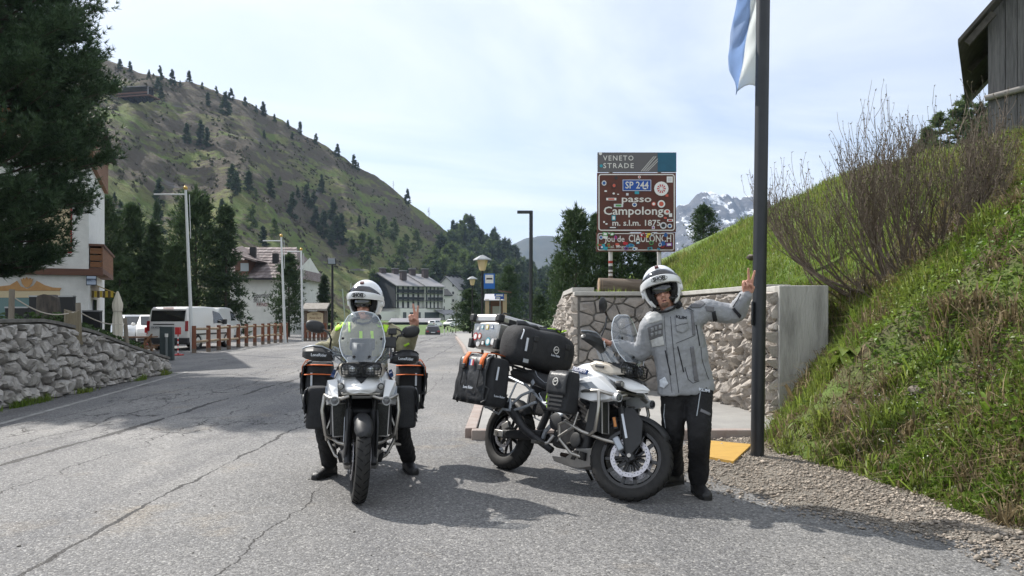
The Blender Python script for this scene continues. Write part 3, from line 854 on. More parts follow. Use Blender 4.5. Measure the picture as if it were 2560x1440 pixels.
for i in range(36):
    a = i/35
    tx_ = -0.95+1.5*a+g.uniform(-.2,.2)
    off = Vector((-0.05+1.15*a+g.uniform(-0.3,0.3),g.uniform(-0.45,0.4),0)); off.z = float(bank_z(bx+off.x,by+off.y))-bushroot.z-0.05
    d = Vector((tx_,g.uniform(-0.5,0.3),0.18+0.55*(1-min(1,abs(tx_)))))
    grow(off,d.normalized(),g.uniform(0.85,1.22)*(1.0 if a < 0.8 else 0.8),g.uniform(0.014,0.027),0)
for i in range(26):
    off = Vector((g.uniform(-0.5,1.3),g.uniform(-0.5,0.4),0)); off.z = float(bank_z(bx+off.x,by+off.y))-bushroot.z-0.05
    grow(off,Vector((g.uniform(-1.2,0.9),g.uniform(-0.7,0.3),g.uniform(0.25,0.9))).normalized(),g.uniform(0.45,0.75),g.uniform(0.009,0.016),1)
# a fallen limb across the slope
grow(Vector((0.5,-0.3,0.35)),Vector((1,0.15,0.1)),1.0,0.045,2)
me = bpy.data.meshes.new('stems'); me.from_pydata(V_,[],F_); link('stems',me,m_twig,bt)
bp = np.array([tuple(b) for b in bud]); gg = np.random.default_rng(4)
v,f = needles(bp,unit(gg.normal(size=bp.shape)+np.array([0,0,1])),1,0.035,0.014,0.5,gg)
np_mesh('buds',v,f,mat('bush_buds',(0.10,0.085,0.05),rough=0.8),bt)
# ------------------------------------------------------------ stone walls: every stone is a piece of its own
def clip(poly,nx,ny,d):
    """keep the part of poly with nx*x+ny*y <= d"""
    out = []
    for i in range(len(poly)):
        a,b = poly[i],poly[(i+1) % len(poly)]
        da = nx*a[0]+ny*a[1]-d; db = nx*b[0]+ny*b[1]-d
        if da <= 0: out.append(a)
        if (da < 0 < db) or (db < 0 < da):
            t = da/(da-db); out.append((a[0]+(b[0]-a[0])*t,a[1]+(b[1]-a[1])*t))
    return out
def voronoi(pts,bounds):
    cells = []
    P_ = np.array(pts)
    for i,p in enumerate(pts):
        d2 = ((P_-p)**2).sum(1); near = np.argsort(d2)[1:22]
        poly = list(bounds)
        for j in near:
            q = pts[j]; nx,ny = q[0]-p[0],q[1]-p[1]
            poly = clip(poly,nx,ny,(q[0]**2+q[1]**2-p[0]**2-p[1]**2)/2)
            if len(poly) < 3: break
        if len(poly) >= 3: cells.append(poly)
    return cells
def stone_face(parent,org,udir,out,length,topf,su,sv,gap,depth,m,seed,limit=300,jit=0.36,bot=0.0,rough=0.35):
    """stones laid on a vertical face: org + u*udir + v*z, standing proud along out"""
    g = random.Random(seed); org = Vector(org); udir = Vector(udir).normalized(); out = Vector(out).normalized()
    H = max(topf(length*k/20) for k in range(21)); nu = int(length/su)+1; nv = int((H-bot)/sv)+1
    pts = []
    for r in range(-1,nv+2):
        for c in range(-1,nu+2):
            pts.append(((c+0.5*(r % 2)+g.uniform(-jit,jit)),(r+g.uniform(-jit,jit))))
    pts = [p for p in pts if g.random() > 0.14]
    bounds = [(0,bot/sv),(length/su,bot/sv)]+[(length*(1-k/10)/su,topf(length*(1-k/10))/sv) for k in range(11)]
    cells = []
    ins = [p for p in pts if -0.5 < p[0] < length/su+0.5 and bot/sv-0.5 < p[1] < H/sv+0.6]
    for poly in voronoi(ins,[(-2,-2),(length/su+2,-2),(length/su+2,H/sv+2),(-2,H/sv+2)]):
        # clip by the outline of the face
        poly = clip(poly,-1,0,0); poly = clip(poly,1,0,length/su) if len(poly) > 2 else poly
        poly = clip(poly,0,-1,-bot/sv) if len(poly) > 2 else poly
        if len(poly) < 3: continue
        cxm = sum(p[0] for p in poly)/len(poly)
        e = 0.01*length; t0 = topf(max(0,cxm*su-e)); t1 = topf(min(length,cxm*su+e)); sl = (t1-t0)/(2*e)
        tt = topf(cxm*su)-0.015
        poly = [(p[0]*su,p[1]*sv) for p in poly]
        poly = clip(poly,-sl,1,tt-sl*cxm*su)
        if len(poly) < 3: continue
        ar = 0.5*abs(sum(poly[k][0]*poly[(k+1) % len(poly)][1]-poly[(k+1) % len(poly)][0]*poly[k][1] for k in range(len(poly))))
        if ar > su*sv*0.05: cells.append((ar,poly))
    cells.sort(key=lambda c: -c[0])
    rest = MB()
    for n,(ar,poly) in enumerate(cells):
        k = len(poly); cx = sum(p[0] for p in poly)/k; cy = sum(p[1] for p in poly)/k
        # round the corners: midpoints added and pulled in
        ring = []
        for i in range(k):
            a,b = poly[i],poly[(i+1) % k]
            ring.append(((a[0]-cx)*0.955,(a[1]-cy)*0.955)); ring.append((((a[0]+b[0])/2-cx)*g.uniform(0.95,1.02),((a[1]+b[1])/2-cy)*g.uniform(0.95,1.02)))
        sz = math.sqrt(ar); sh = max(0.4,1-gap/sz*1.2)
        dp = depth*g.uniform(0.6,1.25)*min(1.3,sz/math.sqrt(su*sv)); tx,ty = g.uniform(-rough,rough),g.uniform(-rough,rough)
        rings = []
        for s,d_ in ((sh,-0.02),(sh*0.97,dp*0.55),(sh*0.72,dp*0.98)):
            rg = []
            for (x,y) in ring:
                hgt = d_+(dp*(tx*x+ty*y)/sz*1.6 if d_ > 0 else 0)+(g.uniform(-0.30,0.30)*dp if d_ > 0 else 0)
                rg.append(org+udir*(cx+x*s)+Vector((0,0,cy+y*s))+out*hgt)
            rings.append(rg)
        mb = MB() if n < limit else rest
        vs_ = [p for r_ in rings for p in r_]; nn = len(ring); fs_ = []
        for a in range(2):
            for j in range(nn): fs_.append((a*nn+j,a*nn+(j+1) % nn,(a+1)*nn+(j+1) % nn,(a+1)*nn+j))
        vs_.append(org+udir*cx+Vector((0,0,cy))+out*dp*g.uniform(0.95,1.15))
        for j in range(nn): fs_.append((2*nn+j,2*nn+(j+1) % nn,len(vs_)-1))
        mb.add(vs_,fs_)
        if n < limit: mb.build('stone',m,parent,angle=24)
    if rest.v: tag(rest.build('small_stones',m,parent,angle=24),kind='stuff')
m_stoneL = mat('field_stone',(0.47,0.45,0.42),(0.33,0.31,0.29),scale=7,rough=0.9,bump=0.9,bscale=30,island=0.22)
m_stoneR = mat('split_stone',(0.47,0.425,0.375),(0.32,0.29,0.26),scale=8,rough=0.9,bump=0.9,bscale=35,island=0.25)
m_stoneB = mat('grey_wall_stone',(0.33,0.30,0.27),(0.22,0.205,0.19),scale=6,rough=0.9,bump=0.8,bscale=30,island=0.15)
m_mortar = mat('mortar',(0.20,0.19,0.175),(0.12,0.115,0.105),scale=5,rough=0.95,bump=0.6,bscale=40)
m_conc = mat('concrete',(0.44,0.43,0.40),(0.20,0.195,0.18),scale=3.0,rough=0.9,bump=0.7,bscale=30,stretch=(1.6,1.6,0.3),lo=0.42,hi=0.72,detail=9)
m_coping = mat('coping_concrete',(0.44,0.43,0.40),(0.33,0.32,0.30),scale=3,rough=0.9,bump=0.4,bscale=30)

# --- left wall along the road
lw = thing('stone_wall','long grey field stone retaining wall left of the road, sloping down','wall')
A = Vector((-7.55,7.6,Z0)); B = Vector((-8.70,18.75,Z0)); dl = (B-A); LL = dl.length; ud = dl.normalized(); outn = Vector((ud.y,-ud.x,0))
def topL(u_): return interp(u_,[0,LL*0.36,LL*0.47,LL*0.62,LL*0.80,LL],[1.30,1.34,1.34,1.12,0.72,0.34])
core = MB()
for k in range(12):
    u0,u1 = LL*k/12,LL*(k+1)/12
    a0 = A+ud*u0; a1 = A+ud*u1; bk = -outn*0.45; fr = -outn*0.02
    core.add([a0+fr,a1+fr,a1+bk,a0+bk,a0+fr+Vector((0,0,topL(u0))),a1+fr+Vector((0,0,topL(u1))),a1+bk+Vector((0,0,topL(u1))),a0+bk+Vector((0,0,topL(u0)))],[(0,1,5,4),(2,3,7,6),(4,5,6,7)]+([(3,0,4,7)] if k == 0 else [])+([(1,2,6,5)] if k == 11 else []))
core.build('core',m_mortar,lw,smooth=False)
cp = MB()
for k in range(24):
    u0,u1 = LL*k/24,LL*(k+1)/24
    a0 = A+ud*u0+Vector((0,0,topL(u0)+0.002)); a1 = A+ud*u1+Vector((0,0,topL(u1)+0.002)); bk = -outn*0.45; fr = outn*0.04; t_ = Vector((0,0,0.055))
    cp.add([a0+fr,a1+fr,a1+bk,a0+bk,a0+fr+t_,a1+fr+t_,a1+bk+t_,a0+bk+t_],[(0,1,5,4),(4,5,6,7),(0,3,2,1),(2,3,7,6)]+([(1,2,6,5)] if k == 23 else []))
cp.build('coping',m_mortar,lw,smooth=False)
stone_face(lw,A,ud,outn,LL,topL,0.235,0.20,0.030,0.085,m_stoneL,3,limit=300,jit=0.45,rough=0.5)
stone_face(lw,B+outn*0.0,-outn,ud,0.44,lambda u_: 0.32,0.2,0.16,0.02,0.05,m_stoneL,9)

# --- terrace soil behind the left wall
ty_ = np.linspace(4,18.9,40); tw = np.linspace(0,1,14)
wx = np.interp(ty_,[7.6,18.75],[A.x-0.40,B.x-0.40])
wz = np.array([topL(max(0,min(LL,(y-7.6)/dl.y*LL))) for y in ty_])
TX = wx[:,None]-tw[None,:]*14; TY = ty_[:,None]+0*TX
TZ = (wz[:,None]-0.08)*(1-0.45*np.clip(tw[None,:]*3,0,1))+(fbm(TX,TY,1.2,4,2)-0.47)*0.12
m_terr = mat('terrace_soil',(0.045,0.06,0.02),(0.07,0.052,0.035),scale=2.5,rough=1.0,bump=0.8)
tag(grid_mesh('terrace',TX,TY,TZ,m_terr),kind='structure')

# --- right wall: alcove of a wing, a back face, a long side face and a concrete end
rw = thing('stone_wall','stone and concrete retaining wall round the pavement bay under the pass sign','wall')
TOP = 1.80
C0 = Vector((3.49,9.68,0.08)); C1 = Vector((3.08,13.3,0.08)); C2 = Vector((1.16,13.3,0.08)); C3 = Vector((1.16,25.0,0.08))
sd = (C1-C0).normalized(); so = Vector((-sd.y,sd.x,0));
if so.x > 0: so = -so
mb = MB()
def slab(a,b,thick_dir,th,z0a,z1a,z0b,z1b):
    bk = Vector(thick_dir)*th
    a = Vector((a.x,a.y,0)); b = Vector((b.x,b.y,0)); up = Vector((0,0,1))
    mb.add([a+up*z0a,b+up*z0b,b+bk+up*z0b,a+bk+up*z0a,a+up*z1a,b+up*z1b,b+bk+up*z1b,a+bk+up*z1a],[(0,1,2,3),(4,5,6,7),(0,1,5,4),(1,2,6,5),(2,3,7,6),(3,0,4,7)])
slab(C0+Vector((0.02,0.55,0)),C1+Vector((0.02,0,0)),-so,0.33,-0.1,TOP,-0.1,TOP)
slab(C1+Vector((0.345,0.02,0)),C2+Vector((0.02,0.02,0)),(0,1,0),0.33,-0.1,TOP-0.004,-0.1,TOP-0.004)
Yw = [13.36,16.2,22.0,25.5]; Zw = [TOP+0.08,TOP+0.08,0.86,0.2]
for k in range(3):
    slab(Vector((1.18,Yw[k],0)),Vector((1.18,Yw[k+1],0)),(1,0,0),0.30,-0.3,Zw[k]-0.008,-0.3,Zw[k+1]-0.008)
mb.build('core',m_mortar,rw,smooth=False)
# concrete end block
eb = MB(); eb.box((3.815,9.95,0.86),(0.65,0.56,1.96)); eb.build('concrete_end',m_conc,rw,bevel=0.015,smooth=True)
nt_ = MB(); nt_.box((4.1,9.95,1.3),(0.06,0.5,0.7)); 
# copings
mb = MB()
slab(C0+so*0.04+Vector((0.0,0.53,0)),C1+so*0.04+Vector((0,-0.0,0)),-so,0.42,TOP+0.003,TOP+0.075,TOP+0.003,TOP+0.075)
mb.build('coping',m_coping,rw,bevel=0.01)
mb = MB(); slab(C1+Vector((0.38,-0.045,0)),C2+Vector((-0.04,-0.045,0)),(0,1,0),0.42,TOP+0.001,TOP+0.073,TOP+0.001,TOP+0.073)
mb.build('coping',m_coping,rw,bevel=0.01)
mb = MB()
for k in range(3): slab(Vector((1.12,Yw[k]+(0.34 if k == 0 else 0),0)),Vector((1.12,Yw[k+1],0)),(1,0,0),0.40,Zw[k],Zw[k]+0.085,Zw[k+1],Zw[k+1]+0.085)
mb.build('coping',m_coping,rw)
stone_face(rw,C0+so*0.01+Vector((0,0.02,0)),sd,so,(C1-C0).length-0.06,lambda u_: TOP-0.09,0.115,0.15,0.014,0.075,m_stoneR,21,limit=300,jit=0.45,rough=1.0)
stone_face(rw,C2+Vector((0.04,0,0)),Vector((1,0,0)),Vector((0,-1,0)),1.80,lambda u_: TOP-0.09,0.27,0.21,0.016,0.035,m_stoneB,33,jit=0.45,rough=0.3)
def topW(u_): return interp(13.3+u_,Yw,Zw)-0.10
stone_face(rw,C2+Vector((0,0.02,0)),Vector((0,1,0)),Vector((-1,0,0)),11.0,topW,0.17,0.15,0.012,0.06,m_stoneR,45,limit=280,jit=0.45,rough=1.0)

# ------------------------------------------------------------ grass, herbs, gravel
def blades(n_,xy,zf,hmin,hmax,wd,m,name,label,seed,lean=0.35,scalefn=None,cat='grass'):
    g = np.random.default_rng(seed); x,y = xy[:,0],xy[:,1]; n = len(x)
    z = zf(x,y)-0.01
    h = g.uniform(hmin,hmax,n)*(0.55+0.9*vnoise(x,y,3.2,seed))
    if scalefn is not None: h = h*scalefn
    w = wd*(h/(0.5*(hmin+hmax)))**0.5*g.uniform(0.6,1.4,n)
    if scalefn is not None: w = w*scalefn**0.5
    a = g.uniform(0,2*PI,n); l = g.normal(size=(n,2))*lean*h[:,None]+np.array([-0.12,0])*h[:,None]
    sx_ = np.cos(a)*w/2; sy_ = np.sin(a)*w/2
    v = np.zeros((n,5,3))
    v[:,0] = np.stack([x-sx_,y-sy_,z],-1); v[:,1] = np.stack([x+sx_,y+sy_,z],-1)
    mx,my = x+l[:,0]*0.35,y+l[:,1]*0.35
    v[:,2] = np.stack([mx+sx_*0.8,my+sy_*0.8,z+h*0.6],-1); v[:,3] = np.stack([mx-sx_*0.8,my-sy_*0.8,z+h*0.6],-1)
    v[:,4] = np.stack([x+l[:,0],y+l[:,1],z+h*np.clip(1-0.5*np.abs(l).sum(1)/h,0.5,1)],-1)
    i = np.arange(n)[:,None]*5
    f = np.concatenate([i+np.array([[0,1,2]]),i+np.array([[0,2,3]]),i+np.array([[3,2,4]])])
    return tag(np_mesh(name,v.reshape(-1,3),f,m),label,cat,kind='stuff')
def bank_pts(n,seed,y0=1.6,y1=60,pw=1.0):
    g = np.random.default_rng(seed)
    # more points near the viewer
    uu = g.random(n); Y = y0*(y1/y0)**(uu**pw)
    xs0 = bank_xs(Y)+0.05; X = xs0+(g.random(n)**1.0)*np.interp(Y,[0,10,20,60],[5.5,6.5,8,9])
    ok = (X/Y < 0.74) & (X/Y > 0.10) & ~((X < 4.2) & (Y > 9.55) & (Y < 10.3))
    return np.stack([X,Y],-1)[ok]
m_grass = mat('grass_blades',(0.145,0.228,0.032),(0.215,0.262,0.055),scale=0.7,rough=0.5,island=0.4,trans=0.5)
m_dry = mat('dry_grass',(0.26,0.205,0.115),(0.175,0.135,0.075),scale=3,rough=0.8,island=0.3,trans=0.3)
m_herb = mat('herb_leaves',(0.105,0.195,0.022),(0.175,0.230,0.038),scale=1.5,rough=0.45,island=0.4,trans=0.4)
m_flower = mat('white_petals',(0.78,0.78,0.70),rough=0.6,trans=0.3)
pt = bank_pts(270000,5,3.2)
nz = fbm(pt[:,0],pt[:,1],0.8,4,14)
bare = (pt[:,0]-bank_xb(pt[:,1]) < 0.25+0.3*vnoise(pt[:,0],pt[:,1],2.5,2)) & (pt[:,1] < 9.5)
nearz = np.clip((10.5-pt[:,1])/3,0,1)
den = np.where(pt[:,1] > 11,0.95,np.interp(nz,[0.38,0.48,0.58],[0.08,0.60,1.0]))*np.where(bare,0.25,1)
kk = rng.random(len(pt)) < den
ptg = pt[kk]
sf = np.interp(ptg[:,1],[2,8,20,60],[0.75,0.95,1.25,2.6])
_ol = rng.random(len(ptg)) < np.interp(fbm(ptg[:,0],ptg[:,1],0.6,3,61),[0.4,0.6],[0.1,0.7])
blades(0,ptg[_ol],bank_z,0.06,0.22,0.011,mat('olive_grass',(0.205,0.225,0.05),(0.26,0.255,0.085),scale=0.9,rough=0.6,island=0.35,trans=0.45),'olive_grass','yellowish olive grass mixed into the bank',66,scalefn=sf[_ol])
ptg = ptg[~_ol]; sf = sf[~_ol]
blades(0,ptg,bank_z,0.06,0.21,0.012,m_grass,'bank_grass','fresh green grass covering the bank',6,scalefn=sf)
ptd = bank_pts(52000,8,3.2,14)
nd = fbm(ptd[:,0],ptd[:,1],0.9,4,23)
ptd = ptd[(rng.random(len(ptd)) < np.interp(nd+0.04*(ptd[:,0]-4.6),[0.42,0.52],[0.05,0.95]))]
blades(0,ptd,bank_z,0.08,0.26,0.009,m_dry,'dry_grass','straw coloured dry grass hanging in tufts on the bank',9,lean=0.8)
def leaves(xy,zf,size,m,name,label,seed,hgt=0.10,cat='plants',flat=0.6):
    g = np.random.default_rng(seed); n = len(xy); x,y = xy[:,0],xy[:,1]
    c = np.stack([x,y,zf(x,y)+g.uniform(0.0,hgt,n)],-1)
    nrm = unit(np.array([0,0,1.0])+flat*g.normal(size=(n,3))); t = unit(np.cross(nrm,g.normal(size=(n,3)))); b = np.cross(nrm,t)
    s = (size*g.uniform(0.5,1.4,n))[:,None]
    v = np.stack([c-t*s,c-b*s*0.5+nrm*s*0.12,c+t*s,c+b*s*0.5+nrm*s*0.12],1).reshape(-1,3)
    i = np.arange(n)[:,None]*4
    return tag(np_mesh(name,v,np.concatenate([i+np.array([[0,1,2]]),i+np.array([[0,2,3]])]),m),label,cat,kind='stuff')
pth = bank_pts(130000,11,3.2,24)
nh = fbm(pth[:,0],pth[:,1],1.1,4,31)
bareh = (pth[:,0]-bank_xb(pth[:,1]) < 0.12+0.35*vnoise(pth[:,0],pth[:,1],2.5,2)) & (pth[:,1] < 9.5)
pth = pth[(rng.random(len(pth)) < np.interp(nh,[0.36,0.48],[0.12,0.95])*np.where(bareh,0.12,1)*np.interp(pth[:,1],[8,12,24],[1,0.5,0.3]))]
leaves(pth,bank_z,0.026,m_herb,'herb_leaves','small green herb leaves covering the foot of the bank',12,hgt=0.13)
ptf = bank_pts(7000,15,3.5,11); ptf = ptf[fbm(ptf[:,0],ptf[:,1],1.0,3,41) > 0.5]
leaves(ptf,bank_z,0.011,m_flower,'white_flowers','tiny white flowers dotted over the bank',16,hgt=0.19,cat='flowers',flat=0.9)
# taller tufts that give the bank its uneven, clumpy surface
def tufts(n,seed,m,name,label,y0,y1,per,h0,h1,rad,foot=False):
    c = bank_pts(n,seed,y0,y1); g = np.random.default_rng(seed+1)
    if foot: c = c[c[:,0]-bank_xb(c[:,1]) < 0.35]
    pts_ = np.repeat(c,per,0)+g.normal(0,rad,(len(c)*per,2)); sc_ = np.repeat(g.uniform(0.6,1.4,len(c)),per)
    pts_[:,0] = np.maximum(pts_[:,0],bank_xb(pts_[:,1])-0.06); ok = ~((pts_[:,0] < 4.2) & (pts_[:,1] > 9.55))
    blades(0,pts_[ok],bank_z,h0,h1,0.012,m,name,label,seed+2,lean=0.55,scalefn=sc_[ok])
tufts(300,301,m_grass,'green_tufts','taller green grass tufts standing out of the bank',3.4,14,50,0.10,0.25,0.07)
tufts(260,311,m_dry,'straw_tufts','straw coloured grass clumps drooping over the bank',3.4,12,60,0.12,0.30,0.06)
tufts(900,321,m_grass,'foot_tufts','ragged grass tufts along the foot of the bank',3.4,9.4,40,0.08,0.22,0.05,True)
# dead leaves and litter
ptl = bank_pts(9000,18,2,11)
leaves(ptl,bank_z,0.026,mat('dead_leaves',(0.20,0.125,0.07),(0.11,0.075,0.05),scale=9,rough=0.8,island=0.4),'dead_leaves','brown dead leaves and twigs lying on the bank',19,hgt=0.05)
# grass of the left terrace and tufts at the wall foot
gq = np.random.default_rng(77)
n = 9000; yy = gq.uniform(7.8,18.6,n); xx = np.interp(yy,[7.6,18.75],[A.x-0.5,B.x-0.5])-gq.random(n)*3
tz_ = lambda x,y: np.interp(y,[7.6,11.6,12.8,14.5,16.5,18.75],[1.25,1.28,1.28,1.05,0.64,0.26])
blades(0,np.stack([xx,yy],-1),lambda x,y: tz_(x,y)-0.05,0.05,0.16,0.012,m_grass,'terrace_grass','green grass growing on the terrace above the left wall',78)
yy = np.concatenate([gq.normal(c_,0.16,260) for c_ in (8.9,9.7,10.3,10.9,11.8,12.4,14.0,16.6,18.2)]); xx = np.interp(yy,[7.6,18.75],[A.x+0.12,B.x+0.12])+np.abs(gq.normal(0,0.05,len(yy)))
blades(0,np.stack([xx,yy],-1),lambda x,y: 0*x+Z0,0.06,0.2,0.009,m_grass,'wall_foot_grass','small tufts of grass along the foot of the left wall',79)
# tufts in the corner of the concrete end
yy = gq.uniform(8.2,9.6,2600); xx = bank_xb(yy)+gq.uniform(-0.05,1.2,2600)
blades(0,np.stack([xx,yy],-1),bank_z,0.10,0.30,0.010,m_grass,'tall_grass','taller grass in front of the concrete wall end',80)
# dark mossy herbs and yellow flowers on the terrace end
n = 6000; yy = gq.uniform(14.2,18.4,n); xx = np.interp(yy,[7.6,18.75],[A.x-0.5,B.x-0.5])-gq.random(n)**1.5*1.4
leaves(np.stack([xx,yy],-1),lambda x,y: tz_(x,y),0.05,mat('terrace_herb',(0.035,0.075,0.02),(0.06,0.10,0.025),scale=3,rough=0.6,island=0.4,trans=0.25),'terrace_plants','dark green leafy ground cover above the lower end of the wall',83,hgt=0.42,flat=1.0)
n = 420; yy = gq.uniform(15.0,18.2,n); xx = np.interp(yy,[7.6,18.75],[A.x-0.45,B.x-0.45])-gq.random(n)*0.4
leaves(np.stack([xx,yy],-1),lambda x,y: tz_(x,y)+0.05,0.028,mat('yellow_petals',(0.75,0.6,0.03),rough=0.6,trans=0.3),'yellow_flowers','yellow flowers along the lower end of the wall',84,hgt=0.16,cat='flowers')

# gravel verge at the foot of the bank
m_gravelbed = mat('gravel_bed',(0.155,0.135,0.11),(0.30,0.275,0.24),scale=55,rough=0.95,bump=1.0,bscale=90,detail=3,lo=0.45,hi=0.6)
gy = np.linspace(2.2,8.62,70); gl = np.interp(gy,[2.2,4.4,5.1,5.7,6.5,7.2,7.9,8.62],[3.2,2.95,2.70,2.25,1.75,1.55,1.75,2.2])+(vnoise(gy,gy*0,3.0,3)-0.5)*0.4
gr_ = bank_xb(gy)+0.25; tw = np.linspace(0,1,16)[None,:]
VX = gl[:,None]*(1-tw)+gr_[:,None]*tw; VY = gy[:,None]+0*VX
VZ = Z0+0.004+0.03*np.sin(PI*np.clip(tw*1.0,0,1))*np.ones_like(VX)+(vnoise(VX,VY,5,5)-0.3)*0.012*np.sin(PI*tw)
tag(grid_mesh('gravel_verge',VX,VY,VZ,m_gravelbed),kind='structure')
def pebbles(name,label,xs0,ys0,z0,size,seed,m):
    g = np.random.default_rng(seed); n = len(xs0)
    base = np.array([[1,0,0],[0,1,0],[-1,0,0],[0,-1,0],[0,0,0.8],[0,0,-0.5]])
    fc = np.array([[0,1,4],[1,2,4],[2,3,4],[3,0,4],[1,0,5],[2,1,5],[3,2,5],[0,3,5]])
    s = size*g.lognormal(0,0.45,n)
    v = base[None]*s[:,None,None]*g.uniform(0.6,1.3,(n,6,1))*np.array([1.2,0.9,0.7])
    a = g.uniform(0,6.28,n); ca,sa = np.cos(a)[:,None],np.sin(a)[:,None]
    v = np.stack([v[...,0]*ca-v[...,1]*sa,v[...,0]*sa+v[...,1]*ca,v[...,2]],-1)+np.stack([xs0,ys0,z0+s*0.25],-1)[:,None,:]
    return tag(np_mesh(name,v.reshape(-1,3),(np.arange(n)[:,None,None]*6+fc).reshape(-1,3),m),label,'gravel',kind='stuff')
m_peb = mat('pebbles',(0.36,0.315,0.265),(0.21,0.175,0.14),scale=30,rough=0.9,island=0.45)
n = 24000; yy = 2.4+gq.random(n)*6.2; tt = gq.random(n)
xl = np.interp(yy,gy,gl); xr = np.interp(yy,gy,gr_); xx = xl-0.35+(xr-xl+0.35)*tt**0.8
kp = gq.random(n) < np.interp(xx-xl,[-0.4,0.1],[0.1,1.0]); xx,yy = xx[kp],yy[kp]
_t = np.clip((xx-np.interp(yy,gy,gl))/np.maximum(np.interp(yy,gy,gr_)-np.interp(yy,gy,gl),0.1),0,1)
pebbles('gravel','loose gravel between the asphalt and the bank',xx,yy,Z0+0.004+0.034*np.sin(PI*_t),0.0085,91,m_peb)
n = 1500; xx = gq.uniform(-4,3.2,n); yy = 2.6+6.5*gq.random(n)**1.2; pebbles('stray_grit','stray grit scattered over the asphalt',xx,yy,Z0+0*xx,0.0036,92,mat('dark_grit',(0.10,0.09,0.08),(0.3,0.28,0.25),scale=3,rough=0.9,island=0.5))
# stones on the verge and bank
m_rock = mat('bank_rock',(0.19,0.165,0.14),(0.12,0.10,0.085),scale=6,rough=0.95,bump=0.9,bscale=18)
def rock(loc,sx_,sy_,sz_,label,seed):
    g = random.Random(seed); bm = bmesh.new(); bmesh.ops.create_icosphere(bm,subdivisions=3,radius=1)
    ax = [Vector((g.gauss(0,1),g.gauss(0,1),g.gauss(0,1))).normalized() for _ in range(9)]
    for v in bm.verts:
        for a in ax:
            d = v.co.dot(a)
            if d > 0.72: v.co -= a*(d-0.72)*0.9
        v.co.x *= sx_; v.co.y *= sy_; v.co.z *= sz_
    me = bpy.data.meshes.new('rock'); bm.to_mesh(me); bm.free()
    o = link('rock',me,m_rock); o.location = loc; o.rotation_euler = (g.uniform(-.3,.3),g.uniform(-.3,.3),g.uniform(0,6)); return tag(o,label,'rock')
def on_bank(px,py):
    for Y in np.arange(3,30,0.02):
        p = P(px,py,Y)
        if p.z < float(bank_z(p.x,p.y)): return p
    return P(px,py,8)
p = on_bank(2322,1088); rock(p+Vector((0.08,0.08,-0.01)),0.17,0.13,0.10,'large grey boulder half sunk in the lower bank',1)
p = on_bank(2300,985); rock(p+Vector((0,0.04,0.02)),0.10,0.07,0.05,'flat tan stone in the bare patch of the bank',2)
for i,(px,py,s_) in enumerate([(1975,1140,0.045),(1997,1148,0.05),(2023,1143,0.04),(2080,1178,0.05),(2102,1182,0.035),(2035,1152,0.03),(1985,1152,0.03),(2215,1160,0.06),(2540,1300,0.05),(2520,1318,0.035),(2255,1215,0.035)]):
    q = G(px,py); rock(Vector((q.x,q.y,max(0.01,float(bank_z(q.x,q.y))))),s_,s_*0.8,s_*0.55,['small dark stone on the gravel nearest the grey pole','second small stone on the gravel right of the pole','third small stone on the gravel right of the pole','lone dark stone in the middle of the gravel verge','pale stone touching the lone dark stone on the verge','pebble sized stone in the row right of the pole','low stone in front of the row by the pole','stone at the edge of the bare soil of the bank','brown stone at the far right of the verge','small stone beside the brown one at the right edge','stone under the low green clump on the verge'][i],10+i)
# broad-leaved plant by the wall end, and low clumps
def leafy_plant(loc,n,ln,wd,label,m,seed,name='leafy_plant',up=0.6):
    g = random.Random(seed); t = thing(name,label,'plant',loc)
    for i in range(n):
        a = g.uniform(0,6.28); el = g.uniform(0.2,1.0)*up; l = ln*g.uniform(0.6,1.1); w = wd*g.uniform(0.7,1.2)
        d = Vector((math.cos(a),math.sin(a),0)); s = Vector((-d.y,d.x,0)); mb = MB(); rows = []
        for k in range(6):
            u_ = k/5; c = d*(l*u_)+Vector((0,0,l*(el*1.6*u_-0.9*u_*u_)+0.02)); ww = w*math.sin(PI*min(1,0.12+u_*0.9))**0.8*(1.0 if k < 5 else 0.12)
            rows.append([c-s*ww+Vector((0,0,ww*0.35)),c,c+s*ww+Vector((0,0,ww*0.35))])
        mb.loft(rows,False,False); mb.build('leaf',m,t)
    return t
m_bleaf = mat('broad_leaf',(0.13,0.20,0.035),(0.19,0.24,0.05),scale=12,rough=0.45,trans=0.4)
leafy_plant(on_bank(2130,890)+Vector((0,0.05,0)),11,0.30,0.075,'bright green broad-leaved plant beside the concrete wall end',m_bleaf,3)
leafy_plant(on_bank(1998,1062),8,0.16,0.03,'small broad-leaved clump right of the grey pole foot',m_bleaf,4)
leafy_plant(on_bank(2470,1050),12,0.22,0.022,'upright green plant on the right of the bank',m_herb,5,up=1.2)
for i,(px,py,r_) in enumerate([(2262,1190,0.17),(2480,1255,0.2),(2360,1215,0.11)]):
    q = on_bank(px,py); g_ = np.random.default_rng(200+i)
    pc = np.stack([q.x+g_.normal(0,r_*0.5,700),q.y+g_.normal(0,r_*0.4,700),np.zeros(700)],-1); pc[:,2] = np.maximum(bank_z(pc[:,0],pc[:,1]),0)+np.abs(g_.normal(0,r_*0.35,700))
    v,f = needles(pc,unit(g_.normal(size=pc.shape)+np.array([0,0,1.0])),3,0.05,0.014,0.5,g_)
    cl = thing('low_shrub',['low dark green clump at the edge of the gravel below the boulder','low green mound at the bottom right of the bank','small green tuft between the two low clumps'][i],'shrub',q)
    v = v-np.array(tuple(q)); np_mesh('foliage',v,f,m_herb,cl)
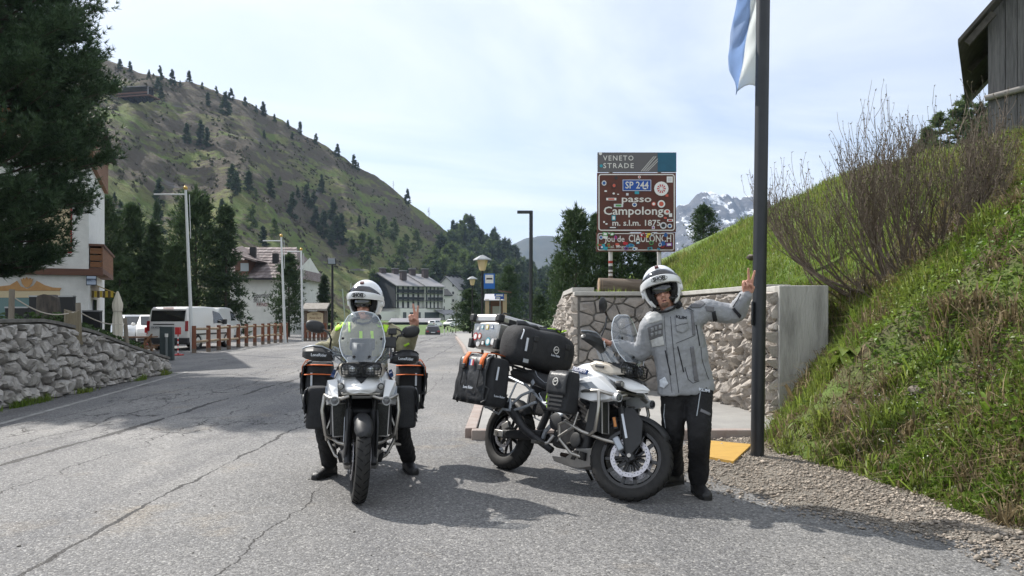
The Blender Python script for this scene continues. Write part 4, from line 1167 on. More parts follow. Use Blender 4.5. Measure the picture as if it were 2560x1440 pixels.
# ------------------------------------------------------------ the brown pass sign
m_brown = mat('brown_sign',(0.105,0.030,0.018),(0.075,0.024,0.016),scale=5,rough=0.55)
m_signgrey = mat('grey_sign',(0.115,0.11,0.115),rough=0.5)
m_teal = mat('teal_sign',(0.015,0.115,0.19),(0.012,0.09,0.15),scale=4,rough=0.5)
m_white = mat('white_letter',(0.74,0.73,0.69),(0.62,0.61,0.57),scale=20,rough=0.6)
m_blue = mat('blue_sign',(0.008,0.07,0.33),rough=0.45)
m_alu = mat('sign_back',(0.35,0.35,0.36),rough=0.45,metal=0.8)
m_black = mat('matt_black',(0.012,0.012,0.013),rough=0.6)
m_rubber = mat('rubber',(0.012,0.012,0.012),(0.024,0.023,0.022),scale=30,rough=0.75)
SY = 15.0
sroot = P(1590,735,SY); sroot.z = 1.70
sg = thing('pass_sign','tall brown mountain pass sign with stickers on two posts','road sign',sroot)
def SL(px,py,dy=0.0):
    p = P(px,py,SY)-sroot; p.y += dy; return p
def panel(name,x0,y0,x1,y1,m,dy,th,parent,bev=0.0):
    a,b = SL(x0,y1,dy),SL(x1,y0,dy); mb = MB(); mb.span((a.x,dy,a.z),(b.x,dy+th,b.z)); return mb.build(name,m,parent,bevel=bev,smooth=False)
def sl_text(s,px,py,hpx,m,parent,wpx=None,dy=-0.03,**k):
    return text(s,hpx/F*SY*1.36,m,parent,frame(SL(px,py,dy),(1,0,0),(0,0,1)),width=wpx/F*SY if wpx else None,**k)
tp = panel('top_panel',1494,381,1691,430,m_signgrey,0.0,0.04,sg)
panel('blue_field',1644,382,1690.5,429,m_teal,-0.006,0.004,tp)
for k in range(4):
    mb = MB(); a = SL(1602+k*5.2,428.5,-0.008); b = SL(1634+k*5.2 if k < 2 else 1643.5,391 if k < 2 else 391+(k-1)*6,-0.008)
    mb.add([a,a+Vector((0.014,0,0)),b+Vector((0.014,0,0)),b],[(0,1,2,3)]); mb.build('stripe',m_white,tp,smooth=False)
sl_text('VENETO',1546,396,13,m_white,tp,76,dy=-0.006,spacing=1.25,bold=0.001)
sl_text('STRADE',1546,415,13,m_white,tp,76,dy=-0.006,spacing=1.25,bold=0.001)
def rounded(x0,y0,x1,y1,r,n=6):
    out = []
    for cx,cy,a0 in ((x1-r,y1-r,0),(x0+r,y1-r,90),(x0+r,y0+r,180),(x1-r,y0+r,270)):
        for k in range(n+1):
            q = R(a0+90*k/n); out.append((cx+r*math.cos(q),cy+r*math.sin(q)))
    return out
def ring_border(name,x0,y0,x1,y1,r,w,dy,m,parent):
    a,b = SL(x0,y1),SL(x1,y0); o = rounded(a.x,a.z,b.x,b.z,r); i = rounded(a.x+w,a.z+w,b.x-w,b.z-w,max(r-w,0.005)); n = len(o)
    mb = MB(); mb.add([(p[0],dy,p[1]) for p in o]+[(p[0],dy,p[1]) for p in i],[(k,(k+1) % n,n+(k+1) % n,n+k) for k in range(n)]); return mb.build(name,m,parent,smooth=False)
mp_ = panel('main_panel',1493,432,1690,580,m_brown,0.0,0.04,sg)
ring_border('border',1496,435,1687,577,0.06,0.022,-0.004,m_white,mp_)
bp_ = panel('number_panel',1556,449,1628,478,m_blue,-0.012,0.012,mp_)
ring_border('border',1556.5,449.5,1627.5,477.5,0.012,0.010,-0.0145,m_white,bp_)
sl_text('SP 244',1592,464,18,m_white,bp_,58,dy=-0.0155,bold=0.002)
sl_text('passo',1591,498,17,m_white,mp_,74,dy=-0.004,bold=0.0025)
sl_text('Campolongo',1592,528,21,m_white,mp_,166,dy=-0.004,bold=0.003)
sl_text('m. s.l.m. 1875',1591,558,15,m_white,mp_,120,dy=-0.004,bold=0.0022)
lp = panel('lower_panel',1491,581.5,1688,629,m_brown,0.0,0.04,sg)
ring_border('border',1494,583,1685,626,0.04,0.016,-0.004,m_white,lp)
sl_text('Jou de',1537,598,16,m_white,lp,50,dy=-0.004,bold=0.001)
sl_text('CIAULONCH',1625,597,19,m_white,lp,106,dy=-0.004,bold=0.002)
sl_text('ital. longo de',1550,617,8,m_white,lp,58,dy=-0.004)
for k,px in enumerate((1528,1650)):
    mb = MB(); a = SL(px,735,0.075); mb.cyl((a.x,0.085,-0.1),(a.x,0.085,SL(px,383).z),0.042,seg=12); ps = mb.build('post',mat('sticker_post',(0.62,0.60,0.57),(0.50,0.5,0.5),scale=6,rough=0.5),sg)
    for j in range(9):
        z = random.uniform(0.06,0.85); c = random.choice([(0.03,0.03,0.03),(0.3,0.03,0.02),(0.02,0.12,0.3),(0.1,0.07,0.05),(0.03,0.25,0.2)])
        mb = MB(); mb.tube([(a.x,0.085,z),(a.x,0.085,z+random.uniform(0.03,0.09))],0.0432+0.0004*j,12,cap=False); mb.build('sticker',mat('stk%d' % int(c[0]*100+c[2]*1000),c,rough=0.5),ps)
SC = [(0.75,0.75,0.73),(0.02,0.10,0.30),(0.45,0.02,0.03),(0.03,0.03,0.03),(0.70,0.55,0.05),(0.03,0.30,0.38),(0.60,0.60,0.62),(0.55,0.10,0.06),(0.25,0.08,0.35),(0.08,0.3,0.08)]
SM = [mat('sticker_%d' % i,c,rough=0.45) for i,c in enumerate(SC)]
def sticker(px,py,w,h,mi,shape,parent,dy,inner=None,ang=0.0):
    c = SL(px,py,dy); W,H = w/F*SY/2,h/F*SY/2; mb = MB(); n = 16 if shape == 'o' else 4
    if shape == 'o': poly = [(W*math.cos(2*PI*k/n),H*math.sin(2*PI*k/n)) for k in range(n)]
    else: poly = [(-W,-H),(W,-H),(W,H),(-W,H)]
    ca,sa = math.cos(ang),math.sin(ang)
    mb.add([(c.x+x*ca-y*sa,dy,c.z+x*sa+y*ca) for x,y in poly],[tuple(range(n))]); s_ = mb.build('sticker',SM[mi],parent,smooth=False)
    if inner is not None:
        mb = MB(); mb.add([(c.x+(x*ca-y*sa)*0.62,dy-0.0012,c.z+(x*sa+y*ca)*0.62) for x,y in poly],[tuple(range(n))]); mb.build('print',SM[inner],s_,smooth=False)
    return s_
for a in [(1510,458,12,13,6,'o',1),(1674,449,15,15,0,'r',6),(1653,510,19,19,0,'o',7),(1634,510,11,11,7,'o',0),(1586,512,12,11,0,'o',1),(1592,482,11,7,5,'r',None),(1528,498,25,6,0,'r',7),(1546,514,23,8,6,'r',9),(1534,545,10,13,5,'r',0),(1668,529,13,11,0,'o',7),(1676,538,8,9,0,'r',None),(1663,545,14,9,3,'o',7),(1675,551,15,6,0,'r',2),(1658,564,17,17,6,'o',3),(1674,565,12,11,0,'o',1),(1633,569,7,8,0,'r',8),(1532,569,24,4,3,'r',0),(1598,443,7,7,0,'o',7),(1535,464,12,14,3,'o',7),(1667,489,7,6,7,'r',None),(1540,445,8,9,3,'o',None),(1568,486,6,6,6,'r',None),(1514,478,7,4,0,'o',None),(1534,484,6,5,0,'o',None),(1545,486,5,3,0,'o',None),(1510,555,5,5,0,'o',None),(1516,560,6,4,0,'o',None),(1612,472,7,3,0,'r',None)]:
    sticker(a[0],a[1],a[2],a[3],a[4],a[5],mp_,-0.0135 if a[1] > 480 or a[0] < 1550 or a[0] > 1640 else -0.019,a[6])
big = sticker(1653,472,36,36,0,'o',mp_,-0.0136)
for k in range(10):
    q = 2*PI*k/10; mb = MB(); c = SL(1653,472,-0.0150); r0,r1 = 3/F*SY,11/F*SY
    mb.add([(c.x+r0*math.cos(q),c.y,c.z+r0*math.sin(q)),(c.x+r1*math.cos(q-0.2),c.y,c.z+r1*math.sin(q-0.2)),(c.x+r1*math.cos(q+0.2),c.y,c.z+r1*math.sin(q+0.2))],[(0,1,2)]); mb.build('print',SM[2],big,smooth=False)
gs = random.Random(8)
for k in range(34):
    sticker(gs.uniform(1497,1682),gs.choice([gs.uniform(584,594),gs.uniform(607,624),gs.uniform(607,624)]),gs.uniform(6,15),gs.uniform(5,11),gs.randrange(10),gs.choice('or'),lp,-0.0135-0.0004*k,gs.choice([None,0,1,2,3]),gs.uniform(-0.4,0.4))
for px,py,mi in ((1501,384,0),(1503,415,5)): sticker(px,py,8,8,mi,'o',tp,-0.008)

# log behind the wall
m_log = mat('weathered_log',(0.115,0.085,0.065),(0.20,0.16,0.125),scale=4,rough=0.9,bump=0.7,bscale=14,stretch=(0.3,3,3))
m_end = mat('log_end',(0.36,0.26,0.17),(0.24,0.17,0.11),scale=9,rough=0.9)
lg = thing('wooden_log','thick weathered log lying on the wall behind the sign posts','log',P(1497,735,14.6)+Vector((0,0,-0.03)))
mb = MB(); mb.tube([(0.0,0,0.17),(1.35,0.12,0.15)],[0.18,0.155],18); mb.build('log',m_log,lg)
mb = MB(); mb.lathe([(0.0,-0.004),(0.172,-0.004),(0.176,0.06)],18,(-0.002,0,0.17),'X'); mb.build('cut_end',m_end,lg)
# small stone kerb piece on the bank by the pole
rock(P(1878,640,13.0)+Vector((0,0,-0.02)),0.12,0.1,0.05,'pale flat stone on the grass left of the pole',44)

# ------------------------------------------------------------ grey pole, flag, yellow board
m_pole = mat('anthracite_steel',(0.028,0.031,0.036),(0.038,0.041,0.046),scale=3,rough=0.42,metal=0.35,spec=0.6)
pb = G(1893,1147); pb.z = 0
pr = thing('flagpole','thick dark grey steel flagpole at the foot of the bank','pole',pb)
mb = MB(); mb.tube([(0,0,-0.02),(0.065,0,5.0),(0.10,0,7.5)],[0.0665,0.0665,0.064],24); mb.build('pole',m_pole,pr)
mb = MB(); mb.box((-0.058,-0.036,1.47),(0.02,0.055,0.24),(0,R(0.7),R(-32))); mb.build('hatch',m_pole,pr,bevel=0.008)
mb = MB(); mb.lathe([(0.10,0.0),(0.10,0.012),(0.068,0.016)],24,(0,0,Z0+0.012)); mb.build('base_ring',m_conc,pr)
fl = thing('hanging_flag','limp blue white and green flag hanging beside the dark pole','flag',P(1898,-60,7.62))
def flag_mesh(x_cols,m,name,o0):
    rows = 40; mb = MB(); grid = []
    for r_ in range(rows+1):
        v_ = r_/rows; row = []
        for (px0,px1,ph) in x_cols:
            px = px0(v_); y = 0.05*math.sin(ph*6+v_*5.0)*(0.4+v_)+0.02*math.sin(v_*17+ph*9)
            p = P(px,-60+v_*(288+10*math.sin(ph*7)-18*abs(ph-0.45)),7.62)-fl.location; row.append((p.x,y,p.z))
        grid.append(row)
    mb.loft(grid,False,False); o = mb.build(name,m,fl,angle=80)
    s = o.modifiers.new('s','SOLIDIFY'); s.thickness = 0.004; return o
vL = lambda v_: float(np.interp(v_,[0,0.2,0.45,0.72,0.86,1],[1850,1844,1832,1818,1820,1834]))
vM = lambda v_: float(np.interp(v_,[0,0.2,0.5,0.8,1],[1880,1876,1866,1856,1849]))
vR = lambda v_: float(np.interp(v_,[0,1],[1900,1893]))
vG = lambda v_: float(np.interp(v_,[0,1],[1906,1906]))
mixf = lambda a,b,k: (lambda v_: a(v_)*(1-k)+b(v_)*k)
m_fb = mat('flag_blue',(0.50,0.62,0.82),(0.46,0.58,0.79),scale=3,rough=0.8,trans=0.7)
m_fw = mat('flag_white',(0.90,0.92,0.92),rough=0.8,trans=0.65)
m_fg = mat('flag_green',(0.10,0.35,0.22),rough=0.8,trans=0.4)
flag_mesh([(mixf(vL,vM,k/6),0,k/12) for k in range(7)],m_fb,'blue_stripe',0)
flag_mesh([(mixf(vM,vR,k/6),0,0.5+k/12) for k in range(7)],m_fw,'white_stripe',0)
flag_mesh([(mixf(vR,vG,k/2),0,1.0+k/12) for k in range(3)],m_fg,'green_stripe',0)
m_yel = mat('yellow_formwork',(0.56,0.35,0.08),(0.43,0.25,0.055),scale=6,rough=0.55,stretch=(1,8,1))
yb = thing('yellow_board','yellow shuttering board lying on the ground at the pole foot','board',(0,0,0))
cs = [G(1752,1150),G(1834,1166),G(1880,1122),G(1770,1112)]
mb = MB(); lo_ = [Vector((c.x,c.y,0.022)) for c in cs]; hi_ = [Vector((c.x,c.y,0.052)) for c in cs]
mb.add(lo_+hi_,[(0,1,2,3),(4,5,6,7),(0,1,5,4),(1,2,6,5),(2,3,7,6),(3,0,4,7)]); mb.build('panel',m_yel,yb,smooth=False,bevel=0.003)
mb = MB()
for c in (0.2,0.8): a = cs[0].lerp(cs[1],c); b = cs[3].lerp(cs[2],c); mb.box(((a.x+b.x)/2,(a.y+b.y)/2,0.006),(0.06,(b-a).length*0.9,0.03),(0,0,math.atan2(b.y-a.y,b.x-a.x)-PI/2))
mb.build('batten',mat('board_edge',(0.10,0.06,0.03),rough=0.8),yb)

# ------------------------------------------------------------ old barn on the bank
m_plank = mat('grey_barn_wood',(0.10,0.098,0.10),(0.185,0.18,0.18),scale=5,rough=0.9,bump=0.8,bscale=20,stretch=(6,6,0.35),island=0.18)
m_roofw = mat('dark_shingle',(0.055,0.05,0.045),(0.10,0.09,0.08),scale=8,rough=0.95,bump=0.6)
BY0 = 13.5; bc = P(2470,350,BY0)
bn = thing('wooden_barn','old grey plank barn on top of the bank','barn',(bc.x,bc.y,bc.z-0.2),R(-33))
mb = MB(); mb.prism([(0.05,-0.2),(5.15,-0.2),(5.15,2.3),(2.6,5.1),(0.05,2.3)],0.06,0.09); mb.build('gap_backing',m_roofw,bn,smooth=False)  # dark sheet added behind the planks, keeps bright sky out of the gaps
def roof_z(x): return 0.2+(350-40)/F*BY0+max(0.0,x)*1.13 if x < 2.6 else 0.2+(350-40)/F*BY0+2.6*1.13-(x-2.6)*1.13
x = 0.0; gb = random.Random(2)
while x < 5.2:
    w = gb.uniform(0.17,0.27); x1 = min(x+w,5.2); mb = MB(); d = gb.uniform(0,0.02)
    mb.add([(x+0.004,d,-0.2),(x1-0.004,d,-0.2),(x1-0.004,d,roof_z(x1)-0.02),(x+0.004,d,roof_z(x)-0.02),(x+0.004,d+0.03,-0.2),(x1-0.004,d+0.03,-0.2),(x1-0.004,d+0.03,roof_z(x1)-0.02),(x+0.004,d+0.03,roof_z(x)-0.02)],[(0,1,2,3),(4,7,6,5),(0,4,5,1),(1,5,6,2),(3,2,6,7),(0,3,7,4)])
    mb.build('plank',m_plank,bn,smooth=False); x = x1
for k in range(16):
    mb = MB(); mb.span((0.0,0.06+k*0.25,-0.4),(0.03,0.06+k*0.25+0.243,roof_z(0)-0.02)); mb.build('plank',m_plank,bn,smooth=False)
mb = MB(); mb.tube([(-0.05,-0.05,0.2+(350-247)/F*BY0),(2,-0.05,0.2+(350-205)/F*BY0),(5.2,-0.05,2.4)],[0.055,0.06,0.06],10); mb.build('cross_log',mat('pale_log',(0.30,0.28,0.26),(0.2,0.19,0.18),scale=4,rough=0.9,bump=0.5,stretch=(0.4,4,4)),bn)
mb = MB()
sl_ = math.atan(1.13)
for s in (1,-1):
    e = -0.46 if s == 1 else 5.66; top = (2.6,roof_z(2.6)+0.0); ze = roof_z(0)-0.46*1.13
    mb.add([(e,-0.35,ze),(top[0],-0.35,top[1]),(top[0],4.6,top[1]),(e,4.6,ze),(e,-0.35,ze+0.08),(top[0],-0.35,top[1]+0.08),(top[0],4.6,top[1]+0.08),(e,4.6,ze+0.08)],[(0,1,2,3),(4,5,6,7),(0,1,5,4),(1,2,6,5),(2,3,7,6),(3,0,4,7)])
mb.build('roof',m_roofw,bn,smooth=False)
for y in (-0.2,1.6,3.4):
    mb = MB(); mb.box((-0.12,y,roof_z(0)-0.27),(0.62,0.10,0.11),(0,-sl_,0)); mb.build('rafter',m_roofw,bn)
mb = MB(); mb.span((5.17,0.06,-0.4),(5.2,4.2,roof_z(5.2))); mb.span((0.05,4.2,-0.4),(5.2,4.24,roof_z(0))); mb.build('back_wall',m_plank,bn,smooth=False)

# ------------------------------------------------------------ hotel at the left
m_plaster = mat('white_plaster',(0.72,0.72,0.70),(0.62,0.62,0.60),scale=3,rough=0.95,bump=0.6,bscale=30)
m_timber = mat('orange_timber',(0.22,0.10,0.045),(0.15,0.068,0.03),scale=4,rough=0.7,stretch=(0.3,0.3,5))
m_beam = mat('brown_beam',(0.15,0.075,0.05),(0.11,0.055,0.038),scale=4,rough=0.7,stretch=(0.4,3,3))
m_glass = mat('window_glass',(0.02,0.025,0.028),rough=0.08,spec=0.8)
m_paintO = mat('ochre_paint',(0.52,0.30,0.13),(0.45,0.25,0.11),scale=6,rough=0.9)
m_paintC = mat('cream_paint',(0.62,0.52,0.34),rough=0.9)
m_red = mat('red_paint',(0.32,0.03,0.035),rough=0.8)
HY = 27.0; hc = P(222,788,HY); hx = hc.x
ho_ = thing('hotel_building','white plastered hotel with wooden balcony behind the big pine','building',(hx,HY,0),R(25))
def HL(px,py,dy=0.0):          # a pixel on the turned front wall
    k = (px-1280)/F; c_,s_ = math.cos(R(25)),math.sin(R(25)); xl = (HY*k-hx)/(c_-s_*k)
    return Vector((xl,dy,CH-(py-HZ)/F*(HY+xl*s_)))
mb = MB(); mb.span((-13,0,-0.3),(0,7.5,7.0)); mb.build('wall',m_plaster,ho_,smooth=False)
for k in range(7):
    mb = MB(); mb.span((-13.2,-0.15,7.003+k*0.25),(0.15,7.5,7.003+k*0.25+0.243)); mb.build('timber_board',m_timber,ho_,smooth=False)
mb = MB(); mb.add([(-14.2,-1.2,8.4),(-6.5,-1.2,11.0),(0.5,-1.2,8.4),(0.5,-1.2,8.6),(-6.5,-1.2,11.25),(-14.2,-1.2,8.6)]+[(-14.2,8,8.4),(-6.5,8,11.0),(0.5,8,8.4),(0.5,8,8.6),(-6.5,8,11.25),(-14.2,8,8.6)],[(0,1,4,5),(1,2,3,4),(6,7,10,11),(7,8,9,10),(0,1,7,6),(1,2,8,7),(3,4,10,9),(4,5,11,10),(2,3,9,8),(0,5,11,6)]); mb.build('roof',m_roofw,ho_,smooth=False)
mb = MB(); mb.span((-13,-0.14,HL(0,685).z),(0.46,-0.002,HL(0,668).z)); mb.build('beam',m_beam,ho_,bevel=0.01)
bal = MB(); bal.span((0.002,0.0,3.0),(0.44,6,3.18)); bl = bal.build('balcony',m_beam,ho_)
for k in range(14):
    mb = MB(); mb.span((0.40,0.05+k*0.42,3.18),(0.44,0.05+k*0.42+0.38,4.0)); mb.build('board',m_timber,bl,smooth=False)
for z in (3.2,3.45,3.7):
    mb = MB(); mb.span((0.04,0.0,z),(0.40,0.045,z+0.2)); mb.build('board',m_timber,bl,smooth=False)
mb = MB(); mb.span((0.0,-0.03,3.98),(0.50,6.05,4.06)); mb.build('handrail',m_beam,bl)
aw = MB()
for k in range(9):
    pass
a_,b_ = HL(222,705),HL(275,728)
mb = MB(); mb.add([(0.01,0.6,2.66),(0.77,0.6,2.33),(0.77,4.5,2.33),(0.01,4.5,2.66),(0.01,0.6,2.63),(0.77,0.6,2.30),(0.77,4.5,2.30),(0.01,4.5,2.63)],[(0,1,2,3),(4,5,6,7),(0,1,5,4),(1,2,6,5),(2,3,7,6),(3,0,4,7)])
awn = mb.build('awning',mat('awning_cloth',(0.52,0.42,0.20),rough=0.8,trans=0.3),ho_,smooth=False)
for k in range(8):
    mb = MB(); mb.span((0.04+k*0.09,0.585,2.10+(0.02 if k % 2 else 0)),(0.04+k*0.09+0.085,0.60,2.36-0.0*k)); mb.build('valance_stripe',mat('awning_yellow',(0.60,0.45,0.06),rough=0.8,trans=0.3) if k % 2 else mat('awning_brown',(0.10,0.075,0.035),rough=0.8),awn,smooth=False)
# painted window surround with a shell
def hpoly(pts,dy,m,name,th=0.03):
    mb = MB(); mb.prism([(HL(px,py).x,HL(px,py).z) for px,py in pts],dy-th,dy); return mb.build(name,m,ho_,smooth=False)
hpoly([(-40,744),(150,744),(150,728),(-40,728)],-0.002,m_paintC,'painted_lintel')
hpoly([(-40,727),(150,727),(154,720),(133,719),(112,713),(92,702),(84,714),(68,722),(52,716),(43,702),(25,713),(0,716),(-40,720)],-0.003,m_paintO,'painted_pediment')
hpoly([(52,697),(56,710),(63,718),(68,719),(74,717),(80,709),(84,697),(79,699),(76,694),(72,699),(67,692),(63,699),(59,694),(57,699)],-0.034,m_paintO,'painted_shell',0.02)
hpoly([(-40,850),(138,850),(138,744),(-40,744)],-0.0025,mat('teal_glass',(0.10,0.19,0.19),rough=0.15),'window',0.02)
hpoly([(100,633),(180,633),(180,520),(100,520)],-0.002,m_red,'sign_panel',0.02)
hpoly([(90,629),(176,629),(176,520),(90,520)],-0.024,m_paintC,'sign_field',0.006)
hpoly([(150,615),(171,615),(171,591),(150,591)],-0.031,mat('ochre_line',(0.40,0.28,0.16),rough=0.9),'wifi_frame',0.004)
hpoly([(151,614),(170,614),(170,592),(151,592)],-0.036,m_paintC,'wifi_field',0.003)
for k,rr_ in enumerate((3,6,9)):
    pts = []
    for q in range(9): an = R(45+90*q/8); pts.append((160.5+rr_*math.cos(an),610-rr_*math.sin(an)))
    for q in range(8,-1,-1): an = R(45+90*q/8); pts.append((160.5+(rr_-1.8)*math.cos(an),610-(rr_-1.8)*math.sin(an)))
    hpoly(pts,-0.040,m_black,'wifi_arc',0.003)
sgn = MB(); sgn.span((HL(218,0).x,-0.42,HL(0,711).z),(HL(244,0).x,-0.36,HL(0,686).z)); s_ = sgn.build('hanging_sign',m_black,ho_)
for y0,y1,tx_ in ((687.5,694,'Gasthof'),(696,709,'PERNOTTAMENTO')):
    mb = MB(); mb.span((HL(219.5,0).x,-0.424,HL(0,y1).z),(HL(242.5,0).x,-0.421,HL(0,y0).z)); mb.build('sign_face',mat('pale_blue_sign',(0.40,0.47,0.58),rough=0.6),s_,smooth=False)
text('PERNOTTA',0.12,mat('navy',(0.02,0.035,0.10),rough=0.7),s_,frame(HL(231,702,-0.43),(1,0,0),(0,0,1)),width=0.3)
mb = MB(); mb.span((0.02,1.5,0),(0.06,2.6,2.05)); mb.build('door',m_glass,ho_)

# ------------------------------------------------------------ apartment hotel with painted lettering
AYd = 60.0
ap0 = P(612,788,AYd); ap1 = P(735,788,AYd); zb = 0.0
ah = thing('apartment_hotel','white house with brown tiled roof and painted hotel name','building',(ap0.x,AYd,0))
W_ = ap1.x-ap0.x; ez = CH+(HZ-686)/F*AYd; rz_ = CH+(HZ-617)/F*(AYd+4.2)
mb = MB(); mb.span((-1.2,0,-0.6),(W_,9.5,ez)); mb.add([(W_,0,ez),(W_,9.5,ez),(W_,4.75,rz_-0.9)],[(0,1,2)]); mb.build('wall',mat('cream_plaster',(0.70,0.70,0.65),(0.6,0.6,0.56),scale=1.5,rough=0.95,bump=0.3),ah,smooth=False)
m_tile = mat('brown_roof_tile',(0.155,0.12,0.11),(0.26,0.225,0.22),scale=2.2,rough=0.85,stretch=(1,1,4),lo=0.45,hi=0.7)
ov = 0.6
rfm = MB(); y_e,y_r = -0.6,4.75; n_r = 11
rows_root = MB(); rows_root.add([(-1.9,y_e,ez-0.35),(W_+0.5,y_e,ez-0.35),(W_-1.2,y_r,rz_),(-1.9,y_r,rz_)],[(0,1,2,3)])
rows_root.add([(-1.9,10.1,ez-0.35),(W_+0.5,10.1,ez-0.35),(W_-1.2,y_r,rz_),(-1.9,y_r,rz_)],[(0,1,2,3)]); rows_root.add([(W_+0.5,y_e,ez-0.35),(W_+0.5,10.1,ez-0.35),(W_-1.2,y_r,rz_)],[(0,1,2)])
rf = rows_root.build('roof',m_tile,ah,smooth=False)
for k in range(n_r):
    t0,t1 = k/n_r,(k+1)/n_r
    def rp(t,lift): return (y_e+(y_r-y_e)*t,ez-0.35+(rz_-ez+0.35)*t+lift)
    (ya,za),(yb_,zb_) = rp(t0,0.07),rp(t1,0.015); xr0 = W_+0.5-1.7*t0; xr1 = W_+0.5-1.7*t1
    nt2 = 26; dx = (xr0+1.9)/nt2; mb = MB()
    for j in range(nt2):
        xa = -1.9+j*dx+(dx*0.5 if k % 2 else 0); xb = min(xa+dx*0.96,xr0)
        if xb <= xa: continue
        q = random.uniform(-0.012,0.012); mb.add([(xa,ya,za+q),(xb,ya,za+q),(min(xb,xr1+0.05),yb_,zb_+q),(min(xa,xr1),yb_,zb_+q),(xa,ya,za-0.05),(xb,ya,za-0.05)],[(0,1,2,3),(4,5,1,0)])
    tag(mb.build('tile_course',mat('tile_%d' % (k % 3),*[((0.155,0.12,0.115),(0.27,0.235,0.23)),((0.17,0.13,0.12),(0.29,0.25,0.24)),((0.14,0.11,0.105),(0.25,0.215,0.21))][k % 3],scale=1.3,rough=0.85,island=0.3),rf,smooth=False),kind='stuff')
mb = MB(); mb.span((-1.9,-0.75,ez-0.47),(W_+0.5,-0.6,ez-0.33)); mb.build('gutter',m_black,ah)
for px,py in ((638,627),(625,643),(694,642)):
    q = P(px,py,AYd+2.5); mb = MB(); mb.box((q.x-ap0.x,2.0,q.z-0.2),(0.45,0.4,0.9)); mb.build('chimney',m_black,rf)
# dormer with its own roof
dx0,dx1 = P(590,0,AYd).x-ap0.x,P(634,0,AYd).x-ap0.x
mb = MB(); mb.span((dx0,-0.2,ez-0.5),(dx1-0.4,3.0,ez+1.15)); dm = mb.build('dormer',m_beam,ah,smooth=False)
mb = MB(); mb.span((dx0+0.45,-0.23,ez+0.25),(dx0+1.1,-0.2,ez+0.9)); mb.build('window',mat('far_pane',(0.35,0.38,0.40),rough=0.2),dm)
mb = MB(); mb.add([(dx0-0.6,-0.8,ez+1.7),(dx1+0.5,-0.8,ez+0.95),(dx1+0.5,3,ez+1.1),(dx0-0.6,3,ez+2.6),(dx0-0.6,-0.8,ez+1.85),(dx1+0.5,-0.8,ez+1.1)],[(0,1,2,3),(0,1,5,4),(4,5,2,3)]); mb.build('dormer_roof',m_tile,dm,smooth=False)
m_ink = mat('sign_writer_ink',(0.03,0.028,0.03),rough=0.8)
def AL(px,py): p = P(px,py,AYd); return Vector((p.x-ap0.x,-0.03,p.z))
text('Apparthotel',0.62,m_ink,ah,frame(AL(655,739),(1,0,0.02),(0,0,1)),width=1.75,shear=0.35)
text('SELLA',0.42,m_ink,ah,frame(AL(648,752),(1,0,0),(0,0,1)),width=0.95)
text('RONDA',0.42,mat('sign_red',(0.22,0.04,0.05),rough=0.8),ah,frame(AL(658,762),(1,0,0),(0,0,1)),width=1.05)

# ------------------------------------------------------------ dark apartment block and white block in the valley
m_dark = mat('dark_cladding',(0.010,0.013,0.015),(0.018,0.021,0.023),scale=0.8,rough=0.8,stretch=(3,3,0.3))
m_zinc = mat('grey_metal_roof',(0.17,0.165,0.175),(0.24,0.235,0.24),scale=0.3,rough=0.55)
m_pale = mat('block_white',(0.70,0.69,0.65),rough=0.9)
DY = 234.0; dc = P(993,788,DY)
db = thing('apartment_block','dark clad apartment block with black balconies and grey roof','building',(dc.x,DY,-0.1),R(38))
E0,E1 = 3.75,11.0; AP = 15.3; D_ = 25.0
mb = MB(); mb.span((0.6,-1.0,-1.2),(16.6,D_,E0)); mb.span((-9,2,-1.2),(0.6,D_,E0-1.0)); gf = mb.build('ground_floor',m_pale,db,smooth=False)
for x0,w in ((1.5,1.2),(4.0,4.0),(9.5,5.5)):
    mb = MB(); mb.span((x0,-1.06,0.3),(x0+w,-0.99,2.5)); mb.build('window',mat('dark_pane',(0.05,0.06,0.065),rough=0.2),gf)
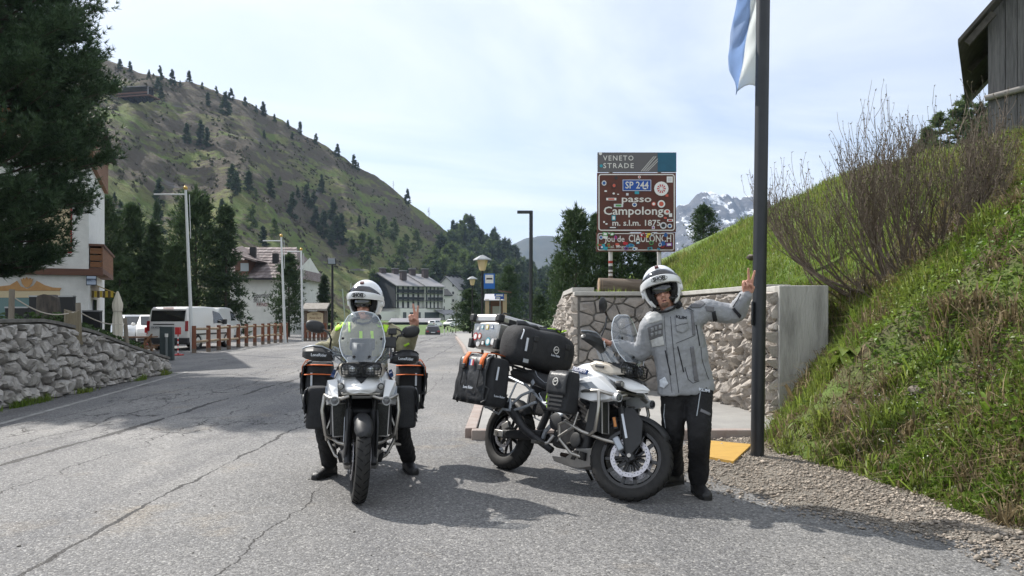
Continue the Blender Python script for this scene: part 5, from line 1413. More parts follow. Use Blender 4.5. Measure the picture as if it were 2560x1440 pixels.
for bi,(x0,x1,y0) in enumerate(((0.0,10.0,0.0),(10.05,16.4,-1.2))):
    mb = MB(); mb.span((x0,y0+1.2,E0+0.01),(x1,D_+y0,E1))
    ym = y0+D_/2; mb.add([(x0,y0+1.2,E1),(x0,D_+y0,E1),(x0,ym,AP-0.4),(x1,y0+1.2,E1),(x1,D_+y0,E1),(x1,ym,AP-0.4)],[(0,1,2),(3,4,5)])
    bd = mb.build('cladding',m_dark,db,smooth=False)
    mb = MB()
    for s in (0,1):
        ye = y0-0.9 if s == 0 else D_+y0+0.9; zl = E1-0.35
        mb.add([(x0-0.7,ye,zl),(x1+0.35,ye,zl),(x1+0.35,ym,AP),(x0-0.7,ym,AP),(x0-0.7,ye,zl+0.3),(x1+0.35,ye,zl+0.3),(x1+0.35,ym,AP+0.3),(x0-0.7,ym,AP+0.3)],[(0,1,2,3),(4,5,6,7),(0,1,5,4),(1,2,6,5),(2,3,7,6),(3,0,4,7)])
    rf_ = mb.build('roof',m_zinc,db,smooth=False)
    for fx,fy in (((0.15,0.5),(0.5,0.2),(0.62,0.5)) if bi == 0 else ((0.2,0.45),(0.75,0.35))):
        xx_ = x0+(x1-x0)*fx; yy_ = y0+D_*fy; mb = MB(); mb.span((xx_-0.9,yy_-0.8,E1+2.0),(xx_+0.9,yy_+0.8,AP+(1.7 if fy > 0.3 else 0.6))); ch = mb.build('chimney',mat('chimney_brown',(0.05,0.035,0.035),rough=0.8),rf_,smooth=False)
        mb = MB(); mb.span((xx_-1.05,yy_-0.95,AP+(1.71 if fy > 0.3 else 0.61)),(xx_+1.05,yy_+0.95,AP+(1.95 if fy > 0.3 else 0.85))); mb.build('chimney_cap',m_zinc,ch,smooth=False)
    nb_ = 5 if bi == 0 else 4; bw = (x1-x0-0.6)/nb_
    for fl_ in range(3):
        z = E0+0.15+fl_*2.42
        mb = MB(); mb.span((x0+0.3,y0-0.3,z-0.14),(x1-0.1,y0+1.2,z)); slab_ = mb.build('balcony_floor',m_dark,db,smooth=False)
        if fl_ < 3:
            mb = MB(); mb.span((x0+0.3,y0+1.14,z+0.01),(x1-0.1,y0+1.19,z+2.25)); mb.build('white_wall',m_pale,db,smooth=False)
        for b in range(nb_):
            xx_ = x0+0.3+bw*b
            mb = MB(); mb.span((xx_+0.2,y0+1.08,z+0.05),(xx_+bw*0.48,y0+1.13,z+2.1)); mb.build('window',m_black,db,smooth=False)
            if fl_ > 0:
                mb = MB(); mb.span((xx_+0.02,y0-0.34,z+0.15),(xx_+bw-0.04,y0-0.28,z+1.05)); mb.build('railing_panel',m_dark,slab_,smooth=False)
    mb = MB(); mb.span((x1-0.12,y0-0.4,E0),(x1+0.05,y0+1.25,E1-0.3)); mb.build('end_fin',m_pale,db,smooth=False)
mb = MB(); mb.add([(13.0,-7,1.6),(20,-7,1.6),(20,-1.2,3.2),(13,-1.2,3.2),(13.0,-7,1.75),(20,-7,1.75),(20,-1.2,3.35),(13,-1.2,3.35)],[(0,1,2,3),(4,5,6,7),(0,1,5,4),(1,2,6,5),(2,3,7,6),(3,0,4,7)]); mb.build('porch_roof',m_zinc,db,smooth=False)
for x_ in (13.3,16.5,19.6): mb = MB(); mb.span((x_-0.1,-6.8,-1.2),(x_+0.1,-6.6,1.7)); mb.build('porch_post',m_black,db)
sh = thing('long_shed','low grey roofed shed on the lawn before the dark apartment block','shed',P(1035,812,185))
mb = MB(); mb.span((-6,0,-1.2),(6,4,0.6)); mb.build('wall',m_dark,sh,smooth=False)
mb = MB(); mb.add([(-6.4,-0.6,0.55),(6.4,-0.6,0.55),(6.4,4.6,1.5),(-6.4,4.6,1.5),(-6.4,-0.6,0.7),(6.4,-0.6,0.7),(6.4,4.6,1.65),(-6.4,4.6,1.65)],[(0,1,2,3),(4,5,6,7),(0,1,5,4),(1,2,6,5),(2,3,7,6),(3,0,4,7)]); mb.build('roof',m_zinc,sh,smooth=False)
WYd = 264.0; wc = P(1146,788,WYd)
wb = thing('white_block','tall white apartment house with a row of small windows','building',(wc.x,WYd,-0.1),R(-30))
zE = CH+(HZ-722)/F*WYd; zA = CH+(HZ-692)/F*(WYd+3)
mb = MB(); mb.add([(-9.5,0,-1.3),(0,0,-1.3),(0,0,zE),(-5.2,0,zA),(-9.5,0,zE+0.6),(-9.5,17,-1.3),(0,17,-1.3),(0,17,zE),(-5.2,17,zA),(-9.5,17,zE+0.6)],[(0,1,2,3,4),(5,9,8,7,6),(1,6,7,2),(0,4,9,5)]); mb.build('wall',m_pale,wb,smooth=False)
mb = MB()
for (xa,za,xb,zb2) in ((0.7,zE-0.5,-5.2,zA+0.05),(-10.2,zE+0.1,-5.2,zA+0.05)):
    mb.add([(xa,-0.6,za),(xb,-0.6,zb2),(xb,17.5,zb2),(xa,17.5,za),(xa,-0.6,za+0.3),(xb,-0.6,zb2+0.3),(xb,17.5,zb2+0.3),(xa,17.5,za+0.3)],[(0,1,2,3),(4,5,6,7),(0,1,5,4),(1,2,6,5),(2,3,7,6),(3,0,4,7)])
wr = mb.build('roof',m_zinc,wb,smooth=False)
for k in range(6): mb = MB(); mb.span((-5.8,1+k*2.6,zA-0.5),(-4.8,2+k*2.6,zA+1.0)); mb.build('chimney',m_dark,wr,smooth=False)
for py in (712,731,750,769):
    z = CH+(HZ-py)/F*WYd; mb = MB(); mb.span((-2.6,-0.06,z-0.5),(-1.9,-0.005,z+0.4)); mb.build('window',m_black,wb,smooth=False)
    for k in range(4): mb = MB(); mb.span((0.005,2+k*3.6,z-0.6),(0.06,3+k*3.6,z+0.4)); mb.build('window',m_black,wb,smooth=False)
ga = thing('annex_house','small white annex with dark roof between the two apartment blocks','building',P(1113,800,256),R(22))
mb = MB(); mb.span((-2.2,0,-1.5),(2.2,6,8.3)); mb.build('wall',m_pale,ga,smooth=False)
mb = MB(); mb.add([(-2.6,-0.5,8.3),(2.6,-0.5,8.3),(2.6,6,11.0),(-2.6,6,11.0),(-2.6,-0.5,8.6),(2.6,-0.5,8.6)],[(0,1,2,3),(0,1,5,4),(4,5,2,3)]); mb.build('roof',m_dark,ga,smooth=False)
for k in range(3): mb = MB(); mb.span((-1.2,-0.06,1.0+k*2.5),(-0.2,-0.005,2.2+k*2.5)); mb.build('window',m_black,ga,smooth=False)

# gallery on the hillside
hg = hill_hit(345,262)
gl_ = thing('hillside_gallery','long dark wooden gallery jutting from the upper hillside','building',hg,R(-12))
sG = hg.y/F
mb = MB(); mb.span((-110*sG,-3,16*sG),(45*sG,4,19*sG)); mb.build('deck',m_beam,gl_,smooth=False)
mb = MB(); mb.add([(-110*sG,-4,40*sG),(43*sG,-4,36*sG),(43*sG,5,42*sG),(-110*sG,5,46*sG),(-110*sG,-4,42*sG),(43*sG,-4,38*sG)],[(0,1,2,3),(0,1,5,4),(4,5,2,3)]); mb.build('roof',m_zinc,gl_,smooth=False)
mb = MB(); mb.span((-110*sG,1.0,19*sG),(38*sG,1.5,38*sG)); mb.build('back_wall',m_black,gl_,smooth=False)
mb = MB(); mb.span((-110*sG,-3.1,22*sG),(43*sG,-2.9,26*sG)); mb.build('railing',m_beam,gl_,smooth=False)
for k in range(7):
    x_ = (-70+k*17)*sG; mb = MB(); mb.add([(x_-4*sG,-2,16*sG),(x_+4*sG,-2,16*sG),(x_+1.5*sG,0.5,4*sG),(x_-1.5*sG,0.5,4*sG),(x_-4*sG,3,16*sG),(x_+4*sG,3,16*sG)],[(0,1,2,3),(0,3,4),(1,5,2),(4,5,2,3)]); mb.build('bracket',m_dark,gl_,smooth=False)
mb = MB(); mb.span((42*sG,-3.2,18*sG),(44*sG,-2.8,38*sG)); mb.build('end_post',m_zinc,gl_,smooth=False)

# ------------------------------------------------------------ street furniture
m_wpole = mat('white_pole',(0.62,0.64,0.64),rough=0.5)
m_gold = mat('gold_ball',(0.55,0.36,0.10),rough=0.35,metal=0.6)
m_post = mat('red_brown_post',(0.22,0.085,0.045),(0.15,0.06,0.035),scale=8,rough=0.8)
m_rail = mat('pale_rail',(0.38,0.29,0.19),(0.27,0.20,0.13),scale=8,rough=0.8,stretch=(1,1,4))
for i,(bx_,bpy_,tx_,tpy_,ax0,apy_,lab) in enumerate([(481,880,464,474,385,486,'tall white flagpole with side arm nearest the white van'),(713,857,703,592,657,602,'white flagpole with side arm before the apartment hotel'),(757,852,753,626,718,629,'white flagpole left of the wooden hotel board')]):
    b = G(bx_,bpy_); t = P(tx_,tpy_,b.y); r_ = thing('white_flagpole',lab,'flagpole',b,0,'white flagpoles by the car park'); d = t-b
    mb = MB(); mb.tube([(0,0,-0.05),d*0.45,d],[0.075,0.06,0.045],10); mb.build('pole',m_wpole,r_)
    mb = MB(); mb.sphere(d+Vector((0,0,0.06)),0.085,10,8); mb.build('gold_ball',m_gold,r_)
    a = P(ax0,apy_,b.y)-b; c = P(tx_+2,apy_,b.y)-b; mb = MB(); mb.cyl(a,c,0.028,seg=8); mb.build('arm',m_wpole,r_)
    mb = MB(); mb.cyl(d*0.97+Vector((0.14,0,0)),d*0.70+Vector((0.12,0,0)),0.012,seg=6); mb.build('halyard',m_wpole,r_)
def fence(xs,bys,hgt,label,low=True):
    b0 = G(xs[0],bys[0]); t = thing('post_and_rail_fence',label,'fence',b0); pp = []
    for x_,y_ in zip(xs,bys):
        p = G(x_,y_); q = p-b0; pp.append(q); mb = MB(); mb.cyl(q+Vector((0,0,0.16)),q+Vector((0,0,hgt)),0.085,0.08,10); po = mb.build('post',m_post,t)
        mb = MB(); mb.cyl(q+Vector((0,0,-0.05)),q+Vector((0,0,0.162)),0.088,seg=10); mb.build('post_foot',m_log,po)
    for a,b in zip(pp[:-1],pp[1:]):
        for z in ((hgt-0.12,0.42) if low else (0.55,)): mb = MB(); mb.cyl(a+Vector((0,-0.02,z)),b+Vector((0,-0.02,z+random.uniform(-.03,.03))),0.05,seg=8); mb.build('rail',m_rail,t)
fence([485,521,547,572,596,616,637,657,672,688,702,716],[882,879,875,873,868,866,864,861,859,857,856,855],1.04,'reddish post and rail fence beside the white van')
fence([764,774.5,785,796,805,813,830,846],[852,852,851.5,851,850.5,850,849,848],1.0,'short post and rail fence under the wooden hotel board',False)
# hotel board
hb0 = G(788,846); hbt = thing('hotel_notice_board','wooden roofed hotel board with cream sign','sign',hb0)
def BL(px,py): p = P(px,py,hb0.y); return Vector((p.x-hb0.x,0,p.z-hb0.z))
for px in (765,815): mb = MB(); q = BL(px,846); mb.span((q.x-0.09,-0.09,-0.1),(q.x+0.09,0.09,BL(0,776).z)); mb.build('post',m_log,hbt)
mb = MB(); a,b = BL(759,776),BL(821,768); mb.add([(a.x,-0.5,a.z-0.02),(b.x,-0.5,a.z-0.02),(b.x,0.3,b.z+0.15),(a.x,0.3,b.z+0.15),(a.x,-0.5,a.z+0.10),(b.x,-0.5,a.z+0.10),(b.x,0.3,b.z+0.27),(a.x,0.3,b.z+0.27)],[(0,1,2,3),(4,5,6,7),(0,1,5,4),(1,2,6,5),(2,3,7,6),(3,0,4,7)]); mb.build('roof',mat('grey_shingle',(0.24,0.22,0.19),(0.33,0.31,0.28),scale=6,rough=0.9),hbt,smooth=False)
a,b = BL(769,809),BL(809,779); pts = [(a.x,a.z),(b.x,a.z),(b.x,b.z-0.12)]+[(b.x+(a.x-b.x)*k/8,b.z-0.12+0.12*math.sin(PI*k/8)) for k in range(1,8)]+[(a.x,b.z-0.12)]
mb = MB(); mb.prism(pts,-0.12,-0.08); bs_ = mb.build('sign',m_paintC,hbt,smooth=False)
mb = MB(); mb.span((a.x-0.1,-0.06,a.z-0.5),(b.x+0.1,-0.02,b.z+0.02)); mb.build('back_board',m_beam,hbt,smooth=False)
m_wr = mat('brown_writing',(0.16,0.05,0.03),rough=0.8)
text('HOTEL',0.16,m_wr,bs_,frame(BL(789,786)+Vector((0,-0.125,0)),(1,0,0),(0,0,1)),width=0.34)
text('Monte Cherz',0.22,m_wr,bs_,frame(BL(789,795)+Vector((0,-0.125,0)),(1,0,0),(0,0,1)),width=0.74,shear=0.3)
text('* * *',0.12,m_wr,bs_,frame(BL(789,803)+Vector((0,-0.125,0)),(1,0,0),(0,0,1)),width=0.16)
# black floodlight pole
q = G(831,852); fp = thing('floodlight_pole','black pole with square floodlight behind the first rider','lamp',q)
t = P(831,662,q.y)-q; mb = MB(); mb.cyl((0,0,-0.05),t,0.075,0.06,10); mb.build('pole',m_black,fp)
mb = MB(); mb.box(t+Vector((0,-0.08,0.2)),(0.46,0.18,0.36),(R(15),0,0)); mb.build('lamp_housing',m_black,fp,bevel=0.02)
mb = MB(); mb.box(t+Vector((0,-0.19,0.19)),(0.40,0.02,0.30),(R(15),0,0)); mb.build('lamp_glass',mat('flood_glass',(0.30,0.34,0.38),rough=0.15),fp)
# two thin pale poles behind the first rider
for i,(x0,y0,x1,y1,lab) in enumerate([(866,800,856,722,'thin leaning pale pole left of the rider in the olive jacket'),(877,800,877,708,'thin upright pale pole just left of the rider helmet')]):
    Yp = 70; a = P(x0,850,Yp); a.z = float(zg(0,Yp)); b = P(x1,y1,Yp); o = thing('thin_pole',lab,'pole',a); mb = MB(); mb.cyl((0,0,-0.1),b-a,0.05,seg=8); mb.build('pole',mat('pale_green_pole',(0.36,0.42,0.34),rough=0.6),o)
# barrier posts
m_rw = mat('barrier_red',(0.45,0.02,0.02),rough=0.5)
for i,(px,py0,pyt,lab) in enumerate([(445,888,818,'red and white barrier post standing before the van corner'),(368,872,818,'red and white barrier post at the left of the van')]):
    b = G(px,py0); t = P(px,pyt,b.y)-b; o = thing('barrier_post',lab,'post',b,0,'barrier posts by the van')
    for k in range(9): mb = MB(); mb.cyl(t*(k/9*0.75),t*((k+1)/9*0.75),0.025,seg=8); mb.build('band',m_rw if k % 2 == 0 else m_wpole,o)
    mb = MB(); mb.lathe([(0.20,0.0),(0.20,0.03),(0.05,0.05)],16); mb.build('foot',m_rw,o)
    mb = MB(); mb.span((-0.08,-0.08,t.z*0.74),(0.08,0.08,t.z)); mb.build('head',m_rw,o,bevel=0.01)
# green utility cabinet
gb_ = G(415,901); gr2 = thing('utility_cabinet','dark green utility cabinet at the lower end of the stone wall','cabinet',gb_,R(8))
mb = MB(); mb.span((-0.20,0,-0.05),(0.20,0.22,1.08)); mb.build('body',mat('bottle_green',(0.030,0.045,0.045),(0.04,0.055,0.055),scale=4,rough=0.5),gr2,bevel=0.015)
mb = MB(); mb.cyl((0.03,-0.05,0.0),(0.03,-0.05,0.75),0.04,seg=10); mb.build('pipe',mat('grey_pipe',(0.14,0.16,0.16),rough=0.5),gr2)
mb = MB(); mb.cyl((0.03,-0.05,0.75),(0.03,-0.05,0.86),0.05,seg=10); mb.build('pipe_cap',m_white,gr2)
# modern street lamp
q = Vector(((1327-1280)/F*25,25,0.10)); ml = thing('street_lamp','modern dark street lamp with flat horizontal head','street lamp',q)
t = P(1328,527,25)-q; mb = MB(); mb.cyl((0,0,0),(0.01,0,t.z),0.062,seg=12); mb.build('pole',m_pole,ml)
mb = MB(); mb.span((-0.46,-0.09,t.z-0.09),(0.06,0.09,t.z)); mb.build('lamp_head',m_pole,ml,bevel=0.01)
# lantern lamps
def lantern(px,Y,ptop,label):
    q = Vector(((px-1280)/F*Y,Y,0.10 if Y < 40 else 0.05)); o = thing('lantern_lamp',label,'street lamp',q,0,'lantern lamps along the pavement')
    H = P(px,ptop,Y).z-q.z; s = 0.55
    mb = MB(); mb.cyl((0,0,0),(0,0,H-s),0.05,0.04,10); mb.build('pole',m_black,o)
    mb = MB(); mb.lathe([(0.06,H-s),(0.11,H-s+0.03),(0.19,H-0.17)],6); mb.build('lantern_glass',mat('lantern_glass',(0.75,0.62,0.38),rough=0.4,trans=0.3),o,smooth=False)
    mb = MB(); mb.lathe([(0.33,H-0.18),(0.31,H-0.14),(0.10,H-0.02),(0.03,H)],6); mb.build('lantern_roof',mat('lantern_roof',(0.30,0.32,0.33),rough=0.5),o,smooth=False)
    return o
lantern(1206,26,638,'larger lantern lamp on a black post carrying the bus sign')
lantern(1181,45,691,'smaller lantern lamp further along the pavement')
q = Vector(((1223-1280)/F*25.9,25.9,0)); bs2 = thing('bus_stop_sign','blue and white bus stop sign on the lantern post','sign',(q.x,q.y,0.1))
def UL(px,py): p = P(px,py,25.9); return Vector((p.x-q.x,0,p.z-0.1))
a,b = UL(1209.5,722),UL(1237,684); mb = MB(); mb.span((a.x,-0.02,a.z),(b.x,0.0,b.z)); bpn = mb.build('panel',mat('bus_blue',(0.012,0.12,0.42),rough=0.45),bs2,bevel=0.01)
a2,b2 = UL(1213,708),UL(1233.5,687); mb = MB(); mb.span((a2.x,-0.024,a2.z),(b2.x,-0.021,b2.z)); mb.build('white_field',m_white,bpn,smooth=False)
a2,b2 = UL(1216,699),UL(1231,695); mb = MB(); mb.span((a2.x,-0.028,a2.z),(b2.x,-0.025,b2.z)); mb.build('bus_pictogram',m_black,bpn,smooth=False)
mb = MB(); mb.span((a.x-0.06,-0.01,(a.z+b.z)/2-0.02),(a.x,0.01,(a.z+b.z)/2+0.02)); mb.build('bracket',m_black,bs2)
# bus shelter
q = P(1248,788,52); q.z = 0.1; bsh = thing('bus_shelter','small wooden bus shelter with pale roof beside the pavement','shelter',q)
def KL(px,py): p = P(px,py,52); return Vector((p.x-q.x,0,p.z-q.z))
a,b = KL(1214,0),KL(1270,0)
mb = MB(); mb.span((a.x+0.3,1.5,0),(b.x-0.2,1.6,KL(0,745).z)); mb.build('back_wall',m_beam,bsh)
mb = MB(); mb.span((a.x+0.45,1.44,0.9),(b.x-0.5,1.49,2.0)); mb.build('window',mat('shelter_pane',(0.3,0.31,0.3),rough=0.2),bsh)
mb = MB(); mb.add([(a.x-0.1,-0.3,KL(0,752).z),(KL(1262,0).x,-0.3,KL(0,752).z),(KL(1262,0).x,1.8,KL(0,733).z),(a.x-0.1,1.8,KL(0,733).z),(a.x-0.1,-0.3,KL(0,750).z),(KL(1262,0).x,-0.3,KL(0,750).z)],[(0,1,2,3),(0,1,5,4),(4,5,2,3)]); mb.build('roof',mat('pale_sheet',(0.42,0.42,0.44),rough=0.5),bsh,smooth=False)
for px in (1262,1218): mb = MB(); c = KL(px,0).x; mb.span((c-0.14,-0.2,-0.1),(c+0.14,0.08,KL(0,735 if px > 1250 else 748).z)); mb.build('post',mat('pale_wood',(0.42,0.32,0.21),rough=0.8),bsh)
mb = MB(); mb.box(KL(1262,729)+Vector((0,0,0)),(0.95,0.7,0.07),(0,R(8),0)); mb.build('cap_roof',m_beam,bsh)
q2 = P(1248,788,40); q2.z = 0.1; rs = thing('direction_sign','small blue direction sign on a thin post near the shelter','sign',q2)
za = P(0,748,40).z-0.1; zb3 = P(0,734,40).z-0.1
mb = MB(); mb.cyl((0.05,0.03,0),(0.05,0.03,zb3),0.03,seg=8); mb.build('post',m_alu,rs)
mb = MB(); mb.span((-0.26,-0.02,(za+zb3)/2),(0.26,0,zb3)); pn = mb.build('panel',m_blue,rs,smooth=False)
mb = MB(); mb.span((-0.22,-0.02,za),(0.26,0,(za+zb3)/2-0.01)); pn2 = mb.build('panel',m_blue,rs,smooth=False)
mb = MB(); mb.span((-0.18,-0.026,(za+zb3)/2+0.03),(0.2,-0.022,zb3-0.05)); mb.build('lettering',m_white,pn,smooth=False)
mb = MB(); mb.span((-0.16,-0.026,za+0.03),(0.05,-0.022,(za+zb3)/2-0.05)); mb.build('lettering',m_white,pn2,smooth=False)
# delineator posts and a thin pole by the far road
for i,(px,py,lab) in enumerate([(1111,843,'nearest small black and white road marker post'),(1119,838,'second small road marker post along the far road'),(1127,835,'third small road marker post along the far road'),(1132,832,'farthest small road marker post by the far road')]):
    Y = 70+i*7; b = Vector(((px-1280)/F*Y,Y,float(zg(0,Y)))); o = thing('marker_post',lab,'post',b,0,'marker posts of the far road'); mb = MB(); mb.cyl((0,0,0),(0,0,0.6),0.06,seg=8); mb.build('stem',m_white,o); mb = MB(); mb.cyl((0,0,0.6),(0,0,0.95),0.065,0.05,seg=8); mb.build('cap',m_black,o)
Y = 62; b = Vector(((1139-1280)/F*Y,Y,-0.2)); o = thing('thin_pole','thin grey pole at the end of the pavement','pole',b); mb = MB(); mb.cyl((0,0,0),(0.12,0,P(0,765,Y).z+0.2),0.035,seg=8); mb.build('pole',m_log,o)

# ------------------------------------------------------------ terrace furniture
m_oldpost = mat('old_post',(0.17,0.145,0.115),(0.24,0.21,0.17),scale=7,rough=0.9,bump=0.6,stretch=(3,3,0.4))
m_rope = mat('rope',(0.46,0.42,0.36),rough=0.9)
TPp = []
for px,py0,py1,Y,lab in ((27,815,723,12.6,'left weathered wooden rope post on the terrace'),(199,838,757,14.0,'right weathered wooden rope post on the terrace'),(318,852,795,17.4,'short leaning wooden post among the flowers')):
    b = P(px,py0,Y)-Vector((0,0,0.1)); t = P(px+(-4 if px == 199 else (3 if px == 27 else -6)),py1,Y); o = thing('rope_post',lab,'post',b,0,'rope posts of the terrace'); mb = MB(); mb.tube([(0,0,0),t-b],[0.048,0.045],10); mb.build('post',m_oldpost,o); TPp.append(t)
ro = thing('rope','pale rope sagging between the wooden posts of the terrace','rope',TPp[0])
mb = MB(); a,b = TPp[0]+Vector((0,0,-0.12)),TPp[1]+Vector((0,0,-0.16)); mb.tube([a.lerp(b,k/12)-Vector((0,0,0.17*math.sin(PI*k/12)))-TPp[0] for k in range(13)],0.011,6); mb.build('rope_length',m_rope,ro)
mb = MB(); a,b = b,TPp[2]+Vector((0,0,-0.14)); mb.tube([a.lerp(b,k/10)-Vector((0,0,0.10*math.sin(PI*k/10)))-TPp[0] for k in range(11)],0.011,6); mb.build('rope_length',m_rope,ro)
m_stump = mat('dark_stump',(0.045,0.04,0.037),(0.10,0.085,0.07),scale=5,rough=0.95,bump=1.0,bscale=12,stretch=(2,2,0.6))
def stump(px,py0,py1,wpx,Y,m,label,seed):
    b = P(px,py0,Y); b.z -= 0.15; g = random.Random(seed); o = thing('tree_stump',label,'stump',b); H = P(px,py1,Y).z-b.z; r = wpx/2/F*Y; rings = []
    ph = [g.uniform(0,6) for _ in range(4)]
    for k in range(9):
        u_ = k/8; ring = []
        for j in range(20):
            q = 2*PI*j/20; rr_ = r*(1.25-0.35*u_**0.5)*(1+0.10*math.sin(3*q+ph[0]+u_*2)+0.07*math.sin(7*q+ph[1])); ring.append((rr_*math.cos(q),rr_*math.sin(q),H*u_+(0.04*math.sin(q*2+ph[2]) if k == 8 else 0)))
        rings.append(ring)
    mb = MB(); mb.loft(rings); mb.build('trunk',m,o,angle=60)
    return o
stump(122,830,741,52,14.6,m_stump,'tall dark tree stump between the black panels',1)
stump(180,842,778,36,13.9,mat('tan_stump',(0.14,0.115,0.075),(0.22,0.19,0.13),scale=5,rough=0.95,bump=0.9,bscale=14,stretch=(3,3,0.4)),'shorter tan tree stump beside the right rope post',2)
for x0,x1,y0,y1,Y,lab in ((72,183,740,826,15.6,'large black panel behind the dark stump'),(205,250,777,812,16.2,'small black panel right of the rope post'),(12,70,768,812,16.0,'low black panel under the hotel window')):
    a,b = P(x0,y1,Y),P(x1,y0,Y); o = thing('black_panel',lab,'panel',((a.x+b.x)/2,Y,a.z-0.1)); mb = MB(); mb.span((a.x-(a.x+b.x)/2,0,0),(b.x-(a.x+b.x)/2,0.10,b.z-a.z+0.1)); mb.build('board',m_black,o,bevel=0.008)
    mb = MB(); mb.span((a.x-(a.x+b.x)/2,-0.012,b.z-a.z+0.08),(b.x-(a.x+b.x)/2,0.112,b.z-a.z+0.112)); mb.build('top_trim',m_alu,o)
# closed parasol
q = G(294,860); q = Vector(((294-1280)/F*22,22,0.1)); ps_ = thing('closed_parasol','closed cream parasol standing over the terrace tables','parasol',q)
zt = P(0,728,22).z-0.1; mb = MB()
rings = []
for u_,r_ in ((0.18,0.09),(0.30,0.12),(0.48,0.13),(0.60,0.125),(0.70,0.105),(0.77,0.135),(0.82,0.13),(0.92,0.07),(0.985,0.03),(1.0,0.012)):
    rings.append([(r_*(1+0.16*math.sin(8*2*PI*j/32+u_*3))*math.cos(2*PI*j/32),r_*(1+0.16*math.sin(8*2*PI*j/32+u_*3))*math.sin(2*PI*j/32),zt*u_) for j in range(32)])
mb.loft(rings); mb.build('canopy',mat('cream_canvas',(0.60,0.56,0.47),rough=0.9),ps_,angle=70)
mb = MB(); mb.cyl((0,0,0),(0,0,zt*0.3),0.03,seg=8); mb.build('pole',m_beam,ps_)
mb = MB(); mb.tube([(0.13*math.cos(2*PI*k/16),0.13*math.sin(2*PI*k/16),zt*0.715) for k in range(17)],0.015,6); mb.build('strap',m_rope,ps_)
# picnic table and folding chair
q = Vector(((335-1280)/F*24,24,0.0)); pt_ = thing('picnic_table','wooden picnic table beside the parked white car','table',q,R(6))
m_pic = mat('picnic_wood',(0.22,0.125,0.07),(0.16,0.09,0.05),scale=6,rough=0.75)
for k in range(5): mb = MB(); mb.span((-0.75,-0.36+k*0.145,0.72),(0.62,-0.36+k*0.145+0.135,0.76)); mb.build('table_plank',m_pic,pt_)
for y in (-0.75,0.62): mb = MB(); mb.span((-0.75,y,0.42),(0.62,y+0.26,0.46)); mb.build('bench_plank',m_pic,pt_)
for x_ in (-0.55,0.42):
    for s in (-1,1): mb = MB(); mb.box((x_,s*0.32,0.36),(0.06,0.09,0.86),(R(s*28),0,0)); mb.build('leg',m_pic,pt_)
    mb = MB(); mb.span((x_-0.03,-0.8,0.34),(x_+0.03,0.8,0.42)); mb.build('cross_bar',m_pic,pt_)
q = Vector(((352-1280)/F*23,23,0.0)); fc_ = thing('folding_chair','orange wooden folding chair at the end of the picnic table','chair',q,R(20))
for s in (-0.2,0.2):
    mb = MB(); mb.box((0.0,s,0.40),(0.04,0.03,1.0),(0,R(35),0)); mb.build('leg',m_timber,fc_); mb = MB(); mb.box((0.0,s*0.85,0.26),(0.04,0.03,0.66),(0,R(-40),0)); mb.build('leg',m_timber,fc_)
for k in range(3): mb = MB(); mb.box((0.20+0.05*k,0,0.66+0.09*k),(0.02,0.40,0.06),(0,R(20),0)); mb.build('back_slat',m_timber,fc_)
for k in range(4): mb = MB(); mb.box((-0.18+0.1*k,0,0.44),(0.08,0.40,0.02)); mb.build('seat_slat',m_timber,fc_)
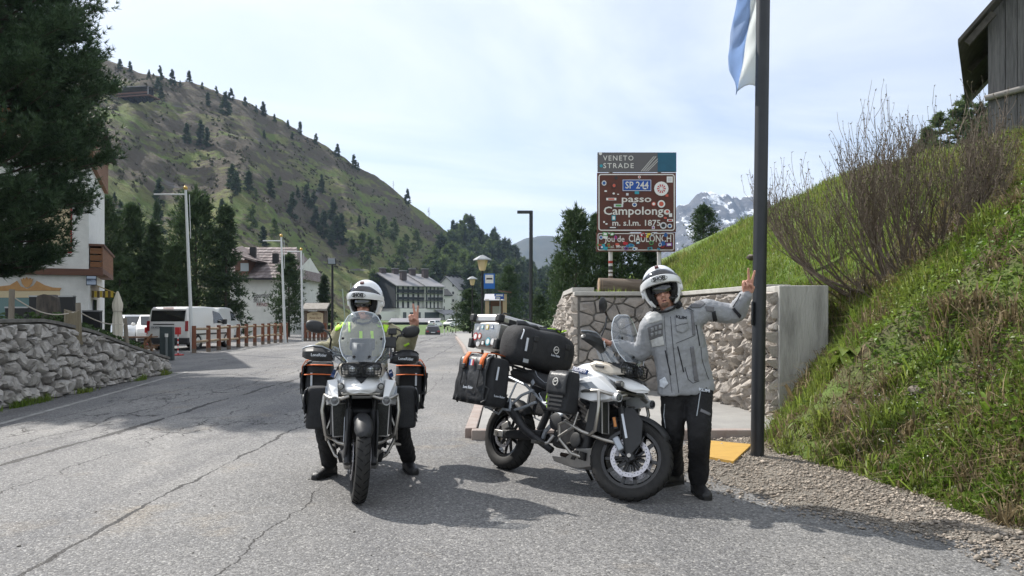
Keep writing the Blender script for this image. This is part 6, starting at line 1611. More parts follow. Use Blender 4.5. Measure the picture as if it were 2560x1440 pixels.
# ------------------------------------------------------------ cars and vans
m_carwhite = mat('car_white',(0.72,0.72,0.70),rough=0.35,coat=0.6)
m_carblack = mat('car_dark',(0.015,0.016,0.018),rough=0.3,coat=0.6)
m_carsilver = mat('car_pale',(0.55,0.58,0.62),rough=0.3,metal=0.3,coat=0.6)
m_cglass = mat('car_glass',(0.010,0.012,0.013),rough=0.06,spec=0.9)
m_bump = mat('car_plastic',(0.035,0.035,0.037),rough=0.6)
m_tail = mat('tail_lamp',(0.30,0.012,0.015),rough=0.2,coat=0.5)
m_hlamp = mat('head_lamp',(0.5,0.52,0.54),rough=0.12,coat=0.6)
m_plate = mat('number_plate',(0.55,0.56,0.57),rough=0.5)
m_rimc = mat('wheel_rim',(0.35,0.35,0.36),rough=0.35,metal=0.8)
def car(loc,rz,label,paint,prof,hw,roofhw,wheels,wr,glass_side,rear,front,name='parked_car',cat='car',group=None,lower=True):
    """prof: closed side outline (x, z), x forward; hw half width at the belt, roofhw at the roof"""
    t = thing(name,label,cat,loc,rz,group); zb = min(p[1] for p in prof); zt = max(p[1] for p in prof); belt = zb+(zt-zb)*0.52
    def wid(z): return hw if z <= belt else hw+(roofhw-hw)*((z-belt)/(zt-belt))**1.2
    # body: side outline lofted across, rounded towards the flanks
    rings = []
    for u_,k in ((-1,0.965),(-0.93,0.992),(-0.55,1.0),(0,1.0),(0.55,1.0),(0.93,0.992),(1,0.965)):
        xm = sum(p[0] for p in prof)/len(prof); zm = (zb+zt)/2
        rings.append([(xm+(p[0]-xm)*k,u_*wid(p[1]),zm+(p[1]-zm)*k) for p in prof])
    mb = MB(); mb.loft(rings); body = mb.build('body',paint,t,angle=35,bevel=0.02)
    off = 0.012
    for s in (-1,1):
        for gp in glass_side:
            mb = MB(); mb.add([(x,s*(wid(z)*0.985+off),z) for x,z in gp],[tuple(range(len(gp)))]); mb.build('side_window',m_cglass,t,smooth=False)
    for s in (-1,1):
        for wx_ in wheels:
            mb = MB(); y = s*(hw-0.10); mb.lathe([(wr*0.62,-0.10),(wr*0.97,-0.10),(wr,-0.06),(wr,0.06),(wr*0.97,0.10),(wr*0.62,0.10)],20,(wx_,y,wr),'Y'); w = mb.build('wheel',m_rubber,t)
            mb = MB(); mb.lathe([(wr*0.64,-0.03),(wr*0.64,0.085),(wr*0.5,0.075),(0.03,0.09)] if s > 0 else [(wr*0.64,0.03),(wr*0.64,-0.085),(wr*0.5,-0.075),(0.03,-0.09)],16,(wx_,y,wr),'Y'); mb.build('rim',m_rimc,w)
            mb = MB(); mb.lathe([(wr*1.14,-0.02),(wr*1.14,0.02),(wr*0.9,0.02),(wr*0.9,-0.02)],20,(wx_,s*(hw-0.012),wr),'Y'); mb.build('wheel_arch',m_bump,t)
    for item in rear+front:
        kind,y0,y1,pts = item[:4]; m_ = {'glass': m_cglass,'tail': m_tail,'plate': m_plate,'bumper': m_bump,'head': m_hlamp,'grille': m_bump}[kind]
        nm = {'glass': 'window','tail': 'tail_lamp','plate': 'number_plate','bumper': 'bumper','head': 'headlamp','grille': 'grille'}[kind]
        (xa,za),(xb,zb2) = pts; th = item[4] if len(item) > 4 else 0.03; sg_ = 1 if item in front else -1
        mb = MB(); mb.add([(xa,y0,za),(xa,y1,za),(xb,y1,zb2),(xb,y0,zb2),(xa-sg_*th,y0,za),(xa-sg_*th,y1,za),(xb-sg_*th,y1,zb2),(xb-sg_*th,y0,zb2)],[(0,1,2,3),(4,5,6,7),(0,1,5,4),(1,2,6,5),(2,3,7,6),(3,0,4,7)]); mb.build(nm,m_,t,smooth=False,bevel=0.006 if kind != 'glass' else 0.0)
    return t
vanprof = [(-2.16,0.32),(-2.20,0.55),(-2.20,1.05),(-2.16,1.25),(-2.05,1.72),(-1.95,1.80),(-0.5,1.84),(0.35,1.80),(0.75,1.62),(1.35,1.12),(2.0,0.98),(2.18,0.80),(2.22,0.45),(2.15,0.26),(1.0,0.22),(-1.6,0.22)]
vb = P(412,788,30.6); v_ = car((vb.x+0.25,30.6+2.2,Z0),R(86),'white delivery van with dark rear window parked by the fence',m_carwhite,vanprof,0.89,0.78,(-1.35,1.33),0.32,
    [[(0.05,1.10),(1.20,1.12),(0.72,1.56),(0.10,1.66)]],
    [('glass',-0.72,0.72,[(-2.175,1.20),(-2.08,1.66)],0.03),('tail',-0.885,-0.76,[(-2.215,0.80),(-2.19,1.22)],0.05),('tail',0.76,0.885,[(-2.215,0.80),(-2.19,1.22)],0.05),('plate',0.18,0.70,[(-2.225,0.90),(-2.225,1.01)],0.02),('bumper',-0.90,0.90,[(-2.25,0.30),(-2.25,0.52)],0.16),('bumper',-0.30,0.60,[(-2.218,1.06),(-2.218,1.10)],0.02)],
    [('bumper',-0.90,0.90,[(2.25,0.28),(2.25,0.52)],0.2),('glass',-0.70,0.70,[(1.33,1.16),(0.80,1.62)],0.03),('head',0.60,0.88,[(2.2,0.70),(2.05,0.90)]),('head',-0.88,-0.60,[(2.2,0.70),(2.05,0.90)])],'delivery_van','van')
mb = MB(); mb.span((0.82,-1.08,1.05),(0.98,-0.90,1.28)); mb.build('wing_mirror',m_bump,v_,bevel=0.03)
mb = MB(); mb.span((-1.7,-0.905,0.62),(1.5,-0.89,0.68)); mb.build('rub_strip',m_bump,v_)
mb = MB(); mb.span((-2.12,-0.22,1.74),(-2.08,0.22,1.78)); mb.build('brake_lamp',m_tail,v_)
text('FX 452VP',0.10,m_ink,v_,frame((-2.248,0.44,0.955),(0,-1,0),(0,0,1)),width=0.40)
vb = P(520,788,41); car((vb.x-0.4,41+2.0,Z0),R(95),'second white van half hidden behind the delivery van',m_carwhite,[(x,z*1.04) for x,z in vanprof],0.89,0.76,(-1.35,1.33),0.32,[[(0.05,1.14),(1.20,1.16),(0.72,1.62),(0.10,1.70)]],
    [('glass',-0.7,0.7,[(-2.16,1.25),(-2.06,1.72)],0.03),('bumper',-0.9,0.9,[(-2.25,0.3),(-2.25,0.52)],0.16)],[('bumper',-0.9,0.9,[(2.25,0.28),(2.25,0.52)],0.2)],'delivery_van','van')
carprof = [(-2.0,0.30),(-2.06,0.55),(-2.05,0.85),(-1.98,0.98),(-1.62,1.36),(-1.3,1.46),(-0.2,1.49),(0.35,1.42),(1.10,0.98),(1.95,0.82),(2.12,0.62),(2.12,0.38),(2.0,0.22),(-1.8,0.22)]
cf = [('glass',-0.66,0.66,[(1.12,1.00),(0.42,1.40)],0.03),('head',0.50,0.82,[(2.10,0.62),(1.92,0.78)]),('head',-0.82,-0.50,[(2.10,0.62),(1.92,0.78)]),('grille',-0.45,0.45,[(2.135,0.42),(2.135,0.60)]),('plate',-0.26,0.26,[(2.15,0.42),(2.15,0.53)],0.02),('bumper',-0.82,0.82,[(2.13,0.24),(2.13,0.36)],0.1)]
cr = [('glass',-0.62,0.62,[(-1.99,1.00),(-1.66,1.36)],0.03),('tail',-0.84,-0.52,[(-2.07,0.72),(-2.05,0.90)]),('tail',0.52,0.84,[(-2.07,0.72),(-2.05,0.90)]),('plate',-0.26,0.26,[(-2.085,0.62),(-2.085,0.74)],0.02),('bumper',-0.84,0.84,[(-2.08,0.26),(-2.08,0.44)],0.1)]
cgl = [[(-1.45,1.02),(-0.35,1.0),(-0.35,1.40),(-1.2,1.38)],[(-0.28,1.0),(0.95,0.99),(0.35,1.36),(-0.28,1.40)]]
vb = P(350,788,35.5); c1 = car((vb.x,35.5+1.5,Z0),R(-62),'white parked car facing the terrace beside the van',m_carwhite,carprof,0.88,0.66,(-1.3,1.32),0.31,cgl,cr,cf)
for s in (-1,1): mb = MB(); mb.sphere((0.75,s*0.98,1.02),(0.07,0.11,0.08),10,6); mb.build('wing_mirror',m_carwhite,c1)
vb = P(285,788,36); c2 = car((vb.x,36+2.2,Z0),R(-52),'pale silver car behind the closed parasol',m_carsilver,carprof,0.88,0.66,(-1.3,1.32),0.31,cgl,cr,cf)
for s in (-1,1): mb = MB(); mb.sphere((0.75,s*0.98,1.02),(0.07,0.11,0.08),10,6); mb.build('wing_mirror',m_carsilver,c2)
p_ = P(1077,788,92); car((p_.x,94,float(zg(0,92))+0.0),R(98),'dark hatchback driving away on the far road',m_carblack,[(x,z*1.02) for x,z in carprof],0.90,0.68,(-1.3,1.32),0.31,cgl,cr,cf,'dark_hatchback')
p_ = P(1088,788,170); car((p_.x,170,float(zg(0,170))),R(70),'small white car parked below the apartment block',m_carwhite,carprof,0.88,0.66,(-1.3,1.32),0.31,cgl,cr,cf)
p_ = P(1130,788,168); car((p_.x,168,float(zg(0,168))),R(-120),'white van parked before the tall white house',m_carwhite,vanprof,0.95,0.8,(-1.35,1.33),0.33,[[(-1.9,1.15),(1.20,1.12),(0.72,1.56),(-1.8,1.66)]],[],[('glass',-0.70,0.70,[(1.33,1.16),(0.80,1.62)],0.03),('bumper',-0.90,0.90,[(2.25,0.28),(2.25,0.52)],0.2)],'parked_van','van')
# ------------------------------------------------------------ touring motorcycles
m_bwhite = mat('bike_white',(0.74,0.75,0.76),rough=0.28,coat=0.8)
m_bgrey = mat('tank_grey',(0.20,0.225,0.26),rough=0.35,coat=0.5)
m_champ = mat('champagne_trim',(0.46,0.42,0.36),rough=0.4,metal=0.35)
m_plast = mat('bike_plastic',(0.020,0.021,0.023),(0.028,0.029,0.031),scale=20,rough=0.55)
m_gloss = mat('bike_gloss_black',(0.010,0.010,0.011),rough=0.25,coat=0.5)
m_engine = mat('engine_dark',(0.022,0.022,0.024),(0.045,0.045,0.047),scale=18,rough=0.5,metal=0.4)
m_steel = mat('brushed_steel',(0.46,0.44,0.41),(0.36,0.345,0.32),scale=12,rough=0.34,metal=0.9)
m_frame = mat('silver_frame',(0.38,0.41,0.45),rough=0.4,metal=0.5)
m_disc = mat('brake_steel',(0.50,0.49,0.52),rough=0.35,metal=0.9)
m_skid = mat('skid_alloy',(0.40,0.39,0.375),(0.33,0.32,0.31),scale=9,rough=0.42,metal=0.7)
m_head = mat('header_pipe',(0.12,0.085,0.065),(0.07,0.055,0.05),scale=9,rough=0.45,metal=0.7)
m_lens = mat('lamp_lens',(0.16,0.17,0.185),(0.05,0.05,0.055),scale=22,rough=0.08,coat=0.9)
m_seat = mat('seat_vinyl',(0.022,0.023,0.026),(0.03,0.031,0.034),scale=40,rough=0.6,bump=0.25,bscale=250)
m_fabric = mat('black_cordura',(0.016,0.017,0.019),(0.026,0.027,0.030),scale=14,rough=0.8,bump=0.35,bscale=90)
m_flap = mat('black_tarpaulin',(0.022,0.024,0.027),(0.032,0.034,0.038),scale=7,rough=0.45,bump=0.4,bscale=14)
m_orange = mat('orange_strap',(0.68,0.16,0.035),(0.58,0.12,0.03),scale=30,rough=0.7)
m_amber = mat('amber_reflector',(0.55,0.20,0.03),rough=0.25,coat=0.4)
m_mesh = mat('radiator_mesh',(0.05,0.052,0.045),(0.018,0.018,0.018),scale=120,rough=0.6,detail=1)
m_refl = mat('reflective_tape',(0.62,0.66,0.72),rough=0.35)
m_neon = mat('neon_yellow',(0.48,0.80,0.06),rough=0.7)
m_alum = mat('box_aluminium',(0.55,0.54,0.52),(0.48,0.47,0.45),scale=6,rough=0.36,metal=0.75)
def clear_mat():
    m = bpy.data.materials.new('clear_screen'); m.use_nodes = True; nt = m.node_tree; L = nt.links
    nt.nodes.clear(); o = nt.nodes.new('ShaderNodeOutputMaterial')
    tr = nt.nodes.new('ShaderNodeBsdfTransparent'); tr.inputs[0].default_value = (0.86,0.90,0.94,1)
    gl = nt.nodes.new('ShaderNodeBsdfGlossy'); gl.inputs[0].default_value = (0.9,0.95,1,1); gl.inputs['Roughness'].default_value = 0.08
    df = nt.nodes.new('ShaderNodeBsdfDiffuse'); df.inputs[0].default_value = (0.55,0.6,0.66,1)
    fr = nt.nodes.new('ShaderNodeLayerWeight'); fr.inputs[0].default_value = 0.42
    m1 = nt.nodes.new('ShaderNodeMixShader'); m1.inputs[0].default_value = 0.16; L.new(tr.outputs[0],m1.inputs[1]); L.new(df.outputs[0],m1.inputs[2])
    m2 = nt.nodes.new('ShaderNodeMixShader'); L.new(fr.outputs['Fresnel'],m2.inputs[0]); L.new(m1.outputs[0],m2.inputs[1]); L.new(gl.outputs[0],m2.inputs[2])
    L.new(m2.outputs[0],o.inputs[0]); return m
m_screen = clear_mat()
m_rimedge = mat('rim_edge',(0.16,0.165,0.175),rough=0.3,metal=0.6)
def mring(x,half,s=1.0):
    """closed ring at x from a half outline (y>=0) ordered bottom to top, mirrored"""
    r = [(x,y,z) for y,z in half]; l = [(x,-y,z) for y,z in reversed(half) if y > 1e-6]
    return r+l
def wheel(parent,c,rad,w,M,front):
    """c axle centre (x,z) in bike space, M extra transform (steering)"""
    cx,cz = c; rr_ = rad-(0.085 if front else 0.105)
    mb = MB(); mb.m = M
    n = 12; prof = [(rr_-0.006,-w*0.36)]
    for k in range(n+1):
        a = PI*(k/n); y = -math.cos(a)*w/2; bul = math.sin(a)**0.55; prof.append((rr_+(rad-rr_)*(0.25+0.75*bul) if 0 < k < n else rr_+0.02,y))
    prof.append((rr_-0.006,w*0.36))
    mb.lathe(prof,56,(cx,0,cz),'Y'); W = mb.build('front_wheel' if front else 'rear_wheel',m_rubber,parent,angle=50)
    # tread grooves
    mb = MB(); mb.m = M
    for k in range(30):
        a0 = 2*PI*k/30
        for s in (-1,1):
            pts = []
            for q in range(4):
                u_ = q/3; yy = s*(0.008+u_*w*0.36); a = a0+s*0.06+u_*0.11; th = math.acos(max(-1,min(1,-yy/(w/2)))); r_ = rr_+(rad-rr_)*(0.25+0.75*math.sin(th)**0.55)+0.0012
                pts.append((cx+r_*math.cos(a),yy,cz+r_*math.sin(a)))
            mb.tube(pts,0.0034,4)
    tag(mb.build('tread_groove',mat('tread_dark',(0.004,0.004,0.004),rough=1.0),W),kind='stuff')
    mb = MB(); mb.m = M; h = w*0.30
    mb.lathe([(rr_-0.03,-h),(rr_+0.008,-h-0.006),(rr_+0.008,-h+0.01),(rr_-0.022,-h*0.6),(rr_-0.028,0),(rr_-0.022,h*0.6),(rr_+0.008,h-0.01),(rr_+0.008,h+0.006),(rr_-0.03,h),(rr_-0.042,h*0.5),(rr_-0.042,-h*0.5)],48,(cx,0,cz),'Y'); mb.build('rim',m_gloss,W)
    for y in (-h-0.004,h+0.004): mb = MB(); mb.m = M; mb.tube([(cx+(rr_+0.004)*math.cos(2*PI*k/48),y,cz+(rr_+0.004)*math.sin(2*PI*k/48)) for k in range(49)],0.0042,5); mb.build('rim_edge',m_rimedge,W)
    mb = MB(); mb.m = M
    for k in range(10):
        a = 2*PI*k/10+0.15; d = Vector((math.cos(a),0,math.sin(a))); sd_ = 0.06 if k % 2 else -0.06
        d2 = Vector((math.cos(a+sd_),0,math.sin(a+sd_)))
        mb.tube([Vector((cx,0,cz))+d*0.045,Vector((cx,0,cz))+d2*(rr_-0.03)],[0.013,0.010],6,squash=1.6)
    mb.build('spokes',m_gloss,W)
    mb = MB(); mb.m = M; mb.cyl((cx,-0.075,cz),(cx,0.075,cz),0.042,seg=16); mb.build('hub',m_engine,W)
    ro_,ri = (0.158,0.122) if front else (0.125,0.095)
    for y in ((-0.066,0.066) if front else (-0.075,)):
        mb = MB(); mb.m = M; mb.lathe([(ri,y-0.0025),(ro_,y-0.0025),(ro_,y+0.0025),(ri,y+0.0025),(ri,y-0.0025)],40,(cx,0,cz),'Y'); D = mb.build('brake_disc',m_disc,W,angle=30)
        mb = MB(); mb.m = M
        for k in range(36):
            a = 2*PI*k/36; r_ = ri+(ro_-ri)*(0.28+0.22*(k % 3)); p = Vector((cx+r_*math.cos(a),y,cz+r_*math.sin(a))); mb.cyl(p-Vector((0,0.0034,0)),p+Vector((0,0.0034,0)),0.0042,seg=6)
        tag(mb.build('disc_holes',m_black,D),kind='stuff')
        mb = MB(); mb.m = M
        for k in range(6):
            a = 2*PI*k/6+0.3; d = Vector((math.cos(a),0,math.sin(a))); c0 = Vector((cx,y*0.75,cz)); mb.tube([c0+d*0.04,Vector((cx,y,cz))+d*(ri+0.004)],0.010,5)
        mb.build('disc_carrier',m_engine,D)
        mb = MB(); mb.m = M
        for k in range(10):
            a = 2*PI*k/10+0.1; p = Vector((cx+(ri+0.0)*math.cos(a),y,cz+ri*math.sin(a))); mb.cyl(p-Vector((0,0.006,0)),p+Vector((0,0.006,0)),0.009,seg=8)
        mb.build('disc_button',m_steel,D)
    return W
def motorcycle(label,M0,steer,gps=False,mup=0.0):
    t = thing('motorcycle',label,'motorcycle',(0,0,0),0,'white touring motorcycles'); t.matrix_world = M0
    I = Matrix.Identity(4)
    ax = Vector((-0.407,0,0.914)).normalized(); p0 = Vector((1.62,0,0))
    S = Matrix.Translation(p0) @ Matrix.Rotation(steer,4,ax) @ Matrix.Translation(-p0)
    FX,FZ = 1.53,0.33
    wheel(t,(0.0,0.322),0.322,0.152,I,False)
    wheel(t,(FX,FZ),0.330,0.112,S,True)
    # --- fork
    up = ax
    A0 = Vector((FX,0,FZ))
    for s in (-1,1):
        mb = MB(); mb.m = S; o = Vector((0,s*0.100,0)); mb.cyl(A0+o+up*0.36,A0+o+up*0.78,0.0225,seg=14); fk = mb.build('fork_tube',m_gloss,t)
        mb = MB(); mb.m = S; mb.tube([A0+o+up*(-0.03)+Vector((0.02,0,0)),A0+o+up*0.03,A0+o+up*0.40],[0.026,0.030,0.029],14); mb.build('fork_lower',m_plast,fk)
        mb = MB(); mb.m = S; q = A0+Vector((0.005,s*0.132,0)); mb.box(q+up*0.24,(0.018,0.004,0.20),(0,-R(24),0)); mb.build('reflective_strip',m_refl,fk)
        mb = MB(); mb.m = S; mb.box(A0+Vector((-0.075,s*0.100,0))+up*0.255,(0.035,0.016,0.098),(0,-R(24),0)); mb.build('reflector_bracket',m_plast,fk)
        mb = MB(); mb.m = S; mb.box(A0+Vector((-0.075,s*0.111,0))+up*0.26,(0.024,0.008,0.082),(0,-R(24),0)); mb.build('reflector',m_amber,fk,bevel=0.008)
        # fork shield joined to the mudguard
        mb = MB(); mb.m = S; sh_ = [(1.505,0.33),(1.545,0.34),(1.60,0.45),(1.57,0.62),(1.47,0.715),(1.40,0.70),(1.41,0.60),(1.45,0.48)]
        mb.prism([(x,z) for x,z in sh_],s*0.108,s*0.124); mb.build('fork_shield',m_plast,fk,bevel=0.006)
        mb = MB(); mb.m = S; mb.box(A0+Vector((-0.11,s*0.085,0.075)),(0.055,0.07,0.12),(0,R(-40),0)); mb.build('brake_caliper',m_frame,fk,bevel=0.012)
    for z in (0.60,0.76):
        mb = MB(); mb.m = S; mb.box(A0+up*z+Vector((-0.03,0,0)),(0.10,0.27,0.035),(0,-R(24),0)); mb.build('fork_clamp',m_gloss,t,bevel=0.01)
    mb = MB(); mb.m = S; mb.cyl(A0+Vector((0,-0.13,0)),A0+Vector((0,0.13,0)),0.016,seg=10); mb.build('axle',m_steel,t)
    # --- front mudguard hugging the tyre
    rings = []
    for k in range(15):
        a = R(40+k*(112/14)); ww = 0.072*(1-0.30*max(0,(k-9)/5))*(0.6 if k == 0 else (0.85 if k == 1 else 1)); rr_ = 0.352+0.012*math.sin(PI*k/14); ring = []
        for j in range(9):
            v_ = -1+2*j/8; r_ = rr_-0.05*abs(v_)**2.5; ring.append((FX+r_*math.cos(a),v_*ww,FZ+r_*math.sin(a)))
        rings.append(ring)
    mb = MB(); mb.m = S; mb.loft(rings,False,False); mg = mb.build('front_mudguard',m_plast,t,angle=60); sm = mg.modifiers.new('s','SOLIDIFY'); sm.thickness = 0.006
    # --- handlebar
    mb = MB(); mb.m = S; H0 = Vector((1.155,0,1.10))
    mb.tube([H0+Vector((-0.14,-0.43,0.01)),H0+Vector((-0.10,-0.30,0.035)),H0+Vector((-0.01,-0.16,0.01)),H0+Vector((0,0,0)),H0+Vector((-0.01,0.16,0.01)),H0+Vector((-0.10,0.30,0.035)),H0+Vector((-0.14,0.43,0.01))],0.0125,10); hb = mb.build('handlebar',m_gloss,t)
    for s in (-1,1):
        mb = MB(); mb.m = S; mb.cyl(H0+Vector((-0.10,s*0.30,0.035)),H0+Vector((-0.145,s*0.435,0.009)),0.018,seg=12); mb.build('grip',m_rubber,hb)
        mb = MB(); mb.m = S; mb.sphere(H0+Vector((-0.148,s*0.445,0.008)),0.024,10,6); mb.build('bar_end',m_steel,hb)
        mb = MB(); mb.m = S; mb.box(H0+Vector((-0.075,s*0.262,0.035)),(0.06,0.06,0.055)); mb.build('switch_gear',m_plast,hb,bevel=0.012)
        mb = MB(); mb.m = S; mb.tube([H0+Vector((-0.03,s*0.27,0.04)),H0+Vector((-0.02,s*0.36,0.035)),H0+Vector((-0.06,s*0.43,0.02))],[0.007,0.006,0.007],6); mb.build('lever',m_steel,hb)
        # hand guard: a wide shell in front of the grip
        rows = []
        for (y,x_,zc_,hh) in ((0.485,-0.135,0.012,0.030),(0.455,-0.085,0.015,0.048),(0.40,-0.035,0.018,0.060),(0.33,-0.012,0.015,0.060),(0.27,-0.010,0.005,0.045),(0.225,-0.02,-0.01,0.024)):
            rows.append([H0+Vector((x_-0.022,s*y,zc_-hh)),H0+Vector((x_+0.012,s*y,zc_-hh*0.45)),H0+Vector((x_+0.016,s*y,zc_+hh*0.35)),H0+Vector((x_-0.030,s*y,zc_+hh))])
        mb = MB(); mb.m = S; mb.loft(rows,False,False); hgd = mb.build('hand_guard',m_plast,t,angle=25); sm = hgd.modifiers.new('s','SOLIDIFY'); sm.thickness = 0.008
        mb = MB(); mb.m = S; mb.tube([Vector(r_[3])+Vector((-0.004,0,0.004)) for r_ in rows],0.0065,6); mb.build('edge_trim',m_frame if s < 0 else m_plast,hgd)
        Mt = S @ frame(H0+Vector((0.012,s*0.355,0.010)),(0.10,1.0*1,0) if s > 0 else (-0.10,1.0,0),(0.0,0,1))
        text('LoneRider',0.034,m_refl,hgd,Mt,width=0.125,bold=0.0006)
        # mirror
        mb = MB(); mb.m = S; mb.tube([H0+Vector((-0.07,s*0.27,0.05)),H0+Vector((-0.05,s*0.262,0.14+mup*0.6)),H0+Vector((-0.055,s*0.285,0.195+mup)),H0+Vector((-0.075,s*0.345,0.225+mup))],[0.0085,0.008,0.008,0.011],8); mr = mb.build('mirror',m_gloss,t)
        mb = MB(); mb.m = S @ Matrix.Translation(H0+Vector((-0.085,s*0.395,0.238+mup))); rg = []
        for k,(xx_,sc_) in enumerate(((0.035,0.25),(0.030,0.62),(0.016,0.90),(0.0,1.0),(-0.012,0.98))):
            rg.append([(xx_,0.078*sc_*math.copysign(abs(math.cos(2*PI*j/20))**0.8,math.cos(2*PI*j/20)),0.052*sc_*math.copysign(abs(math.sin(2*PI*j/20))**0.85,math.sin(2*PI*j/20))+0.012*math.cos(2*PI*j/20)*s*sc_) for j in range(20)])
        mb.loft(rg); mb.build('mirror_shell',m_plast,mr)
    # --- tank
    rings = [mring(0.80,[(0,.84),(.08,.84),(.12,.91),(.09,.97),(0,.985)]),mring(0.88,[(0,.79),(.14,.81),(.185,.92),(.14,1.02),(0,1.045)]),mring(1.00,[(0,.77),(.19,.79),(.235,.91),(.18,1.045),(0,1.085)]),mring(1.13,[(0,.76),(.20,.77),(.255,.88),(.19,1.035),(0,1.085)]),mring(1.26,[(0,.77),(.17,.77),(.235,.86),(.17,.99),(0,1.05)]),mring(1.36,[(0,.80),(.12,.80),(.165,.86),(.12,.94),(0,.99)])]
    mb = MB(); mb.loft(rings); tk = mb.build('tank',m_bwhite,t,subsurf=2)
    mb = MB(); mb.lathe([(0.05,1.085),(0.05,1.098),(0.0,1.10)],20,(1.02,0,0)); mb.build('filler_cap',m_gloss,tk)
    for s in (-1,1):
        # side wing below the tank
        wing = [(1.00,.80),(1.10,.735),(1.28,.715),(1.44,.755),(1.50,.80),(1.42,.865),(1.30,.94),(1.16,.92),(1.05,.86)]
        mb = MB(); n = len(wing); inn = [(x,s*(0.205 if x < 1.15 else 0.20-(x-1.2)*0.10),z) for x,z in wing]; cx_w = sum(p[0] for p in wing)/n; cz_w = sum(p[1] for p in wing)/n
        out_ = [(cx_w+(x-cx_w)*0.93,s*(0.262+0.02*math.sin((x-1.0)*6)-(max(0,x-1.25))*0.22),cz_w+(z-cz_w)*0.90) for x,z in wing]; ctr = [(cx_w+(x-cx_w)*0.4,s*(0.280-(max(0,x-1.3))*0.1),cz_w+(z-cz_w)*0.4) for x,z in wing]
        mb.loft([inn,out_,ctr]); wg = mb.build('side_wing',m_bwhite,t,angle=30,bevel=0.004)
        mb = MB(); g_ = [(1.12,.855),(1.30,.80),(1.36,.815),(1.26,.88)]; mb.add([(x,s*(0.287-(max(0,x-1.3))*0.12),z) for x,z in g_]+[(x,s*0.25,z) for x,z in g_],[(0,1,2,3),(0,1,5,4),(1,2,6,5),(2,3,7,6),(3,0,4,7)]); mb.build('graphic',m_bgrey,wg,smooth=False)
        # champagne cockpit trim
        tr_ = [(1.10,1.045),(1.16,1.075),(1.30,1.065),(1.44,1.02),(1.46,.985),(1.34,.965),(1.24,.985),(1.16,.99)]
        n = len(tr_); ctx = sum(p[0] for p in tr_)/n; ctz = sum(p[1] for p in tr_)/n
        inn = [(x,s*0.10,z) for x,z in tr_]; o1 = [(x,s*(0.185-(x-1.1)*0.12),z-0.01) for x,z in tr_]; o2 = [(ctx+(x-ctx)*0.75,s*(0.20-(x-1.1)*0.12),ctz+(z-ctz)*0.7-0.01) for x,z in tr_]
        mb = MB(); mb.loft([inn,o1,o2]); mb.build('cockpit_trim',m_champ,t,angle=30,bevel=0.004)
        mb = MB(); mb.box((1.24,s*0.197,1.018),(0.10,0.012,0.022),(0,R(4),0)); mb.build('trim_vent',m_plast,t,bevel=0.005)
        # badge
        xdir = (1,0,0) if s < 0 else (-1,0,0)
        text('TRIUMPH',0.05,mat('badge_blue',(0.02,0.05,0.16),rough=0.4),tk,frame((1.06,s*0.238,0.965),(xdir[0],0,-0.10 if s < 0 else 0.10),(0,-s*0.42,1)),width=0.17,bold=0.0012,extrude=0.014,shear=0.12)
    NS = Matrix.Translation((-0.085,0,0.025))
    # --- beak
    rings = []
    for x_,z_,hw_,dr in ((1.30,.955,.145,.02),(1.40,.965,.158,.03),(1.50,.945,.158,.035),(1.60,.912,.140,.045),(1.66,.888,.115,.045),(1.705,.866,.072,.03),(1.725,.855,.028,.012)):
        top = [(x_-0.10*abs(v_)**2*0.6,v_*hw_,z_-dr*abs(v_)**1.8) for v_ in np.linspace(-1,1,13)]; bot = [(p[0]-0.01,p[1]*0.94,p[2]-0.022) for p in reversed(top)]; rings.append(top+bot)
    mb = MB(); mb.m = NS; mb.loft(rings); bk = mb.build('beak',m_bwhite,t,subsurf=1)
    mb = MB(); mb.m = NS; mb.add([(1.47,-0.06,0.967),(1.47,0.06,0.967),(1.60,0.028,0.925),(1.63,0,0.912),(1.60,-0.028,0.925),(1.47,-0.05,0.93),(1.47,0.05,0.93),(1.63,0,0.89)],[(0,1,2,3,4),(0,4,3,7,5),(1,2,3,7,6),(0,1,6,5)]); mb.build('beak_recess',m_plast,bk,smooth=False)
    for s in (-1,1): text('ADVENTURE',0.018,m_bgrey,bk,frame((1.415,s*0.158,0.95),(1 if s < 0 else -1,0,-0.2 if s < 0 else 0.2),(0,0,1)),width=0.10)
    # --- nose: headlamps with guard
    rings = [mring(1.36,[(0,.96),(.13,.965),(.165,1.02),(.12,1.09),(0,1.12)]),mring(1.44,[(0,.955),(.13,.955),(.155,1.01),(.12,1.06),(0,1.075)]),mring(1.50,[(0,.955),(.11,.955),(.14,1.0),(.11,1.045),(0,1.045)])]
    mb = MB(); mb.m = NS; mb.loft(rings); ns = mb.build('headlamp_housing',m_plast,t,angle=35,bevel=0.006)
    for s in (-1,1):
        pts = [(.012,.968),(.075,.955),(.132,.972),(.145,1.012),(.125,1.045),(.06,1.040),(.016,1.018)]
        mb = MB(); mb.m = NS; mb.loft([[(1.497,s*y,z) for y,z in pts],[(1.528-y*0.14,s*y,z) for y,z in pts],[(1.540-y*0.14,s*(0.075+(y-0.075)*0.7),1.0+(z-1.0)*0.7) for y,z in pts]]); ln_ = mb.build('headlamp',m_lens,t,angle=40)
        mb = MB(); mb.m = NS; mb.lathe([(0.0,0.012),(0.022,0.010),(0.026,0.0)],14,(1.533,s*0.07,1.003),'X'); mb.build('projector',mat('projector_glass',(0.45,0.47,0.5),rough=0.05,metal=0.6),ln_)
        mb = MB(); mb.m = NS
        for k in range(5):
            z = 0.962+k*0.020; mb.tube([(1.565,s*0.006,z),(1.558,s*0.08,z),(1.530,s*0.150,z+0.002)],0.0022,5)
        for k in range(7):
            y = 0.010+k*0.0235; mb.tube([(1.566-y*0.2*0.9,s*y,0.956),(1.566-y*0.2*0.9,s*y,1.047)],0.0022,5)
